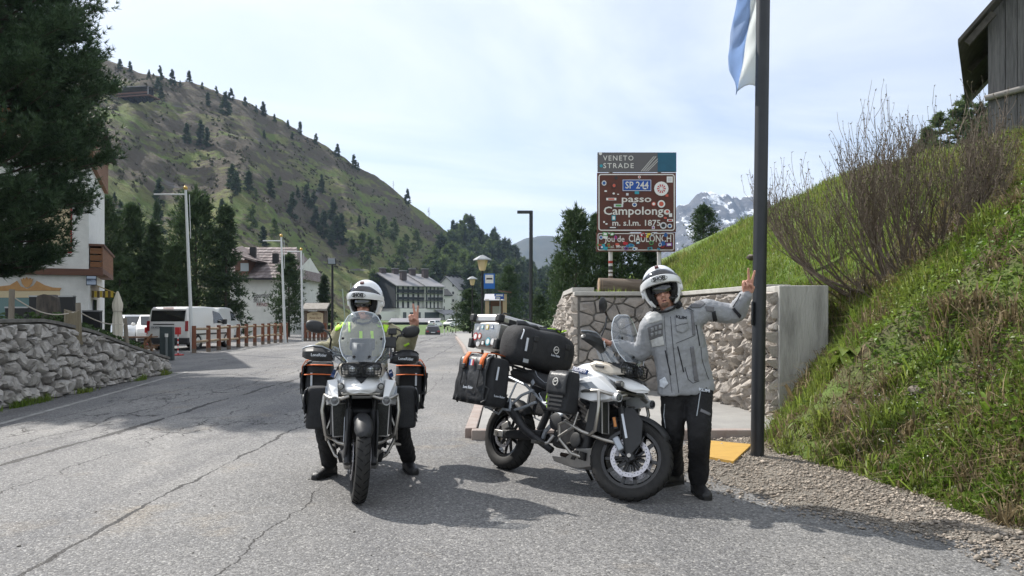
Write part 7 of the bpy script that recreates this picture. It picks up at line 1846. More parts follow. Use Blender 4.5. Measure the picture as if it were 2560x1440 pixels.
        mb.tube([(1.566,s*0.004,.954),(1.555,s*.09,.950),(1.530,s*.15,.965),(1.525,s*.158,1.012),(1.533,s*.14,1.05),(1.56,s*.05,1.05),(1.566,s*0.004,1.03)],0.005,6)
        mb.build('lamp_guard',m_black,t)
    mb = MB(); mb.m = NS; mb.box((1.545,0,1.0),(0.02,0.03,0.06)); mb.build('nose_bridge',m_plast,t,bevel=0.006)
    NS2 = Matrix.Translation((-0.005,0,0.045))
    # --- windscreen with lower cowl
    rows = []
    for (x_,z_,hw_) in ((1.485,1.045,.105),(1.462,1.095,.150),(1.435,1.15,.172),(1.402,1.21,.182),(1.366,1.275,.172),(1.330,1.345,.152),(1.300,1.405,.120),(1.285,1.435,.084),(1.280,1.444,.04)):
        rows.append([(x_-0.075*(abs(v_)**2.2)*(hw_/0.18),v_*hw_,z_-0.006*abs(v_)**2) for v_ in np.linspace(-1,1,17)])
    mb = MB(); mb.m = NS2; mb.loft(rows,False,False); ws = mb.build('windscreen',m_screen,t,angle=80)
    mb = MB(); mb.m = NS2; edge = [r_[0] for r_ in rows]+rows[-1]+[r_[-1] for r_ in reversed(rows)]; mb.tube(edge,0.0038,5); mb.build('screen_edge',mat('screen_edge',(0.72,0.78,0.84),rough=0.15,spec=0.8),ws)
    mb = MB(); mb.m = NS2
    for s in (-1,1):
        for z_,y_ in ((1.225,.150),(1.085,.06)): mb.sphere((1.40 if z_ > 1.2 else 1.472,s*y_,z_),(0.008,0.011,0.011),8,6)
    mb.build('screen_screw',m_black,ws)
    rows = [[(x_-0.05*(abs(v_)**2),v_*hw_,z_) for v_ in np.linspace(-1,1,9)] for (x_,z_,hw_) in ((1.455,1.055,.075),(1.425,1.12,.078),(1.392,1.19,.082))]
    mb = MB(); mb.m = NS2; mb.loft(rows,False,False); ic = mb.build('screen_mount',m_plast,t); sm = ic.modifiers.new('s','SOLIDIFY'); sm.thickness = 0.01
    mb = MB(); mb.m = NS2; mb.box((1.31,0,1.175),(0.05,0.20,0.10),(0,R(-28),0)); mb.build('instrument_panel',m_plast,t,bevel=0.015)
    for s in (-1,1):
        rows = [[(1.375,s*0.125,1.07),(1.315,s*0.185,1.06),(1.25,s*0.22,1.07)],[(1.345,s*0.165,1.13),(1.285,s*0.215,1.13),(1.225,s*0.245,1.13)],[(1.315,s*0.185,1.19),(1.265,s*0.220,1.20),(1.215,s*0.24,1.20)]]
        mb = MB(); mb.loft(rows,False,False); mb.build('wind_deflector',m_screen,t,angle=80)
        # auxiliary lamps on the engine bar and small indicators
        mb = MB(); mb.lathe([(0.0,0.0),(0.032,0.0),(0.036,0.01),(0.034,-0.045),(0.02,-0.055)],16,(1.50,s*0.20,.785),'X'); al = mb.build('fog_lamp',mat('lamp_shell',(0.55,0.56,0.56),rough=0.4),t)
        mb = MB(); mb.lathe([(0.0,0.016),(0.022,0.013),(0.027,0.0)],16,(1.503,s*0.20,.785),'X'); mb.build('fog_lens',m_lens,al)
        mb = MB(); mb.lathe([(0.0,0.012),(0.020,0.01),(0.027,0.0),(0.024,-0.05)],14,(1.47,s*0.155,.895),'X'); ind = mb.build('indicator',m_plast,t)
        mb = MB(); mb.lathe([(0.0,0.016),(0.019,0.010),(0.021,0.0)],14,(1.474,s*0.155,.895),'X'); mb.build('indicator_lens',mat('smoked_lens',(0.22,0.22,0.21),rough=0.1,coat=0.8),ind)
        # radiator half with guard
        mb = MB(); mb.box((1.335,s*0.165,.615),(0.035,0.115,0.25),(0,R(-10),R(s*-18))); rd = mb.build('radiator',m_mesh,t)
        mb = MB(); Mr = Matrix.Translation((1.345,s*0.165,.615)) @ Euler((0,R(-10),R(s*-18))).to_matrix().to_4x4()
        for (y0,z0,y1,z1) in ((-.06,-.13,.06,-.13),(-.06,.13,.06,.13),(-.06,-.13,-.06,.13),(.06,-.13,.06,.13)): mb.tube([Mr @ Vector((0.012,y0,z0)),Mr @ Vector((0.012,y1,z1))],0.006,6)
        mb.build('radiator_frame',m_skid,rd)
        mb = MB(); Mr2 = Matrix.Translation((1.335,s*0.225,.615)) @ Euler((0,R(-10),R(s*-10))).to_matrix().to_4x4(); mb.m = Mr2; mb.prism([(-0.12,-0.12),(0.02,-0.12),(0.02,0.13),(-0.07,0.13)],-0.006,0.006); mb.build('radiator_shroud',m_plast,rd)
        mb = MB(); mb.add([(1.22,s*0.232,.66),(1.27,s*0.228,.66),(1.26,s*0.230,.53),(1.20,s*0.232,.57)]+[(1.22,s*0.20,.66),(1.27,s*0.20,.66),(1.26,s*0.20,.53),(1.20,s*0.20,.57)],[(0,1,2,3),(0,1,5,4),(1,2,6,5),(2,3,7,6),(3,0,4,7)]); mb.build('trim_plate',m_champ,t,smooth=False)
        # engine crash bars
        mb = MB(); mb.tube([(1.02,s*0.20,.77),(1.20,s*0.285,.80),(1.36,s*0.285,.815),(1.455,s*0.235,.80),(1.48,s*0.15,.80),(1.48,s*0.09,.82)],0.0145,10); cb = mb.build('crash_bar',m_steel,t)
        mb = MB(); mb.tube([(1.36,s*0.285,.815),(1.40,s*0.30,.70),(1.37,s*0.27,.50),(1.28,s*0.235,.46)],0.0145,10); mb.build('bar_upright',m_steel,cb)
        mb = MB(); mb.tube([(1.46,s*0.07,.43),(1.38,s*0.17,.44),(1.22,s*0.265,.475),(1.05,s*0.295,.535),(0.98,s*0.295,.50),(0.985,s*0.27,.38),(1.08,s*0.21,.285),(1.16,s*0.16,.27)],0.0145,10); mb.build('lower_bar',m_steel,cb)
        mb = MB(); mb.tube([(0.99,s*0.29,.40),(1.14,s*0.285,.50),(1.12,s*0.24,.62)],0.0125,8); mb.build('brace',m_steel,cb)
        # foot peg
        mb = MB(); mb.box((0.74,s*0.285,.315),(0.05,0.11,0.018),(R(0),0,R(0))); pg = mb.build('foot_peg',m_steel,t)
        mb = MB()
        for k in range(7): mb.box((0.74,s*(0.24+k*0.016),.328),(0.055,0.006,0.014))
        mb.build('peg_teeth',m_steel,pg)
        mb = MB(); mb.tube([(0.74,s*0.235,.312),(0.77,s*0.20,.33),(0.80,s*0.17,.40)],[0.012,0.014,0.016],8); mb.build('peg_hanger',m_skid,pg)
        # passenger peg hanger (silver loop)
        mb = MB(); mb.tube([(0.52,s*0.185,.66),(0.40,s*0.215,.60),(0.26,s*0.235,.545),(0.24,s*0.24,.60),(0.35,s*0.225,.70),(0.46,s*0.19,.76)],0.0135,8); ph_ = mb.build('passenger_hanger',m_frame,t)
        mb = MB(); mb.box((0.25,s*0.275,.55),(0.045,0.08,0.02)); mb.build('passenger_peg',m_frame,ph_)
        mb = MB(); mb.tube([(0.255,s*0.25,.55),(0.235,s*0.255,.65)],[0.018,0.012],8); mb.build('passenger_peg_fold',m_frame,ph_)
        # frame tubes
        mb = MB(); mb.tube([(1.30,s*0.06,.86),(1.05,s*0.15,.70),(0.82,s*0.165,.56),(0.66,s*0.15,.42),(0.62,s*0.13,.34)],0.019,10); mb.build('frame_tube',m_frame if s < 0 else m_frame,t)
        mb = MB(); mb.tube([(0.90,s*0.165,.70),(0.60,s*0.165,.66),(0.30,s*0.15,.80),(-0.05,s*0.12,.87),(-0.22,s*0.11,.89)],0.0145,8); mb.build('subframe_tube',m_frame,t)
        mb = MB(); mb.tube([(0.86,s*0.165,.58),(0.60,s*0.165,.66),(0.52,s*0.16,.74)],0.0145,8); mb.build('subframe_stay',m_frame,t)
        mb = MB(); mb.tube([(0.02,s*0.20,.86),(-0.10,s*0.25,.84),(-0.12,s*0.27,.55),(0.12,s*0.27,.50),(0.20,s*0.25,.62),(0.22,s*0.20,.82)],0.009,8); mb.build('pannier_rack',m_frame,t)
        # swingarm
        mb = MB(); mb.tube([(0.60,s*0.12,.38),(0.36,s*0.13,.355),(0.0,s*0.125,.322)],[0.035,0.032,0.026],8,squash=1.4); sw = mb.build('swingarm',m_engine,t)
        mb = MB(); mb.box((0.02,s*0.152,.325),(0.13,0.012,0.060)); mb.build('chain_adjuster',m_skid,sw,bevel=0.006)
        mb = MB(); mb.cyl((0,s*0.13,.322),(0,s*0.168,.322),0.020,seg=6); mb.build('axle_nut',m_steel,sw)
    mb = MB(); mb.box((0.06,-0.105,.40),(0.10,0.045,0.07),(0,R(-30),0)); mb.build('rear_caliper',m_skid,t,bevel=0.01)
    mb = MB(); mb.box((1.43,0,.835),(0.06,0.30,0.02)); mb.build('bar_bridge',m_steel,t,bevel=0.006)
    mb = MB(); mb.box((1.36,0,.875),(0.16,0.16,0.12)); mb.build('head_stock',m_engine,t,bevel=0.02)
    mb = MB(); mb.tube([(1.42,0.02,.62),(1.50,0.02,.60),(1.51,0.02,.55)],0.035,12); mb.build('horn',m_plast,t)
    # --- engine
    mb = MB(); mb.box((0.98,0,.44),(0.44,0.34,0.28)); en = mb.build('crankcase',m_engine,t,bevel=0.05,bseg=3)
    mb = MB(); mb.box((1.10,0,.62),(0.24,0.36,0.24),(0,R(22),0)); mb.build('cylinder_block',m_engine,en,bevel=0.03)
    mb = MB()
    for k in range(6): mb.box((1.075+k*0.009,0,.55+k*0.028),(0.26,0.376,0.008),(0,R(22),0))
    mb.build('cooling_ribs',m_engine,en)
    for s in (-1,1):
        mb = MB(); mb.lathe([(0.115,0.13),(0.12,0.17),(0.105,0.195),(0.03,0.20),(0.0,0.2)] if s > 0 else [(0.115,-0.13),(0.12,-0.17),(0.105,-0.195),(0.03,-0.20),(0.0,-0.2)],24,(0.96,0,.44),'Y'); cv = mb.build('engine_cover',m_engine,en)
        mb = MB(); mb.lathe([(0.055,s*0.185),(0.06,s*0.206),(0.045,s*0.212),(0.0,s*0.212)],20,(1.10,0,.40),'Y'); mb.build('cover_cap',m_plast,cv)
        mb = MB()
        for k in range(8): a = 2*PI*k/8; mb.sphere((0.96+0.105*math.cos(a),s*0.193,.44+0.105*math.sin(a)),0.008,6,4)
        mb.build('cover_bolt',m_steel,cv)
        mb = MB(); mb.lathe([(0.07,s*0.12),(0.075,s*0.18),(0.05,s*0.19),(0.0,s*0.19)],18,(0.80,0,.52),'Y'); mb.build('sprocket_cover',m_plast,cv)
        mb = MB(); mb.tube([(1.02,s*0.19,.70),(1.05,s*0.215,.62),(1.0,s*0.21,.55),(0.9,s*0.19,.58)],0.012,8); mb.build('hose',m_rubber,en)
        mb = MB(); mb.cyl((0.96,s*0.18,.655),(1.03,s*0.185,.70),0.028,0.02,10); mb.build('injector',m_steel,en)
    for k in (-1,0,1):
        mb = MB(); mb.tube([(1.20,k*0.10,.60),(1.30,k*0.10,.54),(1.33,k*0.09,.42),(1.26,k*0.05,.30),(1.12,k*0.03,.25),(0.80,-0.05,.25)],0.019,10); mb.build('exhaust_header',m_head,en)
    # skid plate
    rings = [[(1.34,y,z) for y,z in ((-.09,.36),(-.10,.44),(.10,.44),(.09,.36))],[(1.28,y,z) for y,z in ((-.12,.22),(-.15,.36),(.15,.36),(.12,.22))],[(1.10,y,z) for y,z in ((-.13,.17),(-.185,.33),(.185,.33),(.13,.17))],[(0.98,y,z) for y,z in ((-.13,.17),(-.17,.24),(.17,.24),(.13,.17))],[(0.78,y,z) for y,z in ((-.11,.185),(-.14,.225),(.14,.225),(.11,.185))]]
    mb = MB(); mb.loft(rings); sk = mb.build('skid_plate',m_skid,t,angle=25,bevel=0.006)
    for s in (-1,1):
        for pts in ([(1.04,.235),(1.08,.235),(1.135,.31),(1.10,.315)],[(1.13,.25),(1.20,.245),(1.21,.31),(1.16,.315)]):
            mb = MB(); mb.add([(x,s*(0.152+(z-.17)*0.25),z) for x,z in pts]+[(x,s*0.14,z) for x,z in pts],[(0,1,2,3),(0,1,5,4),(1,2,6,5),(2,3,7,6),(3,0,4,7)]); mb.build('skid_slot',m_black,sk,smooth=False)
    # side stand on the left
    ang = R(11)
    foot = Vector((0.86,0.34,0.045)) if abs(steer) > 0.3 else Vector((0.50,0.20,0.20))
    mb = MB(); mb.tube([(0.82,0.14,.27),foot.lerp(Vector((0.82,0.14,.27)),0.35),foot],[0.016,0.014,0.013],8); ss = mb.build('side_stand',m_gloss,t)
    mb = MB(); mb.box(foot+Vector((0.0,0.02,0.0)),(0.07,0.06,0.014),(R(-11) if abs(steer) > 0.3 else 0,0,0)); mb.build('stand_foot',m_gloss,ss)
    # --- seat, tail, rear hugger
    rings = [mring(0.84,[(0,.80),(.10,.81),(.125,.85),(.09,.89),(0,.90)]),mring(0.72,[(0,.76),(.14,.775),(.165,.82),(.13,.845),(0,.845)]),mring(0.55,[(0,.76),(.16,.775),(.185,.82),(.15,.845),(0,.84)]),mring(0.42,[(0,.79),(.155,.80),(.175,.87),(.14,.90),(0,.90)]),mring(0.37,[(0,.82),(.15,.83),(.165,.93),(.135,.945),(0,.945)]),mring(0.10,[(0,.84),(.13,.85),(.145,.93),(.12,.945),(0,.95)]),mring(-0.08,[(0,.87),(.10,.88),(.11,.92),(.09,.935),(0,.94)])]
    mb = MB(); mb.loft(rings); st_ = mb.build('seat',m_seat,t,subsurf=2)
    for s in (-1,1):
        mb = MB(); mb.tube([(0.84,s*0.10,.893),(0.72,s*0.145,.846),(0.56,s*0.165,.842),(0.44,s*0.155,.892),(0.39,s*0.148,.94)],0.0022,5); mb.build('seam',mat('seat_thread',(0.30,0.32,0.35),rough=0.7),st_)
        mb = MB(); mb.add([(0.40,s*0.168,.865),(0.44,s*0.172,.83),(0.425,s*0.180,.80),(0.38,s*0.172,.83),(0.39,s*0.15,.85),(0.42,s*0.15,.82)],[(0,1,2,3),(0,1,5,4)]); mb.build('seat_patch',m_frame,st_,smooth=False)
        mb = MB(); mb.add([(0.80,s*0.16,.79),(0.55,s*0.178,.76),(0.48,s*0.168,.70),(0.60,s*0.168,.60),(0.84,s*0.165,.64),(0.80,s*0.12,.79),(0.55,s*0.12,.76),(0.48,s*0.12,.70),(0.60,s*0.12,.60),(0.84,s*0.12,.64)],[(0,1,2,3,4),(0,1,6,5),(1,2,7,6),(2,3,8,7),(3,4,9,8)]); mb.build('side_panel',m_plast,t,smooth=False,bevel=0.006)
    mb = MB(); mb.box((0.08,0,.855),(0.46,0.20,0.06)); mb.build('tail_unit',m_plast,t,bevel=0.02)
    mb = MB(); mb.box((-0.22,0,1.085),(0.30,0.24,0.018)); lr = mb.build('luggage_rack',m_plast,t,bevel=0.006)
    for y in (-0.1,0.1): mb = MB(); mb.tube([(-0.05,y,.92),(-0.12,y,1.08)],0.010,6); mb.tube([(-0.22,y,.90),(-0.30,y,1.08)],0.010,6); mb.build('rack_stay',m_plast,lr)
    for s in (-1,1): mb = MB(); mb.tube([(0.30,s*0.165,.93),(0.05,s*0.175,.97),(-0.28,s*0.13,.96)],0.012,8); mb.build('grab_rail',m_plast,t)
    mb = MB(); mb.box((-0.24,0,.86),(0.05,0.16,0.06)); mb.build('tail_lamp',m_tail,t,bevel=0.01)
    mb = MB(); mb.box((-0.30,0,.62),(0.012,0.22,0.18),(0,R(18),0)); mb.build('number_plate',m_plate,t)
    mb = MB(); mb.tube([(-0.22,0,.86),(-0.29,0,.70)],0.02,8); mb.build('plate_hanger',m_plast,t)
    rings = []
    for k in range(9):
        a = R(40+k*12); rings.append([(0.352*math.cos(a)-0.05*abs(v_)**3*math.cos(a),v_*0.09,.322+(0.352-0.05*abs(v_)**3)*math.sin(a)) for v_ in np.linspace(-1,1,7)])
    mb = MB(); mb.loft(rings,False,False); hg_ = mb.build('rear_hugger',m_plast,t,angle=60); sm = hg_.modifiers.new('s','SOLIDIFY'); sm.thickness = 0.006
    mb = MB(); mb.tube([(0.42,0,.42),(0.55,0,.75)],0.035,10); mb.build('shock_absorber',m_plast,t)
    mb = MB(); mb.tube([(0.75,-0.12,.27),(0.45,-0.20,.40),(0.20,-0.22,.58),(-0.12,-0.22,.70)],[0.03,0.035,0.055,0.055],14); mb.build('silencer',m_engine,t)
    for s in (-1,1):
        mb = MB(); mb.tube([S @ (H0+Vector((-0.05,s*0.25,0.05))),S @ (H0+Vector((0.10,s*0.16,0.03))),S @ Vector((1.30,s*0.10,.96)),S @ Vector((1.36,s*0.125,.72)),S @ Vector((1.42,s*0.12,.50)),S @ Vector((1.43,s*0.10,.42))],0.0055,6); mb.build('brake_hose',m_rubber,t)
        mb = MB(); mb.tube([S @ (H0+Vector((-0.06,s*0.24,0.02))),(1.22,s*0.14,1.06),(1.24,s*0.10,.96),(1.18,s*0.15,.80)],0.0055,6); mb.build('control_cable',m_rubber,t)
        mb = MB(); mb.tube([(1.05,s*0.19,.50),(1.10,s*0.21,.56),(1.18,s*0.20,.58),(1.22,s*0.17,.66)],0.007,6); mb.build('coolant_hose',m_rubber,t)
        mb = MB()
        for q in ((1.14,s*0.185,.68),(1.20,s*0.18,.62),(0.88,s*0.172,.60),(0.70,s*0.165,.45),(1.02,s*0.20,.36),(0.90,s*0.20,.36)): mb.cyl(q,Vector(q)+Vector((0,s*0.012,0)),0.009,seg=6)
        mb.build('bolt',m_steel,t)
    if gps:
        mb = MB(); mb.box((1.215,0.215,1.235),(0.03,0.115,0.095),(0,R(-20),0)); gp = mb.build('navigator',m_plast,t,bevel=0.01)
        mb = MB(); mb.tube([(1.16,0.16,1.11),(1.20,0.20,1.17),(1.21,0.215,1.21)],0.012,8); mb.build('navigator_arm',m_plast,gp)
        mb = MB(); mb.box((1.19,0.24,1.325),(0.03,0.07,0.055),(0,R(-15),R(10))); cm = mb.build('phone_holder',m_plast,t,bevel=0.008)
        mb = MB(); mb.tube([(1.19,0.27,1.35),(1.19,0.31,1.33),(1.19,0.325,1.285),(1.19,0.30,1.285)],0.007,6); mb.build('holder_clip',m_plast,cm)
        mb = MB(); mb.tube([(1.16,0.23,1.12),(1.18,0.23,1.22),(1.19,0.235,1.30)],0.009,6); mb.build('holder_arm',m_plast,cm)
    return t
def soft_box(c,d,power=5.0,n=(20,8),bulge=0.06,seed=0,rot=None,taper=0.0):
    """pillow-edged bag: superellipse rings stacked along z with small creases"""
    g = random.Random(seed); ph = [g.uniform(0,6) for _ in range(5)]; mb = MB(); rings = []
    rows = [(-1,0.80),(-0.97,0.93),(-0.88,1.0),(-0.5,1.02),(0,1.02),(0.5,1.01),(0.86,0.98),(0.96,0.92),(1,0.80)]
    Mx = Matrix.Translation(Vector(c)) @ (Euler(rot).to_matrix().to_4x4() if rot else Matrix.Identity(4))
    for z,k in rows:
        ring = []
        for j in range(32):
            q = 2*PI*j/32; cq,sq = math.cos(q),math.sin(q); r_ = (abs(cq)**power+abs(sq)**power)**(-1/power)
            w = 1+bulge*0.35*math.sin(3*q+ph[0]+z*2.2)+bulge*0.3*math.sin(7*q+ph[1]-z*3)
            tp_ = 1-taper*(z+1)/2
            ring.append(Mx @ Vector((cq*r_*d[0]/2*k*w*tp_,sq*r_*d[1]/2*k*w*tp_,z*d[2]/2)))
        rings.append(ring)
    mb.loft(rings); return mb
def lug(name,label,cat,M0,base,group=None):
    o = thing(name,label,cat,(0,0,0),0,group); o.matrix_world = M0 @ Matrix.Translation(Vector(base)); return o
def pannier(M0,s,label,front=False):
    """soft bag on the rack; s=-1 right side, +1 left side"""
    base = Vector((0.02,s*0.425,0.52)); t = lug('pannier_bag',label,'bag',M0,base,'soft panniers with orange straps')
    soft_box((0,0,0.255),(0.52,0.27,0.45),5,bulge=0.03,seed=3+s,taper=0.10).build('bag_body',m_fabric,t,angle=60,subsurf=1)
    # rolled outer flap with creases, straps, buckles
    rows = []
    for k in range(11):
        v_ = k/10; z = 0.04+v_*0.45; out_ = 0.140+0.012*math.sin(v_*PI)+(0.0 if v_ < 0.92 else -0.05)
        rows.append([Vector((x_*0.45-0.01,s*(out_+0.007*math.sin(x_*22+v_*5)+0.005*math.sin(v_*16+x_*9)),z)) for x_ in np.linspace(-0.5,0.5,15)])
    mb = MB(); mb.loft(rows,False,False); fl_ = mb.build('outer_flap',m_flap,t,angle=80); sm = fl_.modifiers.new('s','SOLIDIFY'); sm.thickness = 0.012
    for x_ in (-0.13,0.13):
        mb = MB(); pts = [Vector((x_,s*0.162,0.36)),Vector((x_,s*0.160,0.44)),Vector((x_,s*0.125,0.500)),Vector((x_,s*0.03,0.515)),Vector((x_,-s*0.11,0.505))]
        rows = [[p+Vector((-0.029,0,0)),p+Vector((0.029,0,0))] for p in pts]; mb.loft(rows,False,False); so_ = mb.build('strap',m_orange,t,angle=80); sm = so_.modifiers.new('s','SOLIDIFY'); sm.thickness = 0.006
        mb = MB(); mb.box((x_,s*0.170,0.36),(0.056,0.02,0.05)); mb.build('buckle',m_plast,so_,bevel=0.006)
        mb = MB(); mb.tube([(x_,s*0.168,0.36),(x_+0.005,s*0.17,0.26),(x_-0.004,s*0.166,0.18)],0.006,6); mb.build('strap_tail',m_plast,so_)
    mb = MB(); mb.tube([(-0.20,s*0.135,0.05),(-0.24,s*0.09,0.03),(-0.235,s*0.06,0.10),(-0.205,s*0.12,0.14),(-0.20,s*0.135,0.05)],0.010,6); mb.build('corner_handle',m_plast,t)
    mb = MB(); mb.tube([(0.20,s*0.14,0.05),(0.23,s*0.12,0.08),(0.235,s*0.11,0.18),(0.21,s*0.14,0.20)],0.011,6); mb.build('corner_handle',m_plast,t)
    mb = MB(); mb.box((0.262,s*0.06,0.33),(0.004,0.018,0.12)); mb.build('reflective_patch',m_refl,t)
    if front:
        for z_ in (0.37,0.455):
            mb = MB(); mb.tube([(0.245-0.06*(z_ > 0.4),-0.125,z_),(0.268-0.03*(z_ > 0.4),-0.04,z_+0.008),(0.268-0.03*(z_ > 0.4),0.04,z_+0.006),(0.245-0.06*(z_ > 0.4),0.125,z_)],0.017,8,squash=0.35,up=(0,0,1)); mb.build('strap',m_orange,t)
    text('Lone Rider',0.040,m_refl,t,frame((0,s*0.168,0.17),(-s*1.0,0,0),(0,0,1)),width=0.15)
    text('Lone Rider',0.028,m_refl,t,frame((0.2675,0,0.13),(0,1,0),(-0.03,0,1)),width=0.12)
    return t
def flag_patch(t):
    for k,m_ in enumerate((mat('patch_blue',(0.03,0.10,0.36),rough=0.7),m_white,mat('patch_red',(0.45,0.03,0.04),rough=0.7))):
        mb = MB(); mb.box((-0.033+k*0.022,-0.168,0.40),(0.022,0.003,0.055)); mb.build('flag_patch',m_,t)
def bar_bag(M0,s,label,z0=0.60):
    t = lug('crash_bar_bag',label,'bag',M0,(1.05,s*0.365,z0),'small bags on the crash bars')
    soft_box((0,0,0.165),(0.25,0.18,0.345),4.5,bulge=0.05,seed=9+s,taper=0.16).build('bag_body',m_fabric,t,angle=60,subsurf=1)
    mb = MB(); rows = []
    for k in range(7):
        v_ = k/6; rows.append([Vector((x_*0.23,s*(0.094+0.010*math.sin(v_*PI)-0.03*max(0,v_-0.8)+0.004*math.sin(x_*14)),0.13+v_*0.19)) for x_ in np.linspace(-0.5,0.5,7)])
    mb.loft(rows,False,False); f_ = mb.build('flap',m_flap,t,angle=80); sm = f_.modifiers.new('s','SOLIDIFY'); sm.thickness = 0.008
    mb = MB(); n = 20; mb.tube([(0.028*math.cos(2*PI*k/n),s*0.114,0.235+0.030*math.sin(2*PI*k/n)) for k in range(n+1)],0.004,5); e = mb.build('round_emblem',m_white,t)
    mb = MB(); mb.tube([(-0.014,s*0.114,0.228),(-0.006,s*0.114,0.245),(0.004,s*0.114,0.232),(0.014,s*0.114,0.246)],0.0035,5); mb.build('emblem_mark',m_white,e)
    for z in (0.05,0.085,0.12): mb = MB(); mb.box((0,s*0.094,z),(0.19,0.006,0.016)); mb.build('webbing',m_plast,t)
    mb = MB(); mb.tube([(-0.12,s*0.05,0.02),(-0.135,s*0.06,0.10),(-0.125,s*0.05,0.2)],0.006,6); mb.build('side_strap',m_neon if s < 0 else m_plast,t)
    return t
HEAD_L = math.atan2(-1.13,0.20); HEAD_R = math.atan2(-1.13,0.90)
def bike_matrix(rx,ry,head,lean): return Matrix.Translation((rx,ry,Z0+0.002)) @ Matrix.Rotation(head,4,'Z') @ Matrix.Rotation(lean,4,'X')
# first motorcycle: facing the viewer; second: on its side stand, bars on the left lock
fL = G(897,1256,Z0); ML = bike_matrix(fL.x-1.53*math.cos(HEAD_L),fL.y-1.53*math.sin(HEAD_L),HEAD_L,R(-1.0))
motorcycle('white touring motorcycle facing the viewer with the seated rider',ML,R(6),True)
pannier(ML,-1,'black pannier with orange straps on the right side of the first motorcycle',True)
pannier(ML,1,'black pannier with orange straps on the left side of the first motorcycle',True)
bar_bag(ML,-1,'small black bag on the right crash bar of the first motorcycle',0.52)
bar_bag(ML,1,'small black bag on the left crash bar of the first motorcycle',0.52)
fR = G(1566,1254,Z0); LEAN = R(-12.5)
MR = bike_matrix(fR.x-1.56*math.cos(HEAD_R),fR.y-1.56*math.sin(HEAD_R),HEAD_R,LEAN)
motorcycle('white touring motorcycle on its side stand with front wheel turned',MR,R(33),False,0.09)
flag_patch(pannier(MR,-1,'black pannier with orange straps and small tricolour patch on the parked motorcycle'))
pannier(MR,1,'far side black pannier of the parked motorcycle')
bar_bag(MR,-1,'small black bag with round emblem on the parked motorcycle')
bar_bag(MR,1,'far side crash bar bag of the parked motorcycle')
# duffel across the rear seat
t = lug('duffel_bag','black waterproof duffel bag strapped across the rear seat','bag',MR,(0.20,0,0.975))
rings = []
for u_ in np.linspace(-1,1,15):
    k = (1-abs(u_)**7)**0.5*0.45+0.55 if abs(u_) < 1 else 0.55; ring = []
    for j in range(28):
        q = 2*PI*j/28; cq,sq = math.cos(q),math.sin(q); r_ = (abs(cq)**3.6+abs(sq)**3.6)**(-1/3.6); w = 1+0.02*math.sin(5*q+u_*9)+0.018*math.sin(u_*13+q*2)
        ring.append((cq*r_*0.188*k*w,u_*0.375,0.178+sq*r_*0.188*k*w*(1+0.05*math.sin(u_*5))))
    rings.append(ring)
mb = MB(); mb.loft(rings); mb.build('bag_body',m_fabric,t,angle=60,subsurf=1)
mb = MB(); mb.tube([(0.03*math.sin(k),-0.30+k*0.06,0.372+0.012*math.sin(k*2.1)) for k in range(11)],[0.03]*11,10); mb.build('rolled_closure',m_flap,t)
for y in (-0.2,0.2):
    rows = [[Vector((0.194*math.cos(R(a)),y-0.02,0.178+0.197*math.sin(R(a)))),Vector((0.194*math.cos(R(a)),y+0.02,0.178+0.197*math.sin(R(a))))] for a in range(-40,221,20)]
    mb = MB(); mb.loft(rows,False,False); mb.build('strap',m_plast,t)
    mb = MB(); mb.box((0.188,y,0.25),(0.02,0.05,0.05)); mb.build('buckle',m_plast,t,bevel=0.006)
mb = MB(); mb.tube([(0.10,-0.30,0.33),(0.16,-0.33,0.30),(0.15,-0.34,0.22)],0.006,6); mb.build('cord',m_refl,t)
for z in (0.16,): mb = MB(); mb.box((0.193,-0.30,z+0.02),(0.004,0.022,0.12),(0,0,0)); mb.build('reflective_patch',m_refl,t)
for y in (-0.27,0.30): mb = MB(); mb.box((0.180,y,0.035),(0.006,0.06,0.035)); mb.build('corner_patch',m_frame,t)
mb = MB(); n = 22; mb.tube([(0.196,0.06+0.030*math.cos(2*PI*k/n),0.195+0.032*math.sin(2*PI*k/n)) for k in range(n+1)],0.0042,5); e = mb.build('round_emblem',m_white,t)
mb = MB(); mb.tube([(0.197,0.045,0.188),(0.197,0.054,0.206),(0.197,0.064,0.190),(0.197,0.076,0.207)],0.004,5); mb.build('emblem_mark',m_white,e)
text('Lone Rider',0.03,m_refl,t,frame((0.198,0.06,0.142),(0,1,0),(0,0,1)),width=0.11)
for k in range(4): mb = MB(); mb.tube([(-0.05+0.06*k,0.02+0.05*k,0.40),(0.0+0.04*k,0.12+0.03*k,0.41),(0.05,0.20,0.39)],0.008,6); mb.build('bungee',m_neon if k % 2 else m_plast,t)
# rack under the box is part of the motorcycle
# aluminium top box
t = lug('top_box','aluminium top box covered in stickers on the parked motorcycle','box',MR,(-0.30,0,1.10))
bx0 = [(-0.21,-0.225),(0.21,-0.225),(0.21,0.225),(-0.21,0.225)]
mb = MB(); mb.loft([[(x*0.86,y*1.06,0.0) for x,y in bx0],[(x*0.97,y*1.20,0.06) for x,y in bx0],[(x*1.0,y*1.26,0.26) for x,y in bx0]]); bb = mb.build('box_body',m_alum,t,bevel=0.018,angle=30)
mb = MB(); mb.loft([[(x*1.03,y*1.29,0.263) for x,y in bx0],[(x*1.02,y*1.28,0.325) for x,y in bx0],[(x*0.93,y*1.19,0.345) for x,y in bx0]]); lid = mb.build('lid',m_alum,t,bevel=0.012,angle=30)
for x in (-0.21,0.21):
    for y in (-0.285,0.285): mb = MB(); mb.box((x,y,0.30),(0.07,0.07,0.075)); mb.build('corner_guard',m_plast,lid,bevel=0.012); mb = MB(); mb.box((x*0.97,y*0.93,0.05),(0.06,0.06,0.10)); mb.build('corner_guard',m_plast,bb,bevel=0.012)
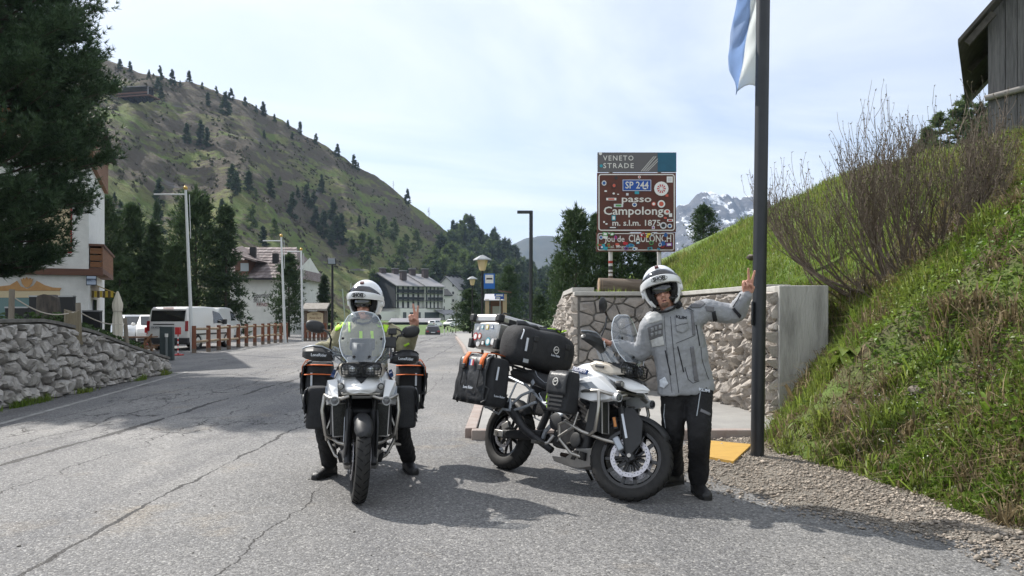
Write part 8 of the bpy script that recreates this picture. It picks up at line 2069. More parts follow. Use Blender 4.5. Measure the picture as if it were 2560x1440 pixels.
for y in (-0.13,0.13): mb = MB(); mb.tube([(0.10,y-0.05,0.345),(0.10,y-0.04,0.375),(0.10,y+0.04,0.375),(0.10,y+0.05,0.345)],0.008,6); mb.build('tie_loop',m_plast,lid); mb = MB(); mb.box((0.218,y,0.285),(0.014,0.09,0.05)); mb.build('latch',m_plast,lid,bevel=0.006)
for s,(x,z,w,mi,sh) in enumerate([(-0.12,0.20,0.05,6,'r'),(-0.05,0.21,0.045,5,'r'),(0.03,0.21,0.05,4,'r'),(0.11,0.21,0.05,1,'t'),(-0.15,0.115,0.06,2,'o'),(-0.08,0.12,0.045,7,'o'),(-0.10,0.05,0.05,0,'o'),(-0.02,0.055,0.055,3,'r'),(0.065,0.07,0.062,5,'o'),(0.14,0.07,0.05,6,'o')]):
    n = {'o': 18,'r': 4,'t': 3}[sh]; o0 = PI/4 if sh == 'r' else (PI/2 if sh == 't' else 0); yy = -(0.225*1.06+(0.225*0.14)*min(1,z/0.06)+(0.225*0.06)*max(0,(z-0.06)/0.2))-0.0035
    mb = MB(); mb.add([(x+w*0.62*math.cos(o0+2*PI*k/n),yy-0.001,z+w*0.66*math.sin(o0+2*PI*k/n)) for k in range(n)],[tuple(range(n))]); so_ = mb.build('sticker',SM[mi],bb,smooth=False)
    mb = MB(); mb.add([(x+w*0.42*math.cos(o0+2*PI*k/n),yy-0.0022,z+w*0.45*math.sin(o0+2*PI*k/n)) for k in range(n)],[tuple(range(n))]); mb.build('print',SM[0 if mi != 0 else 6],so_,smooth=False)
# ------------------------------------------------------------ people
m_skin = mat('skin',(0.56,0.31,0.235),(0.48,0.235,0.17),scale=22,rough=0.5,bump=0.15,bscale=90)
m_tex = {}
def solid(shapes,name,m,parent,voxel,smooth=3,wrinkle=0.0,wscale=0.07,decimate=0.0):
    """union of overlapping closed shapes as one continuous skin"""
    me = bpy.data.meshes.new('tmp'); me.from_pydata(shapes.v,[],shapes.f); me.update()
    bm = bmesh.new(); bm.from_mesh(me); bmesh.ops.recalc_face_normals(bm,faces=bm.faces); bm.to_mesh(me); bm.free()
    o = bpy.data.objects.new('tmp',me); COL.objects.link(o)
    r = o.modifiers.new('r','REMESH'); r.mode = 'VOXEL'; r.voxel_size = voxel
    if smooth: s = o.modifiers.new('s','SMOOTH'); s.iterations = smooth; s.factor = 0.6
    if wrinkle:
        tx = bpy.data.textures.new('folds','CLOUDS'); tx.noise_scale = wscale; tx.noise_depth = 2
        d = o.modifiers.new('d','DISPLACE'); d.texture = tx; d.strength = wrinkle; d.mid_level = 0.5
        t2 = bpy.data.textures.new('creases','CLOUDS'); t2.noise_scale = wscale*0.42; t2.noise_depth = 1; t2.noise_type = 'HARD_NOISE'
        d2 = o.modifiers.new('d2','DISPLACE'); d2.texture = t2; d2.strength = wrinkle*0.55; d2.mid_level = 0.45
        s2 = o.modifiers.new('s2','SMOOTH'); s2.iterations = 2; s2.factor = 0.5
    dg = bpy.context.evaluated_depsgraph_get(); ev = bpy.data.meshes.new_from_object(o.evaluated_get(dg))
    bpy.data.objects.remove(o)
    ev.polygons.foreach_set('use_smooth',np.ones(len(ev.polygons),dtype=bool)); ev.name = name
    ev.materials.clear()
    return link(name,ev,m,parent)
def limb(mb,pts,radii,seg=16,sq=1.0,n=5,up=None):
    """tapered limb through joints with round ends, smoothed by a Catmull-Rom curve"""
    pts = [Vector(p) for p in pts]; P_,R_ = [],[]
    for i in range(len(pts)-1):
        a,b,c,d = pts[max(i-1,0)],pts[i],pts[i+1],pts[min(i+2,len(pts)-1)]
        for k in range(n):
            t = k/n; P_.append(0.5*((2*b)+(c-a)*t+(2*a-5*b+4*c-d)*t*t+(3*b-a-3*c+d)*t**3)); R_.append(radii[i]*(1-t)+radii[i+1]*t)
    P_.append(pts[-1]); R_.append(radii[-1])
    mb.tube(P_,R_,seg,True,sq,up)
    mb.sphere(pts[0],radii[0]*0.98,14,8); mb.sphere(pts[-1],radii[-1]*0.98,14,8)
def torso(mb,rings,n=28,power=2.6):
    """rings: (centre, half width, half depth, right vector, forward vector)"""
    out = []
    for c,w,d,rv,fv in rings:
        c = Vector(c); rv = Vector(rv).normalized(); fv = Vector(fv).normalized(); ring = []
        for k in range(n):
            q = 2*PI*k/n; cq,sq = math.cos(q),math.sin(q); r = (abs(cq)**power+abs(sq)**power)**(-1/power)
            ring.append(c+rv*(cq*r*w)+fv*(sq*r*d))
        out.append(ring)
    mb.loft(out)
def hand(mb,M,curls,spread,thumb,th=1.0):
    """local frame: +y along the fingers, +x towards the thumb, +z out of the palm"""
    T = lambda p: M @ Vector(p)
    rings = []
    for y,w,d in ((-0.02,0.026,0.020),(0.0,0.029,0.019),(0.03,0.038,0.018),(0.065,0.043,0.016),(0.092,0.041,0.012),(0.10,0.036,0.009)):
        rings.append([T((w*math.copysign(abs(math.cos(2*PI*k/16))**0.8,math.cos(2*PI*k/16)),y,d*math.copysign(abs(math.sin(2*PI*k/16))**0.8,math.sin(2*PI*k/16)))) for k in range(16)])
    mb.loft(rings)
    for (bx,by,ls,r),cu,sp in zip(((0.031,0.092,(0.044,0.027,0.022),0.0098),(0.010,0.097,(0.049,0.031,0.024),0.0100),(-0.012,0.094,(0.045,0.029,0.023),0.0095),(-0.032,0.086,(0.035,0.022,0.020),0.0085)),curls,spread):
        p = Vector((bx,by-0.012,0)); pts = [p.copy()]; a = 0.0
        for l,c in zip(ls,cu):
            a += R(c); d = Vector((math.sin(R(sp))*math.cos(a),math.cos(R(sp))*math.cos(a),math.sin(a))); p = p+d*l*th; pts.append(p.copy())
        pts[1] = pts[1]+Vector((0,0.006,0))
        mb.tube([T(q) for q in pts],[r*1.08,r*1.03,r*0.95,r*0.82],10); mb.sphere(T(pts[-1]),r*0.82,10,6)
        for q,k in zip(pts[1:3],(1.08,1.0)): mb.sphere(T(q),r*k,10,6)
    mb.tube([T(q) for q in thumb],[0.0155,0.013,0.0115,0.0095],10); mb.sphere(T(thumb[-1]),0.0098,10,6); mb.sphere(T(thumb[1]),0.0135,10,6); mb.sphere(T(thumb[0]),0.016,10,6)
THUMB_FOLD = [(0.030,0.020,0.010),(0.038,0.048,0.026),(0.018,0.070,0.038),(-0.008,0.078,0.040)]
THUMB_OUT = [(0.028,0.018,0.008),(0.050,0.045,0.018),(0.062,0.075,0.022),(0.060,0.098,0.026)]
STR = (4,4,3); CURL = (78,88,50); GRIP = (62,70,40)
def head_shapes(mb,M):
    """skull, jaw, nose, lips, chin; local: -y is the face side, z up, origin at the head centre"""
    T = lambda p: M @ Vector(p)
    def sph(c,r): 
        rings = []; 
        for i in range(11):
            t = PI*i/10; rings.append([T((c[0]+r[0]*max(math.sin(t),1e-3)*math.cos(2*PI*k/18),c[1]+r[1]*max(math.sin(t),1e-3)*math.sin(2*PI*k/18),c[2]-r[2]*math.cos(t))) for k in range(18)])
        mb.loft(rings)
    sph((0,0.012,0.03),(0.074,0.092,0.088)); sph((0,-0.022,-0.045),(0.060,0.066,0.072)); sph((0,-0.062,-0.092),(0.030,0.026,0.024))
    sph((0.030,-0.058,-0.035),(0.026,0.022,0.026)); sph((-0.030,-0.058,-0.035),(0.026,0.022,0.026))
    mb.tube([T((0,-0.078,0.018)),T((0,-0.094,-0.008)),T((0,-0.106,-0.028)),T((0,-0.088,-0.040))],[0.009,0.011,0.0145,0.010],10)
    sph((0.012,-0.090,-0.034),(0.009,0.010,0.008)); sph((-0.012,-0.090,-0.034),(0.009,0.010,0.008))
    mb.tube([T((-0.024,-0.074,-0.062)),T((-0.010,-0.086,-0.058)),T((0.010,-0.086,-0.058)),T((0.024,-0.074,-0.062))],[0.005,0.0075,0.0075,0.005],8)
    mb.tube([T((-0.022,-0.073,-0.074)),T((0,-0.086,-0.079)),T((0.022,-0.073,-0.074))],[0.005,0.009,0.005],8)
    for s in (-1,1): sph((s*0.076,0.012,-0.005),(0.010,0.018,0.030))
    mb.tube([T((-0.05,-0.068,0.036)),T((0,-0.083,0.040)),T((0.05,-0.068,0.036))],[0.008,0.010,0.008],8)
m_helm = mat('helmet_white',(0.78,0.79,0.80),rough=0.22,coat=0.9)
m_visor = mat('dark_visor',(0.012,0.012,0.014),rough=0.08,spec=0.9,coat=0.6)
m_liner = mat('helmet_liner',(0.012,0.012,0.013),rough=0.85)
def helmet(M,parent):
    M = M @ Matrix.Diagonal((1.12,1.12,1.22,1))
    """open flip-front helmet; local: -y forward, z up, centre of the head at the origin"""
    n,m_ = 40,26; V = []; Fc = []
    def surf(th,ph,k=1.0):
        # th polar from the top, ph azimuth, -y at ph=0
        x = math.sin(ph)*math.sin(th); y = -math.cos(ph)*math.sin(th); z = math.cos(th)
        wx,wy = 0.135,0.155 if y < 0 else 0.160; wz = 0.150 if z > 0 else 0.165
        if z < -0.3: wx *= 1-0.10*(-z-0.3); wy *= 1-0.14*(-z-0.3)
        return Vector((x*wx*k,y*wy*k+0.005,z*wz*k+0.022))
    mb = MB(); mb.m = M; keep = []
    for i in range(m_+1):
        th = 0.02+(R(141)-0.02)*i/m_
        for j in range(n): mb.v.append(tuple(M @ surf(th,2*PI*(j+0.5)/n-PI)))
    for i in range(m_):
        for j in range(n):
            th = 0.02+(R(141)-0.02)*(i+0.5)/m_; ph = abs(2*PI*(j+1)/n-PI); z = surf(th,ph).z
            lim = R(66) if z > -0.06 else R(56)
            if ph < lim and z < 0.055: continue
            a,b = i*n+j,i*n+(j+1) % n; mb.f.append((a,b,b+n,a+n))
    hm_ = mb.build('helmet',m_helm,parent,angle=60); so = hm_.modifiers.new('s','SOLIDIFY'); so.thickness = 0.016; so.offset = -1
    # lining: dark padded inner shell with a slightly smaller opening
    mb = MB(); rows = []
    for i in range(m_+1):
        th = 0.02+(R(138)-0.02)*i/m_
        for j in range(n): mb.v.append(tuple(M @ surf(th,2*PI*(j+0.5)/n-PI,0.895)))
    for i in range(m_):
        for j in range(n):
            th = 0.02+(R(138)-0.02)*(i+0.5)/m_; ph = abs(2*PI*(j+1)/n-PI); z = surf(th,ph).z
            if ph < (R(54) if z > -0.03 else R(40)) and z < 0.052: continue
            a,b = i*n+j,i*n+(j+1) % n; mb.f.append((a,b,b+n,a+n))
    li = mb.build('lining',m_liner,hm_,angle=70); so = li.modifiers.new('s','SOLIDIFY'); so.thickness = 0.020; so.offset = -1
    # raised chin bar across the forehead
    def arc(z,r,fw,a0=86,k=25,drop=0.0):
        return [Vector((math.sin(R(a))*r*0.985,-math.cos(R(a))*fw+0.01,z+drop*(1-math.cos(R(a))))) for a in np.linspace(-a0,a0,k)]
    rows = [arc(0.034,0.146,0.150,drop=-0.022),arc(0.038,0.152,0.178,drop=-0.024),arc(0.060,0.153,0.187,drop=-0.026),arc(0.085,0.150,0.180,drop=-0.038),arc(0.094,0.143,0.160,drop=-0.045)]
    mb = MB(); mb.m = M; mb.loft([[rows[r][j] for r in range(5)] for j in range(25)],True); cb = mb.build('chin_bar',m_helm,hm_,angle=40)
    rows = [arc(0.090,0.146,0.170,76,drop=-0.045),arc(0.104,0.140,0.164,66,drop=-0.04),arc(0.118,0.120,0.152,54,drop=-0.03),arc(0.128,0.098,0.138,42,drop=-0.02)]
    mb = MB(); mb.m = M; mb.loft(rows,False,False); vz = mb.build('raised_visor',m_visor,hm_,angle=70)
    for s in (-1,1): mb = MB(); mb.m = M; mb.lathe([(0.0,s*0.148),(0.024,s*0.147),(0.028,s*0.130)],16,(0,0.0,0.0),'X'); mb.build('pivot',m_helm,hm_)
    # drop-down sun visor
    rows = [arc(0.050,0.095,0.118,62),arc(0.015,0.100,0.126,64),arc(-0.012,0.100,0.128,60),arc(-0.022,0.09,0.122,44)]
    mb = MB(); mb.m = M; mb.loft(rows,False,False); mb.build('sun_visor',m_visor,hm_,angle=70)
    # neck roll
    mb = MB(); mb.m = M; mb.tube([(0.098*math.sin(a),0.105*-math.cos(a)*(-1)+0.012,-0.112-0.018*math.cos(a)*-1) for a in np.linspace(-2.2,2.2,19)],0.020,10); mb.build('neck_roll',m_liner,hm_)
    mb = MB(); mb.m = M; mb.tube([(-0.085,-0.03,-0.105),(-0.05,-0.075,-0.138),(0,-0.09,-0.146),(0.05,-0.075,-0.138),(0.085,-0.03,-0.105)],0.008,8); mb.build('chin_strap',m_liner,hm_)
    mb = MB(); mb.m = M; mb.tube([(0.095,-0.06,-0.06),(0.075,-0.105,-0.075),(0.04,-0.125,-0.066)],[0.007,0.006,0.010],8); mb.build('microphone',m_black,hm_)
    ob = text('SHOEI',0.036,m_black,cb,M @ frame((0,-0.1785,0.062),(1,0,0),(0,0.0,1)),width=0.085,bold=0.0012)
    mb = MB(); mb.m = M; mb.tube([(0.056*math.cos(2*PI*k/28),-0.1785+0.012*math.cos(2*PI*k/28)**2,0.062+0.019*math.sin(2*PI*k/28)) for k in range(29)],0.0012,5); mb.build('logo_ring',m_black,cb)
    mb = MB(); mb.m = M; mb.box((0,-0.088,0.150),(0.028,0.02,0.012),(R(32),0,0)); mb.build('top_badge',mat('badge_red',(0.10,0.03,0.03),rough=0.5),hm_)
    return hm_
def boot(mb,ankle,toe_dir,L=0.29,h=0.16):
    """one boot: sole on the ground under the ankle"""
    d = Vector((toe_dir[0],toe_dir[1],0)).normalized(); r = Vector((d.y,-d.x,0)); a = Vector(ankle); g0 = Vector((a.x,a.y,Z0+0.001)); rings = []
    for u_,w,hh in ((-0.085,0.030,0.055),(-0.075,0.040,0.10),(-0.03,0.045,0.125),(0.03,0.046,0.115),(0.09,0.050,0.088),(0.15,0.052,0.070),(0.19,0.046,0.060),(0.215,0.026,0.042)):
        c = g0+d*u_; ring = []
        for k in range(16):
            q = 2*PI*k/16; cq,sq = math.cos(q),math.sin(q); ring.append(c+r*(w*math.copysign(abs(cq)**0.7,cq))+Vector((0,0,hh/2+hh/2*math.copysign(abs(sq)**0.75,sq))))
        rings.append(ring)
    mb.loft(rings); mb.tube([a+Vector((0,0,-0.04)),a+Vector((0,0,0.12))],[0.056,0.062],16)
def sole(ankle,toe_dir,m,parent):
    d = Vector((toe_dir[0],toe_dir[1],0)).normalized(); r = Vector((d.y,-d.x,0)); g0 = Vector((ankle[0],ankle[1],Z0+0.0005)); mb = MB()
    pts = [(-0.09,0.0),(-0.08,0.034),(0.0,0.044),(0.10,0.054),(0.17,0.052),(0.212,0.03),(0.222,0.0),(0.212,-0.03),(0.17,-0.052),(0.10,-0.054),(0.0,-0.044),(-0.08,-0.034)]
    lo = [g0+d*u_+r*w for u_,w in pts]; hi = [p+Vector((0,0,0.022)) for p in lo]; mb.loft([lo,hi]); return mb.build('sole',m,parent)
def bvh_of(o):
    me = o.data; return BVHTree.FromPolygons([v.co for v in me.vertices],[tuple(p.vertices) for p in me.polygons])
def cast(bv,px,py):
    d = Vector(((px-1280)/F,1,-(py-HZ)/F)).normalized(); h = bv.ray_cast(Vector((0,0,CH)),d); return h[0],h[1]
def seam(bv,pts,r,m,name,parent,off=0.002):
    """a thin line sewn on the cloth through points seen at these pixels"""
    out = []
    for (a,b) in zip(pts[:-1],pts[1:]):
        for k in range(6):
            p,n_ = cast(bv,a[0]+(b[0]-a[0])*k/6,a[1]+(b[1]-a[1])*k/6)
            if p is not None: out.append(p+n_*off)
    p,n_ = cast(bv,*pts[-1])
    if p is not None: out.append(p+n_*off)
    if len(out) < 2: return None
    mb = MB(); mb.tube(out,r,6); return mb.build(name,m,parent)
def patch(bv,poly,m,name,parent,off=0.004,step=2.5):
    """a piece of cloth lying on the garment inside the outline"""
    xs_ = [p[0] for p in poly]; ys_ = [p[1] for p in poly]; me = bpy.data.meshes.new('t'); me.from_pydata([(p[0],p[1],0) for p in poly],[],[tuple(range(len(poly)))]); bm = bmesh.new(); bm.from_mesh(me)
    bmesh.ops.triangulate(bm,faces=bm.faces)
    for _ in range(6):
        lg_ = [e for e in bm.edges if e.calc_length() > step*1.6]
        if not lg_: break
        bmesh.ops.subdivide_edges(bm,edges=lg_,cuts=1); bmesh.ops.triangulate(bm,faces=[f for f in bm.faces if len(f.verts) > 3])
    bad = []; Ys = []
    for v in bm.verts:
        p,n_ = cast(bv,v.co.x,v.co.y)
        if p is None: bad.append(v)
        else: v.co = p+n_*off
    bmesh.ops.delete(bm,geom=bad,context='VERTS'); bmesh.ops.delete(bm,geom=[e for e in bm.edges if e.calc_length() > 0.05],context='EDGES')
    bmesh.ops.recalc_face_normals(bm,faces=bm.faces)
    for f in bm.faces: f.smooth = True
    bm.to_mesh(me); bm.free(); o = link(name,me,m,parent); s = o.modifiers.new('s','SOLIDIFY'); s.thickness = 0.004; s.offset = 0; return o
def at_text(bv,s,px,py,wpx,size,m,parent,slope=0.0,off=0.004):
    p,n_ = cast(bv,px,py)
    if p is None: return
    z = n_.normalized(); x = Vector((1,0,-slope)); x = (x-z*x.dot(z)).normalized(); y = z.cross(x)
    M = Matrix(((x.x,y.x,z.x,p.x+z.x*off),(x.y,y.y,z.y,p.y+z.y*off),(x.z,y.z,z.z,p.z+z.z*off),(0,0,0,1)))
    return text(s,size,m,parent,M,width=wpx/F*p.y,bold=0.0006,extrude=0.004)
m_boot = mat('boot_leather',(0.013,0.013,0.014),(0.020,0.02,0.021),scale=25,rough=0.42,bump=0.3,bscale=60)
m_trs = mat('black_trousers',(0.0095,0.0095,0.0105),(0.015,0.015,0.0165),scale=10,rough=0.85,bump=0.5,bscale=40)
m_zip = mat('zip_black',(0.012,0.013,0.018),rough=0.6)

# ---------------- the standing rider
m_jk = mat('grey_jacket',(0.275,0.285,0.305),(0.315,0.325,0.345),scale=8,rough=0.75,bump=0.35,bscale=60)
m_jk2 = mat('dark_grey_panel',(0.15,0.15,0.16),rough=0.8)
m_jk3 = mat('pale_grey_panel',(0.55,0.555,0.55),(0.38,0.38,0.38),scale=20,rough=0.6)
w2 = thing('person','person in grey jacket and white open helmet standing with raised hand','person',(0,0,0))
AL_,AR_ = G(1750,1240,Z0),G(1690,1214,Z0)           # ankles: his left (nearer), his right
AL_.z = AR_.z = 0.10
AL_ = AL_+Vector((0,0.06,0)); AR_ = AR_+Vector((0.0,0.05,0))
hipc = P(1715,960,6.02); neck = P(1682,778,5.95)
RV = Vector((1,0.12,0.06)).normalized(); FV = Vector((-0.12,-1,0.0)).normalized()
hl = hipc+RV*0.105; hr = hipc-RV*0.105
kl = P(1748,1085,5.80); kr = P(1683,1080,5.98)
shl = P(1762,778,5.98); shr = P(1632,806,5.90)
ell = P(1838,784,5.97); wrl = P(1866,738,5.84)
# right hand rests on the inner end of the right hand guard of the parked bike
_ax = Vector((-0.407,0,0.914)).normalized(); _S = Matrix.Translation((1.62,0,0)) @ Matrix.Rotation(R(33),4,_ax) @ Matrix.Translation((-1.62,0,0))
grip_r = MR @ (_S @ Vector((1.155-0.055,-0.29,1.165)))
wrr = grip_r+Vector((0.085,0.02,-0.035))
elr = P(1604,880,6.02)
helmM = Matrix.Translation(P(1655,727,5.93)) @ Euler((R(-4),R(-13),R(-12)),'XYZ').to_matrix().to_4x4()
# --- trousers
mb = MB()
torso(mb,[(hipc+Vector((0,0,-0.12)),0.165,0.125,RV,FV),(hipc+Vector((0,0,-0.05)),0.185,0.135,RV,FV),(hipc+Vector((0,0,0.06)),0.18,0.125,RV,FV),(hipc+Vector((0,0,0.14)),0.165,0.115,RV,FV)])
limb(mb,[hl+Vector((0,0,-0.02)),hl.lerp(kl,0.5),kl,kl.lerp(AL_,0.5)+Vector((0.01,0.03,0)),AL_+Vector((0,0.0,0.02))],[0.118,0.108,0.092,0.088,0.082])
limb(mb,[hr+Vector((0,0,-0.02)),hr.lerp(kr,0.5),kr,kr.lerp(AR_,0.5)+Vector((-0.005,0.03,0)),AR_+Vector((0,0,0.02))],[0.118,0.105,0.090,0.085,0.080])
tr2 = solid(mb,'trousers',m_trs,w2,0.011,4,0.020,0.07)
bt2 = bvh_of(tr2)
# --- jacket
mb = MB()
ch = hipc.lerp(neck,0.62); wa = hipc.lerp(neck,0.28)
torso(mb,[(hipc+Vector((0.0,0,-0.075)),0.238,0.165,RV,FV),(hipc+Vector((-0.0,0,-0.02)),0.240,0.168,RV,FV),(wa,0.225,0.160,RV,FV),(ch,0.228,0.150,RV,FV),(hipc.lerp(neck,0.84),0.205,0.128,RV,FV),(hipc.lerp(neck,0.95),0.13,0.10,RV,FV),(neck+Vector((0,0,0.02)),0.085,0.085,RV,FV),(neck+Vector((-0.005,0,0.045)),0.078,0.080,RV,FV)])
limb(mb,[hipc.lerp(neck,0.80)+RV*0.10,shl+Vector((-0.015,0,0.0)),shl.lerp(ell,0.55),ell,ell.lerp(wrl,0.5),wrl],[0.10,0.098,0.085,0.080,0.070,0.052])
limb(mb,[hipc.lerp(neck,0.80)-RV*0.10,shr+Vector((0.01,0,0)),shr.lerp(elr,0.5),elr,elr.lerp(wrr,0.55),wrr+Vector((0.03,0.005,-0.01))],[0.10,0.098,0.085,0.075,0.064,0.050])
jk2 = solid(mb,'jacket',m_jk,w2,0.0105,4,0.020,0.085)
bj = bvh_of(jk2)
# --- body: one continuous skin under the clothes
mb = MB()
torso(mb,[(hipc+Vector((0,0,-0.08)),0.14,0.10,RV,FV),(hipc+Vector((0,0,0.1)),0.15,0.105,RV,FV),(ch,0.17,0.11,RV,FV),(hipc.lerp(neck,0.88),0.13,0.085,RV,FV),(neck+Vector((-0.005,0,0.0)),0.06,0.06,RV,FV)])
hd = helmM @ Vector((0,-0.005,-0.012))
limb(mb,[neck+Vector((0,0,-0.05)),helmM @ Vector((0,0.01,-0.09)),hd],[0.06,0.056,0.06])
head_shapes(mb,helmM @ Matrix.Translation((0,-0.012,-0.022)))
limb(mb,[hl+Vector((0,0,-0.02)),hl.lerp(kl,0.5),kl,kl.lerp(AL_,0.5)+Vector((0.01,0.03,0)),AL_+Vector((0,0,0.02))],[0.075,0.066,0.052,0.048,0.038]); limb(mb,[hr+Vector((0,0,-0.02)),hr.lerp(kr,0.5),kr,kr.lerp(AR_,0.5)+Vector((-0.005,0.03,0)),AR_+Vector((0,0,0.02))],[0.075,0.066,0.052,0.048,0.038])
limb(mb,[ch+RV*0.1,shl,ell,wrl],[0.06,0.055,0.045,0.030]); limb(mb,[ch-RV*0.1,shr,elr,wrr],[0.06,0.055,0.045,0.030])
# raised left hand, palm to the viewer, two fingers up
hy_ = Vector((0.02,-0.10,1)).normalized(); hz_ = Vector((-0.10,-1,-0.08)); hz_ = (hz_-hy_*hz_.dot(hy_)).normalized(); hx_ = hy_.cross(hz_)
def hmat(o,x,y,z,s=1.0): return Matrix(((x.x*s,y.x*s,z.x*s,o.x),(x.y*s,y.y*s,z.y*s,o.y),(x.z*s,y.z*s,z.z*s,o.z),(0,0,0,1)))
hand(mb,hmat(wrl+Vector((0.002,-0.01,0.012)),hx_,hy_,hz_,1.05),(STR,STR,CURL,CURL),(9,-7,-4,-8),THUMB_FOLD)
# right hand closed over the hand guard
dy_ = (grip_r-wrr).normalized(); hz2 = Vector((-0.3,-0.4,-0.8)); hz2 = (hz2-dy_*hz2.dot(dy_)).normalized(); hx2 = dy_.cross(hz2)
hand(mb,hmat(wrr+dy_*0.0,hx2 if hx2.y < 0 else -hx2,dy_,hz2,1.05),(GRIP,GRIP,GRIP,GRIP),(3,1,-2,-5),THUMB_OUT)
bd2 = solid(mb,'body',m_skin,w2,0.0042,2)
hm2 = helmet(helmM,w2)
mb = MB(); mb.m = helmM @ Matrix.Translation((0,-0.012,-0.022)); mb.sphere((0,-0.0845,-0.068),(0.017,0.008,0.0085),14,8); mb.build('mouth',mat('mouth_dark',(0.10,0.02,0.02),rough=0.5),bd2)
mb = MB(); mb.m = helmM @ Matrix.Translation((0,-0.012,-0.022)); mb.sphere((0,-0.066,-0.094),(0.030,0.0255,0.022),16,10); mb.sphere((0,-0.086,-0.0505),(0.024,0.006,0.005),12,6); mb.build('beard',mat('beard',(0.16,0.10,0.075),(0.27,0.17,0.12),scale=90,rough=0.9,bump=0.6,bscale=200),bd2)
mb = MB(); boot(mb,AL_,(0.12,-1)); b_ = solid(mb,'boot',m_boot,w2,0.008,3); sole(AL_,(0.12,-1),m_rubber,b_)
mb = MB(); boot(mb,AR_,(-0.95,-0.55)); b_ = solid(mb,'boot',m_boot,w2,0.008,3); sole(AR_,(-0.95,-0.55),m_rubber,b_)
# --- details of the jacket
seam(bj,[(1676,792),(1682,860),(1690,930),(1697,982)],0.0022,m_zip,'front_seam',jk2)
seam(bj,[(1660,792),(1664,850),(1672,920),(1680,982)],0.0014,m_zip,'front_seam',jk2)
seam(bj,[(1694,866),(1702,900),(1709,930)],0.0048,m_zip,'zip',jk2)
seam(bj,[(1663,876),(1670,910),(1677,938)],0.0046,m_zip,'zip',jk2)
seam(bj,[(1740,812),(1745,840),(1749,864)],0.0042,m_zip,'zip',jk2)
seam(bj,[(1752,868),(1755,900),(1768,940),(1772,948)],0.0020,m_zip,'seam',jk2)
seam(bj,[(1712,918),(1720,948),(1732,958),(1748,952)],0.0022,m_zip,'seam',jk2)
seam(bj,[(1690,858),(1720,846),(1738,838)],0.0018,m_zip,'seam',jk2)
seam(bj,[(1702,766),(1720,770),(1734,778)],0.0026,m_zip,'shoulder_seam',jk2)
patch(bj,[(1727,778),(1733,779),(1738,836),(1731,838)],m_jk2,'panel',jk2)
patch(bj,[(1725,868),(1733,866),(1746,950),(1736,953)],m_jk2,'panel',jk2)
pk = patch(bj,[(1688,794),(1717,789),(1719,824),(1706,833),(1691,828)],m_jk,'chest_pocket',jk2,0.007)
seam(bj,[(1689,815),(1704,810),(1718,808)],0.0020,m_zip,'pocket_flap',pk,0.010)
at_text(bj,'KLIM',1702,795,27,0.034,m_zip,pk,0.10,0.012)
mp2 = patch(bj,[(1619,818),(1655,806),(1657,838),(1624,850)],m_jk2,'molle_patch',jk2,0.005)
for k in range(3):
    for r_ in range(2):
        cx,cy = 1630+k*9.5,823-k*3.0+r_*13; patch(bj,[(cx-3.4,cy-4.5),(cx+3.4,cy-5.5),(cx+3.8,cy+3.5),(cx-3.0,cy+4.5)],m_jk,'molle_square',mp2,0.009,3)
patch(bj,[(1626,850),(1657,840),(1661,862),(1630,868)],m_jk3,'pale_patch',jk2,0.005)
patch(bj,[(1612,792),(1640,777),(1652,776),(1655,800),(1622,810)],m_jk3,'shoulder_patch',jk2,0.005)
patch(bj,[(1720,757),(1750,750),(1764,760),(1752,770),(1728,770)],m_jk2,'shoulder_patch',jk2,0.005)
patch(bj,[(1762,764),(1785,768),(1784,780),(1766,778)],m_jk2,'shoulder_patch',jk2,0.005)
patch(bj,[(1779,780),(1788,777),(1793,800),(1783,806)],m_zip,'arm_strap',jk2,0.006)
patch(bj,[(1831,772),(1836,768),(1853,788),(1849,795)],m_zip,'arm_strap',jk2,0.006)
seam(bj,[(1832,768),(1845,748),(1852,735)],0.0028,m_zip,'sleeve_zip',jk2)
patch(bj,[(1650,950),(1662,942),(1671,958),(1660,970),(1651,966)],m_refl,'hem_patch',jk2,0.006)
# trousers details
seam(bt2,[(1752,976),(1748,1000),(1742,1040)],0.0042,m_frame,'zip',tr2)
seam(bt2,[(1662,1010),(1660,1040),(1664,1070)],0.0038,m_frame,'zip',tr2)
at_text(bt2,'KLIM',1760,976,30,0.034,m_refl,tr2,0.05)
patch(bt2,[(1752,1022),(1776,1034),(1774,1040),(1750,1029)],m_jk2,'thigh_stripe',tr2,0.004)

# ---------------- the seated rider
m_ol = mat('olive_jacket',(0.235,0.22,0.135),(0.30,0.28,0.185),scale=9,rough=0.8,bump=0.4,bscale=50)
m_ol2 = mat('olive_dark',(0.05,0.048,0.035),rough=0.85)
w1 = thing('person','person in olive and neon jacket sitting astride the first motorcycle','person',(0,0,0))
def bl(x,y,z): return ML @ Vector((x,y,z))
hip1 = bl(0.60,0,0.93); RV1 = (bl(0,-1,0)-bl(0,0,0)).normalized(); FV1 = (bl(1,0,0)-bl(0,0,0)).normalized()    # RV1: his right = viewer's left
nk1 = P(914,806,6.62)
A1r = G(806,1196,Z0); A1l = G(1016,1184,Z0); A1r.z = A1l.z = 0.10
A1r.y += 0.12; A1l.y += 0.12; A1r.x += 0.03; A1l.x -= 0.0
k1r = bl(0.86,-0.315,0.52); k1l = bl(0.86,0.315,0.52)
h1r = hip1+RV1*0.10; h1l = hip1-RV1*0.10
s1r = P(858,832,6.66); s1l = P(972,830,6.66)
_S1 = Matrix.Translation((1.62,0,0)) @ Matrix.Rotation(R(6),4,_ax) @ Matrix.Translation((-1.62,0,0))
g1 = ML @ (_S1 @ Vector((1.155-0.125,-0.365,1.145)))
e1r = P(828,872,6.62); w1r = g1+Vector((0.0,0.06,0.015))
e1l = P(1016,868,6.55); w1l = P(1035,818,6.42)
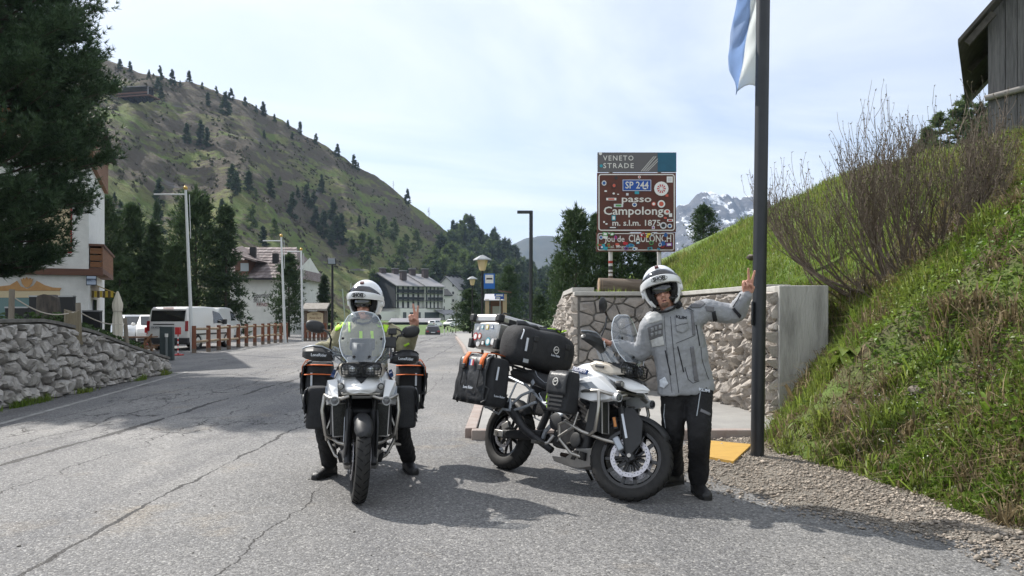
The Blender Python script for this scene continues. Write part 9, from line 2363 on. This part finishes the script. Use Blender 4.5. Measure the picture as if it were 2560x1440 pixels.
helm1 = Matrix.Translation(P(915,758,6.60)) @ Euler((R(3),R(1),R(-9)),'XYZ').to_matrix().to_4x4()
mb = MB()
torso(mb,[(hip1+Vector((0,0,-0.10)),0.16,0.14,RV1,FV1),(hip1,0.18,0.14,RV1,FV1),(hip1+Vector((0,0,0.10)),0.165,0.125,RV1,FV1)])
limb(mb,[h1r,h1r.lerp(k1r,0.5)+RV1*0.03,k1r,k1r.lerp(A1r,0.5),A1r+Vector((0,0,0.02))],[0.112,0.10,0.086,0.080,0.076]); limb(mb,[h1l,h1l.lerp(k1l,0.5)-RV1*0.03,k1l,k1l.lerp(A1l,0.5),A1l+Vector((0,0,0.02))],[0.112,0.10,0.086,0.080,0.076])
tr1 = solid(mb,'trousers',m_trs,w1,0.011,4,0.018,0.07)
mb = MB(); sp = lambda k: hip1.lerp(nk1,k)
torso(mb,[(hip1+Vector((0,0,-0.02)),0.215,0.165,RV1,FV1),(sp(0.25),0.21,0.155,RV1,FV1),(sp(0.60),0.225,0.15,RV1,FV1),(sp(0.82),0.20,0.125,RV1,FV1),(sp(0.95),0.125,0.10,RV1,FV1),(nk1+Vector((0,0,0.03)),0.08,0.08,RV1,FV1)])
limb(mb,[sp(0.80)+RV1*0.10,s1r,s1r.lerp(e1r,0.5),e1r,e1r.lerp(w1r,0.5),w1r],[0.10,0.086,0.078,0.072,0.062,0.048])
limb(mb,[sp(0.80)-RV1*0.10,s1l,s1l.lerp(e1l,0.5),e1l,e1l.lerp(w1l,0.6),w1l],[0.10,0.086,0.080,0.078,0.062,0.046])
jk1 = solid(mb,'jacket',m_ol,w1,0.0105,4,0.020,0.085); b1 = bvh_of(jk1)
mb = MB()
torso(mb,[(hip1+Vector((0,0,-0.05)),0.14,0.10,RV1,FV1),(sp(0.3),0.15,0.105,RV1,FV1),(sp(0.65),0.17,0.11,RV1,FV1),(sp(0.9),0.13,0.085,RV1,FV1),(nk1,0.06,0.06,RV1,FV1)])
limb(mb,[nk1+Vector((0,0,-0.05)),helm1 @ Vector((0,0.01,-0.09)),helm1 @ Vector((0,-0.005,-0.012))],[0.06,0.056,0.06])
head_shapes(mb,helm1 @ Matrix.Translation((0,-0.012,-0.022)))
limb(mb,[h1r,h1r.lerp(k1r,0.5)+RV1*0.03,k1r,k1r.lerp(A1r,0.5),A1r+Vector((0,0,0.02))],[0.07,0.06,0.048,0.045,0.036]); limb(mb,[h1l,h1l.lerp(k1l,0.5)-RV1*0.03,k1l,k1l.lerp(A1l,0.5),A1l+Vector((0,0,0.02))],[0.07,0.06,0.048,0.045,0.036])
limb(mb,[sp(0.7)+RV1*0.1,s1r,e1r,w1r],[0.06,0.055,0.045,0.030]); limb(mb,[sp(0.7)-RV1*0.1,s1l,e1l,w1l],[0.06,0.055,0.045,0.030])
hy_ = Vector((0.0,-0.12,1)).normalized(); hz_ = Vector((-0.05,-1,-0.1)); hz_ = (hz_-hy_*hz_.dot(hy_)).normalized(); hx_ = hy_.cross(hz_)
hand(mb,hmat(w1l+Vector((0,-0.01,0.012)),hx_,hy_,hz_,1.0),(STR,STR,CURL,CURL),(6,-6,-4,-8),THUMB_FOLD)
dy_ = (g1-w1r).normalized(); hz2 = Vector((0,0,-1.0)); hz2 = (hz2-dy_*hz2.dot(dy_)).normalized(); hx2 = dy_.cross(hz2)
hand(mb,hmat(w1r,hx2 if hx2.x > 0 else -hx2,dy_,hz2),(GRIP,GRIP,GRIP,GRIP),(3,1,-2,-5),THUMB_OUT)
bd1 = solid(mb,'body',m_skin,w1,0.0042,2)
helmet(helm1,w1)
mb = MB(); mb.m = helm1 @ Matrix.Translation((0,-0.012,-0.022)); mb.sphere((0,-0.0845,-0.068),(0.016,0.006,0.0045),14,8); mb.build('mouth',mat('mouth_dark',(0.10,0.02,0.02),rough=0.5),bd1)
for a_,d_ in ((A1r,(-0.45,-1)),(A1l,(0.45,-1))):
    mb = MB(); boot(mb,a_,d_); b_ = solid(mb,'boot',m_boot,w1,0.008,3); sole(a_,d_,m_rubber,b_)
for poly in ([(898,828),(906,828),(907,875),(899,875)],[(926,828),(933,828),(936,875),(929,875)],[(842,812),(862,804),(864,812),(846,826),(838,828)],[(871,806),(876,803),(877,830),(872,832)],[(944,798),(952,796),(966,804),(960,808)],[(958,812),(972,814),(966,832),(960,828)],[(1010,862),(1022,856),(1024,860),(1013,867)]):
    patch(b1,poly,m_neon,'neon_stripe',jk1,0.005)
patch(b1,[(845,805),(858,797),(866,800),(850,815)],m_black,'shoulder_pad',jk1,0.007)
patch(b1,[(966,798),(978,800),(986,810),(972,812)],m_ol2,'shoulder_pad',jk1,0.007)
at_text(b1,'KLIM',948,816,20,0.03,m_neon,jk1)
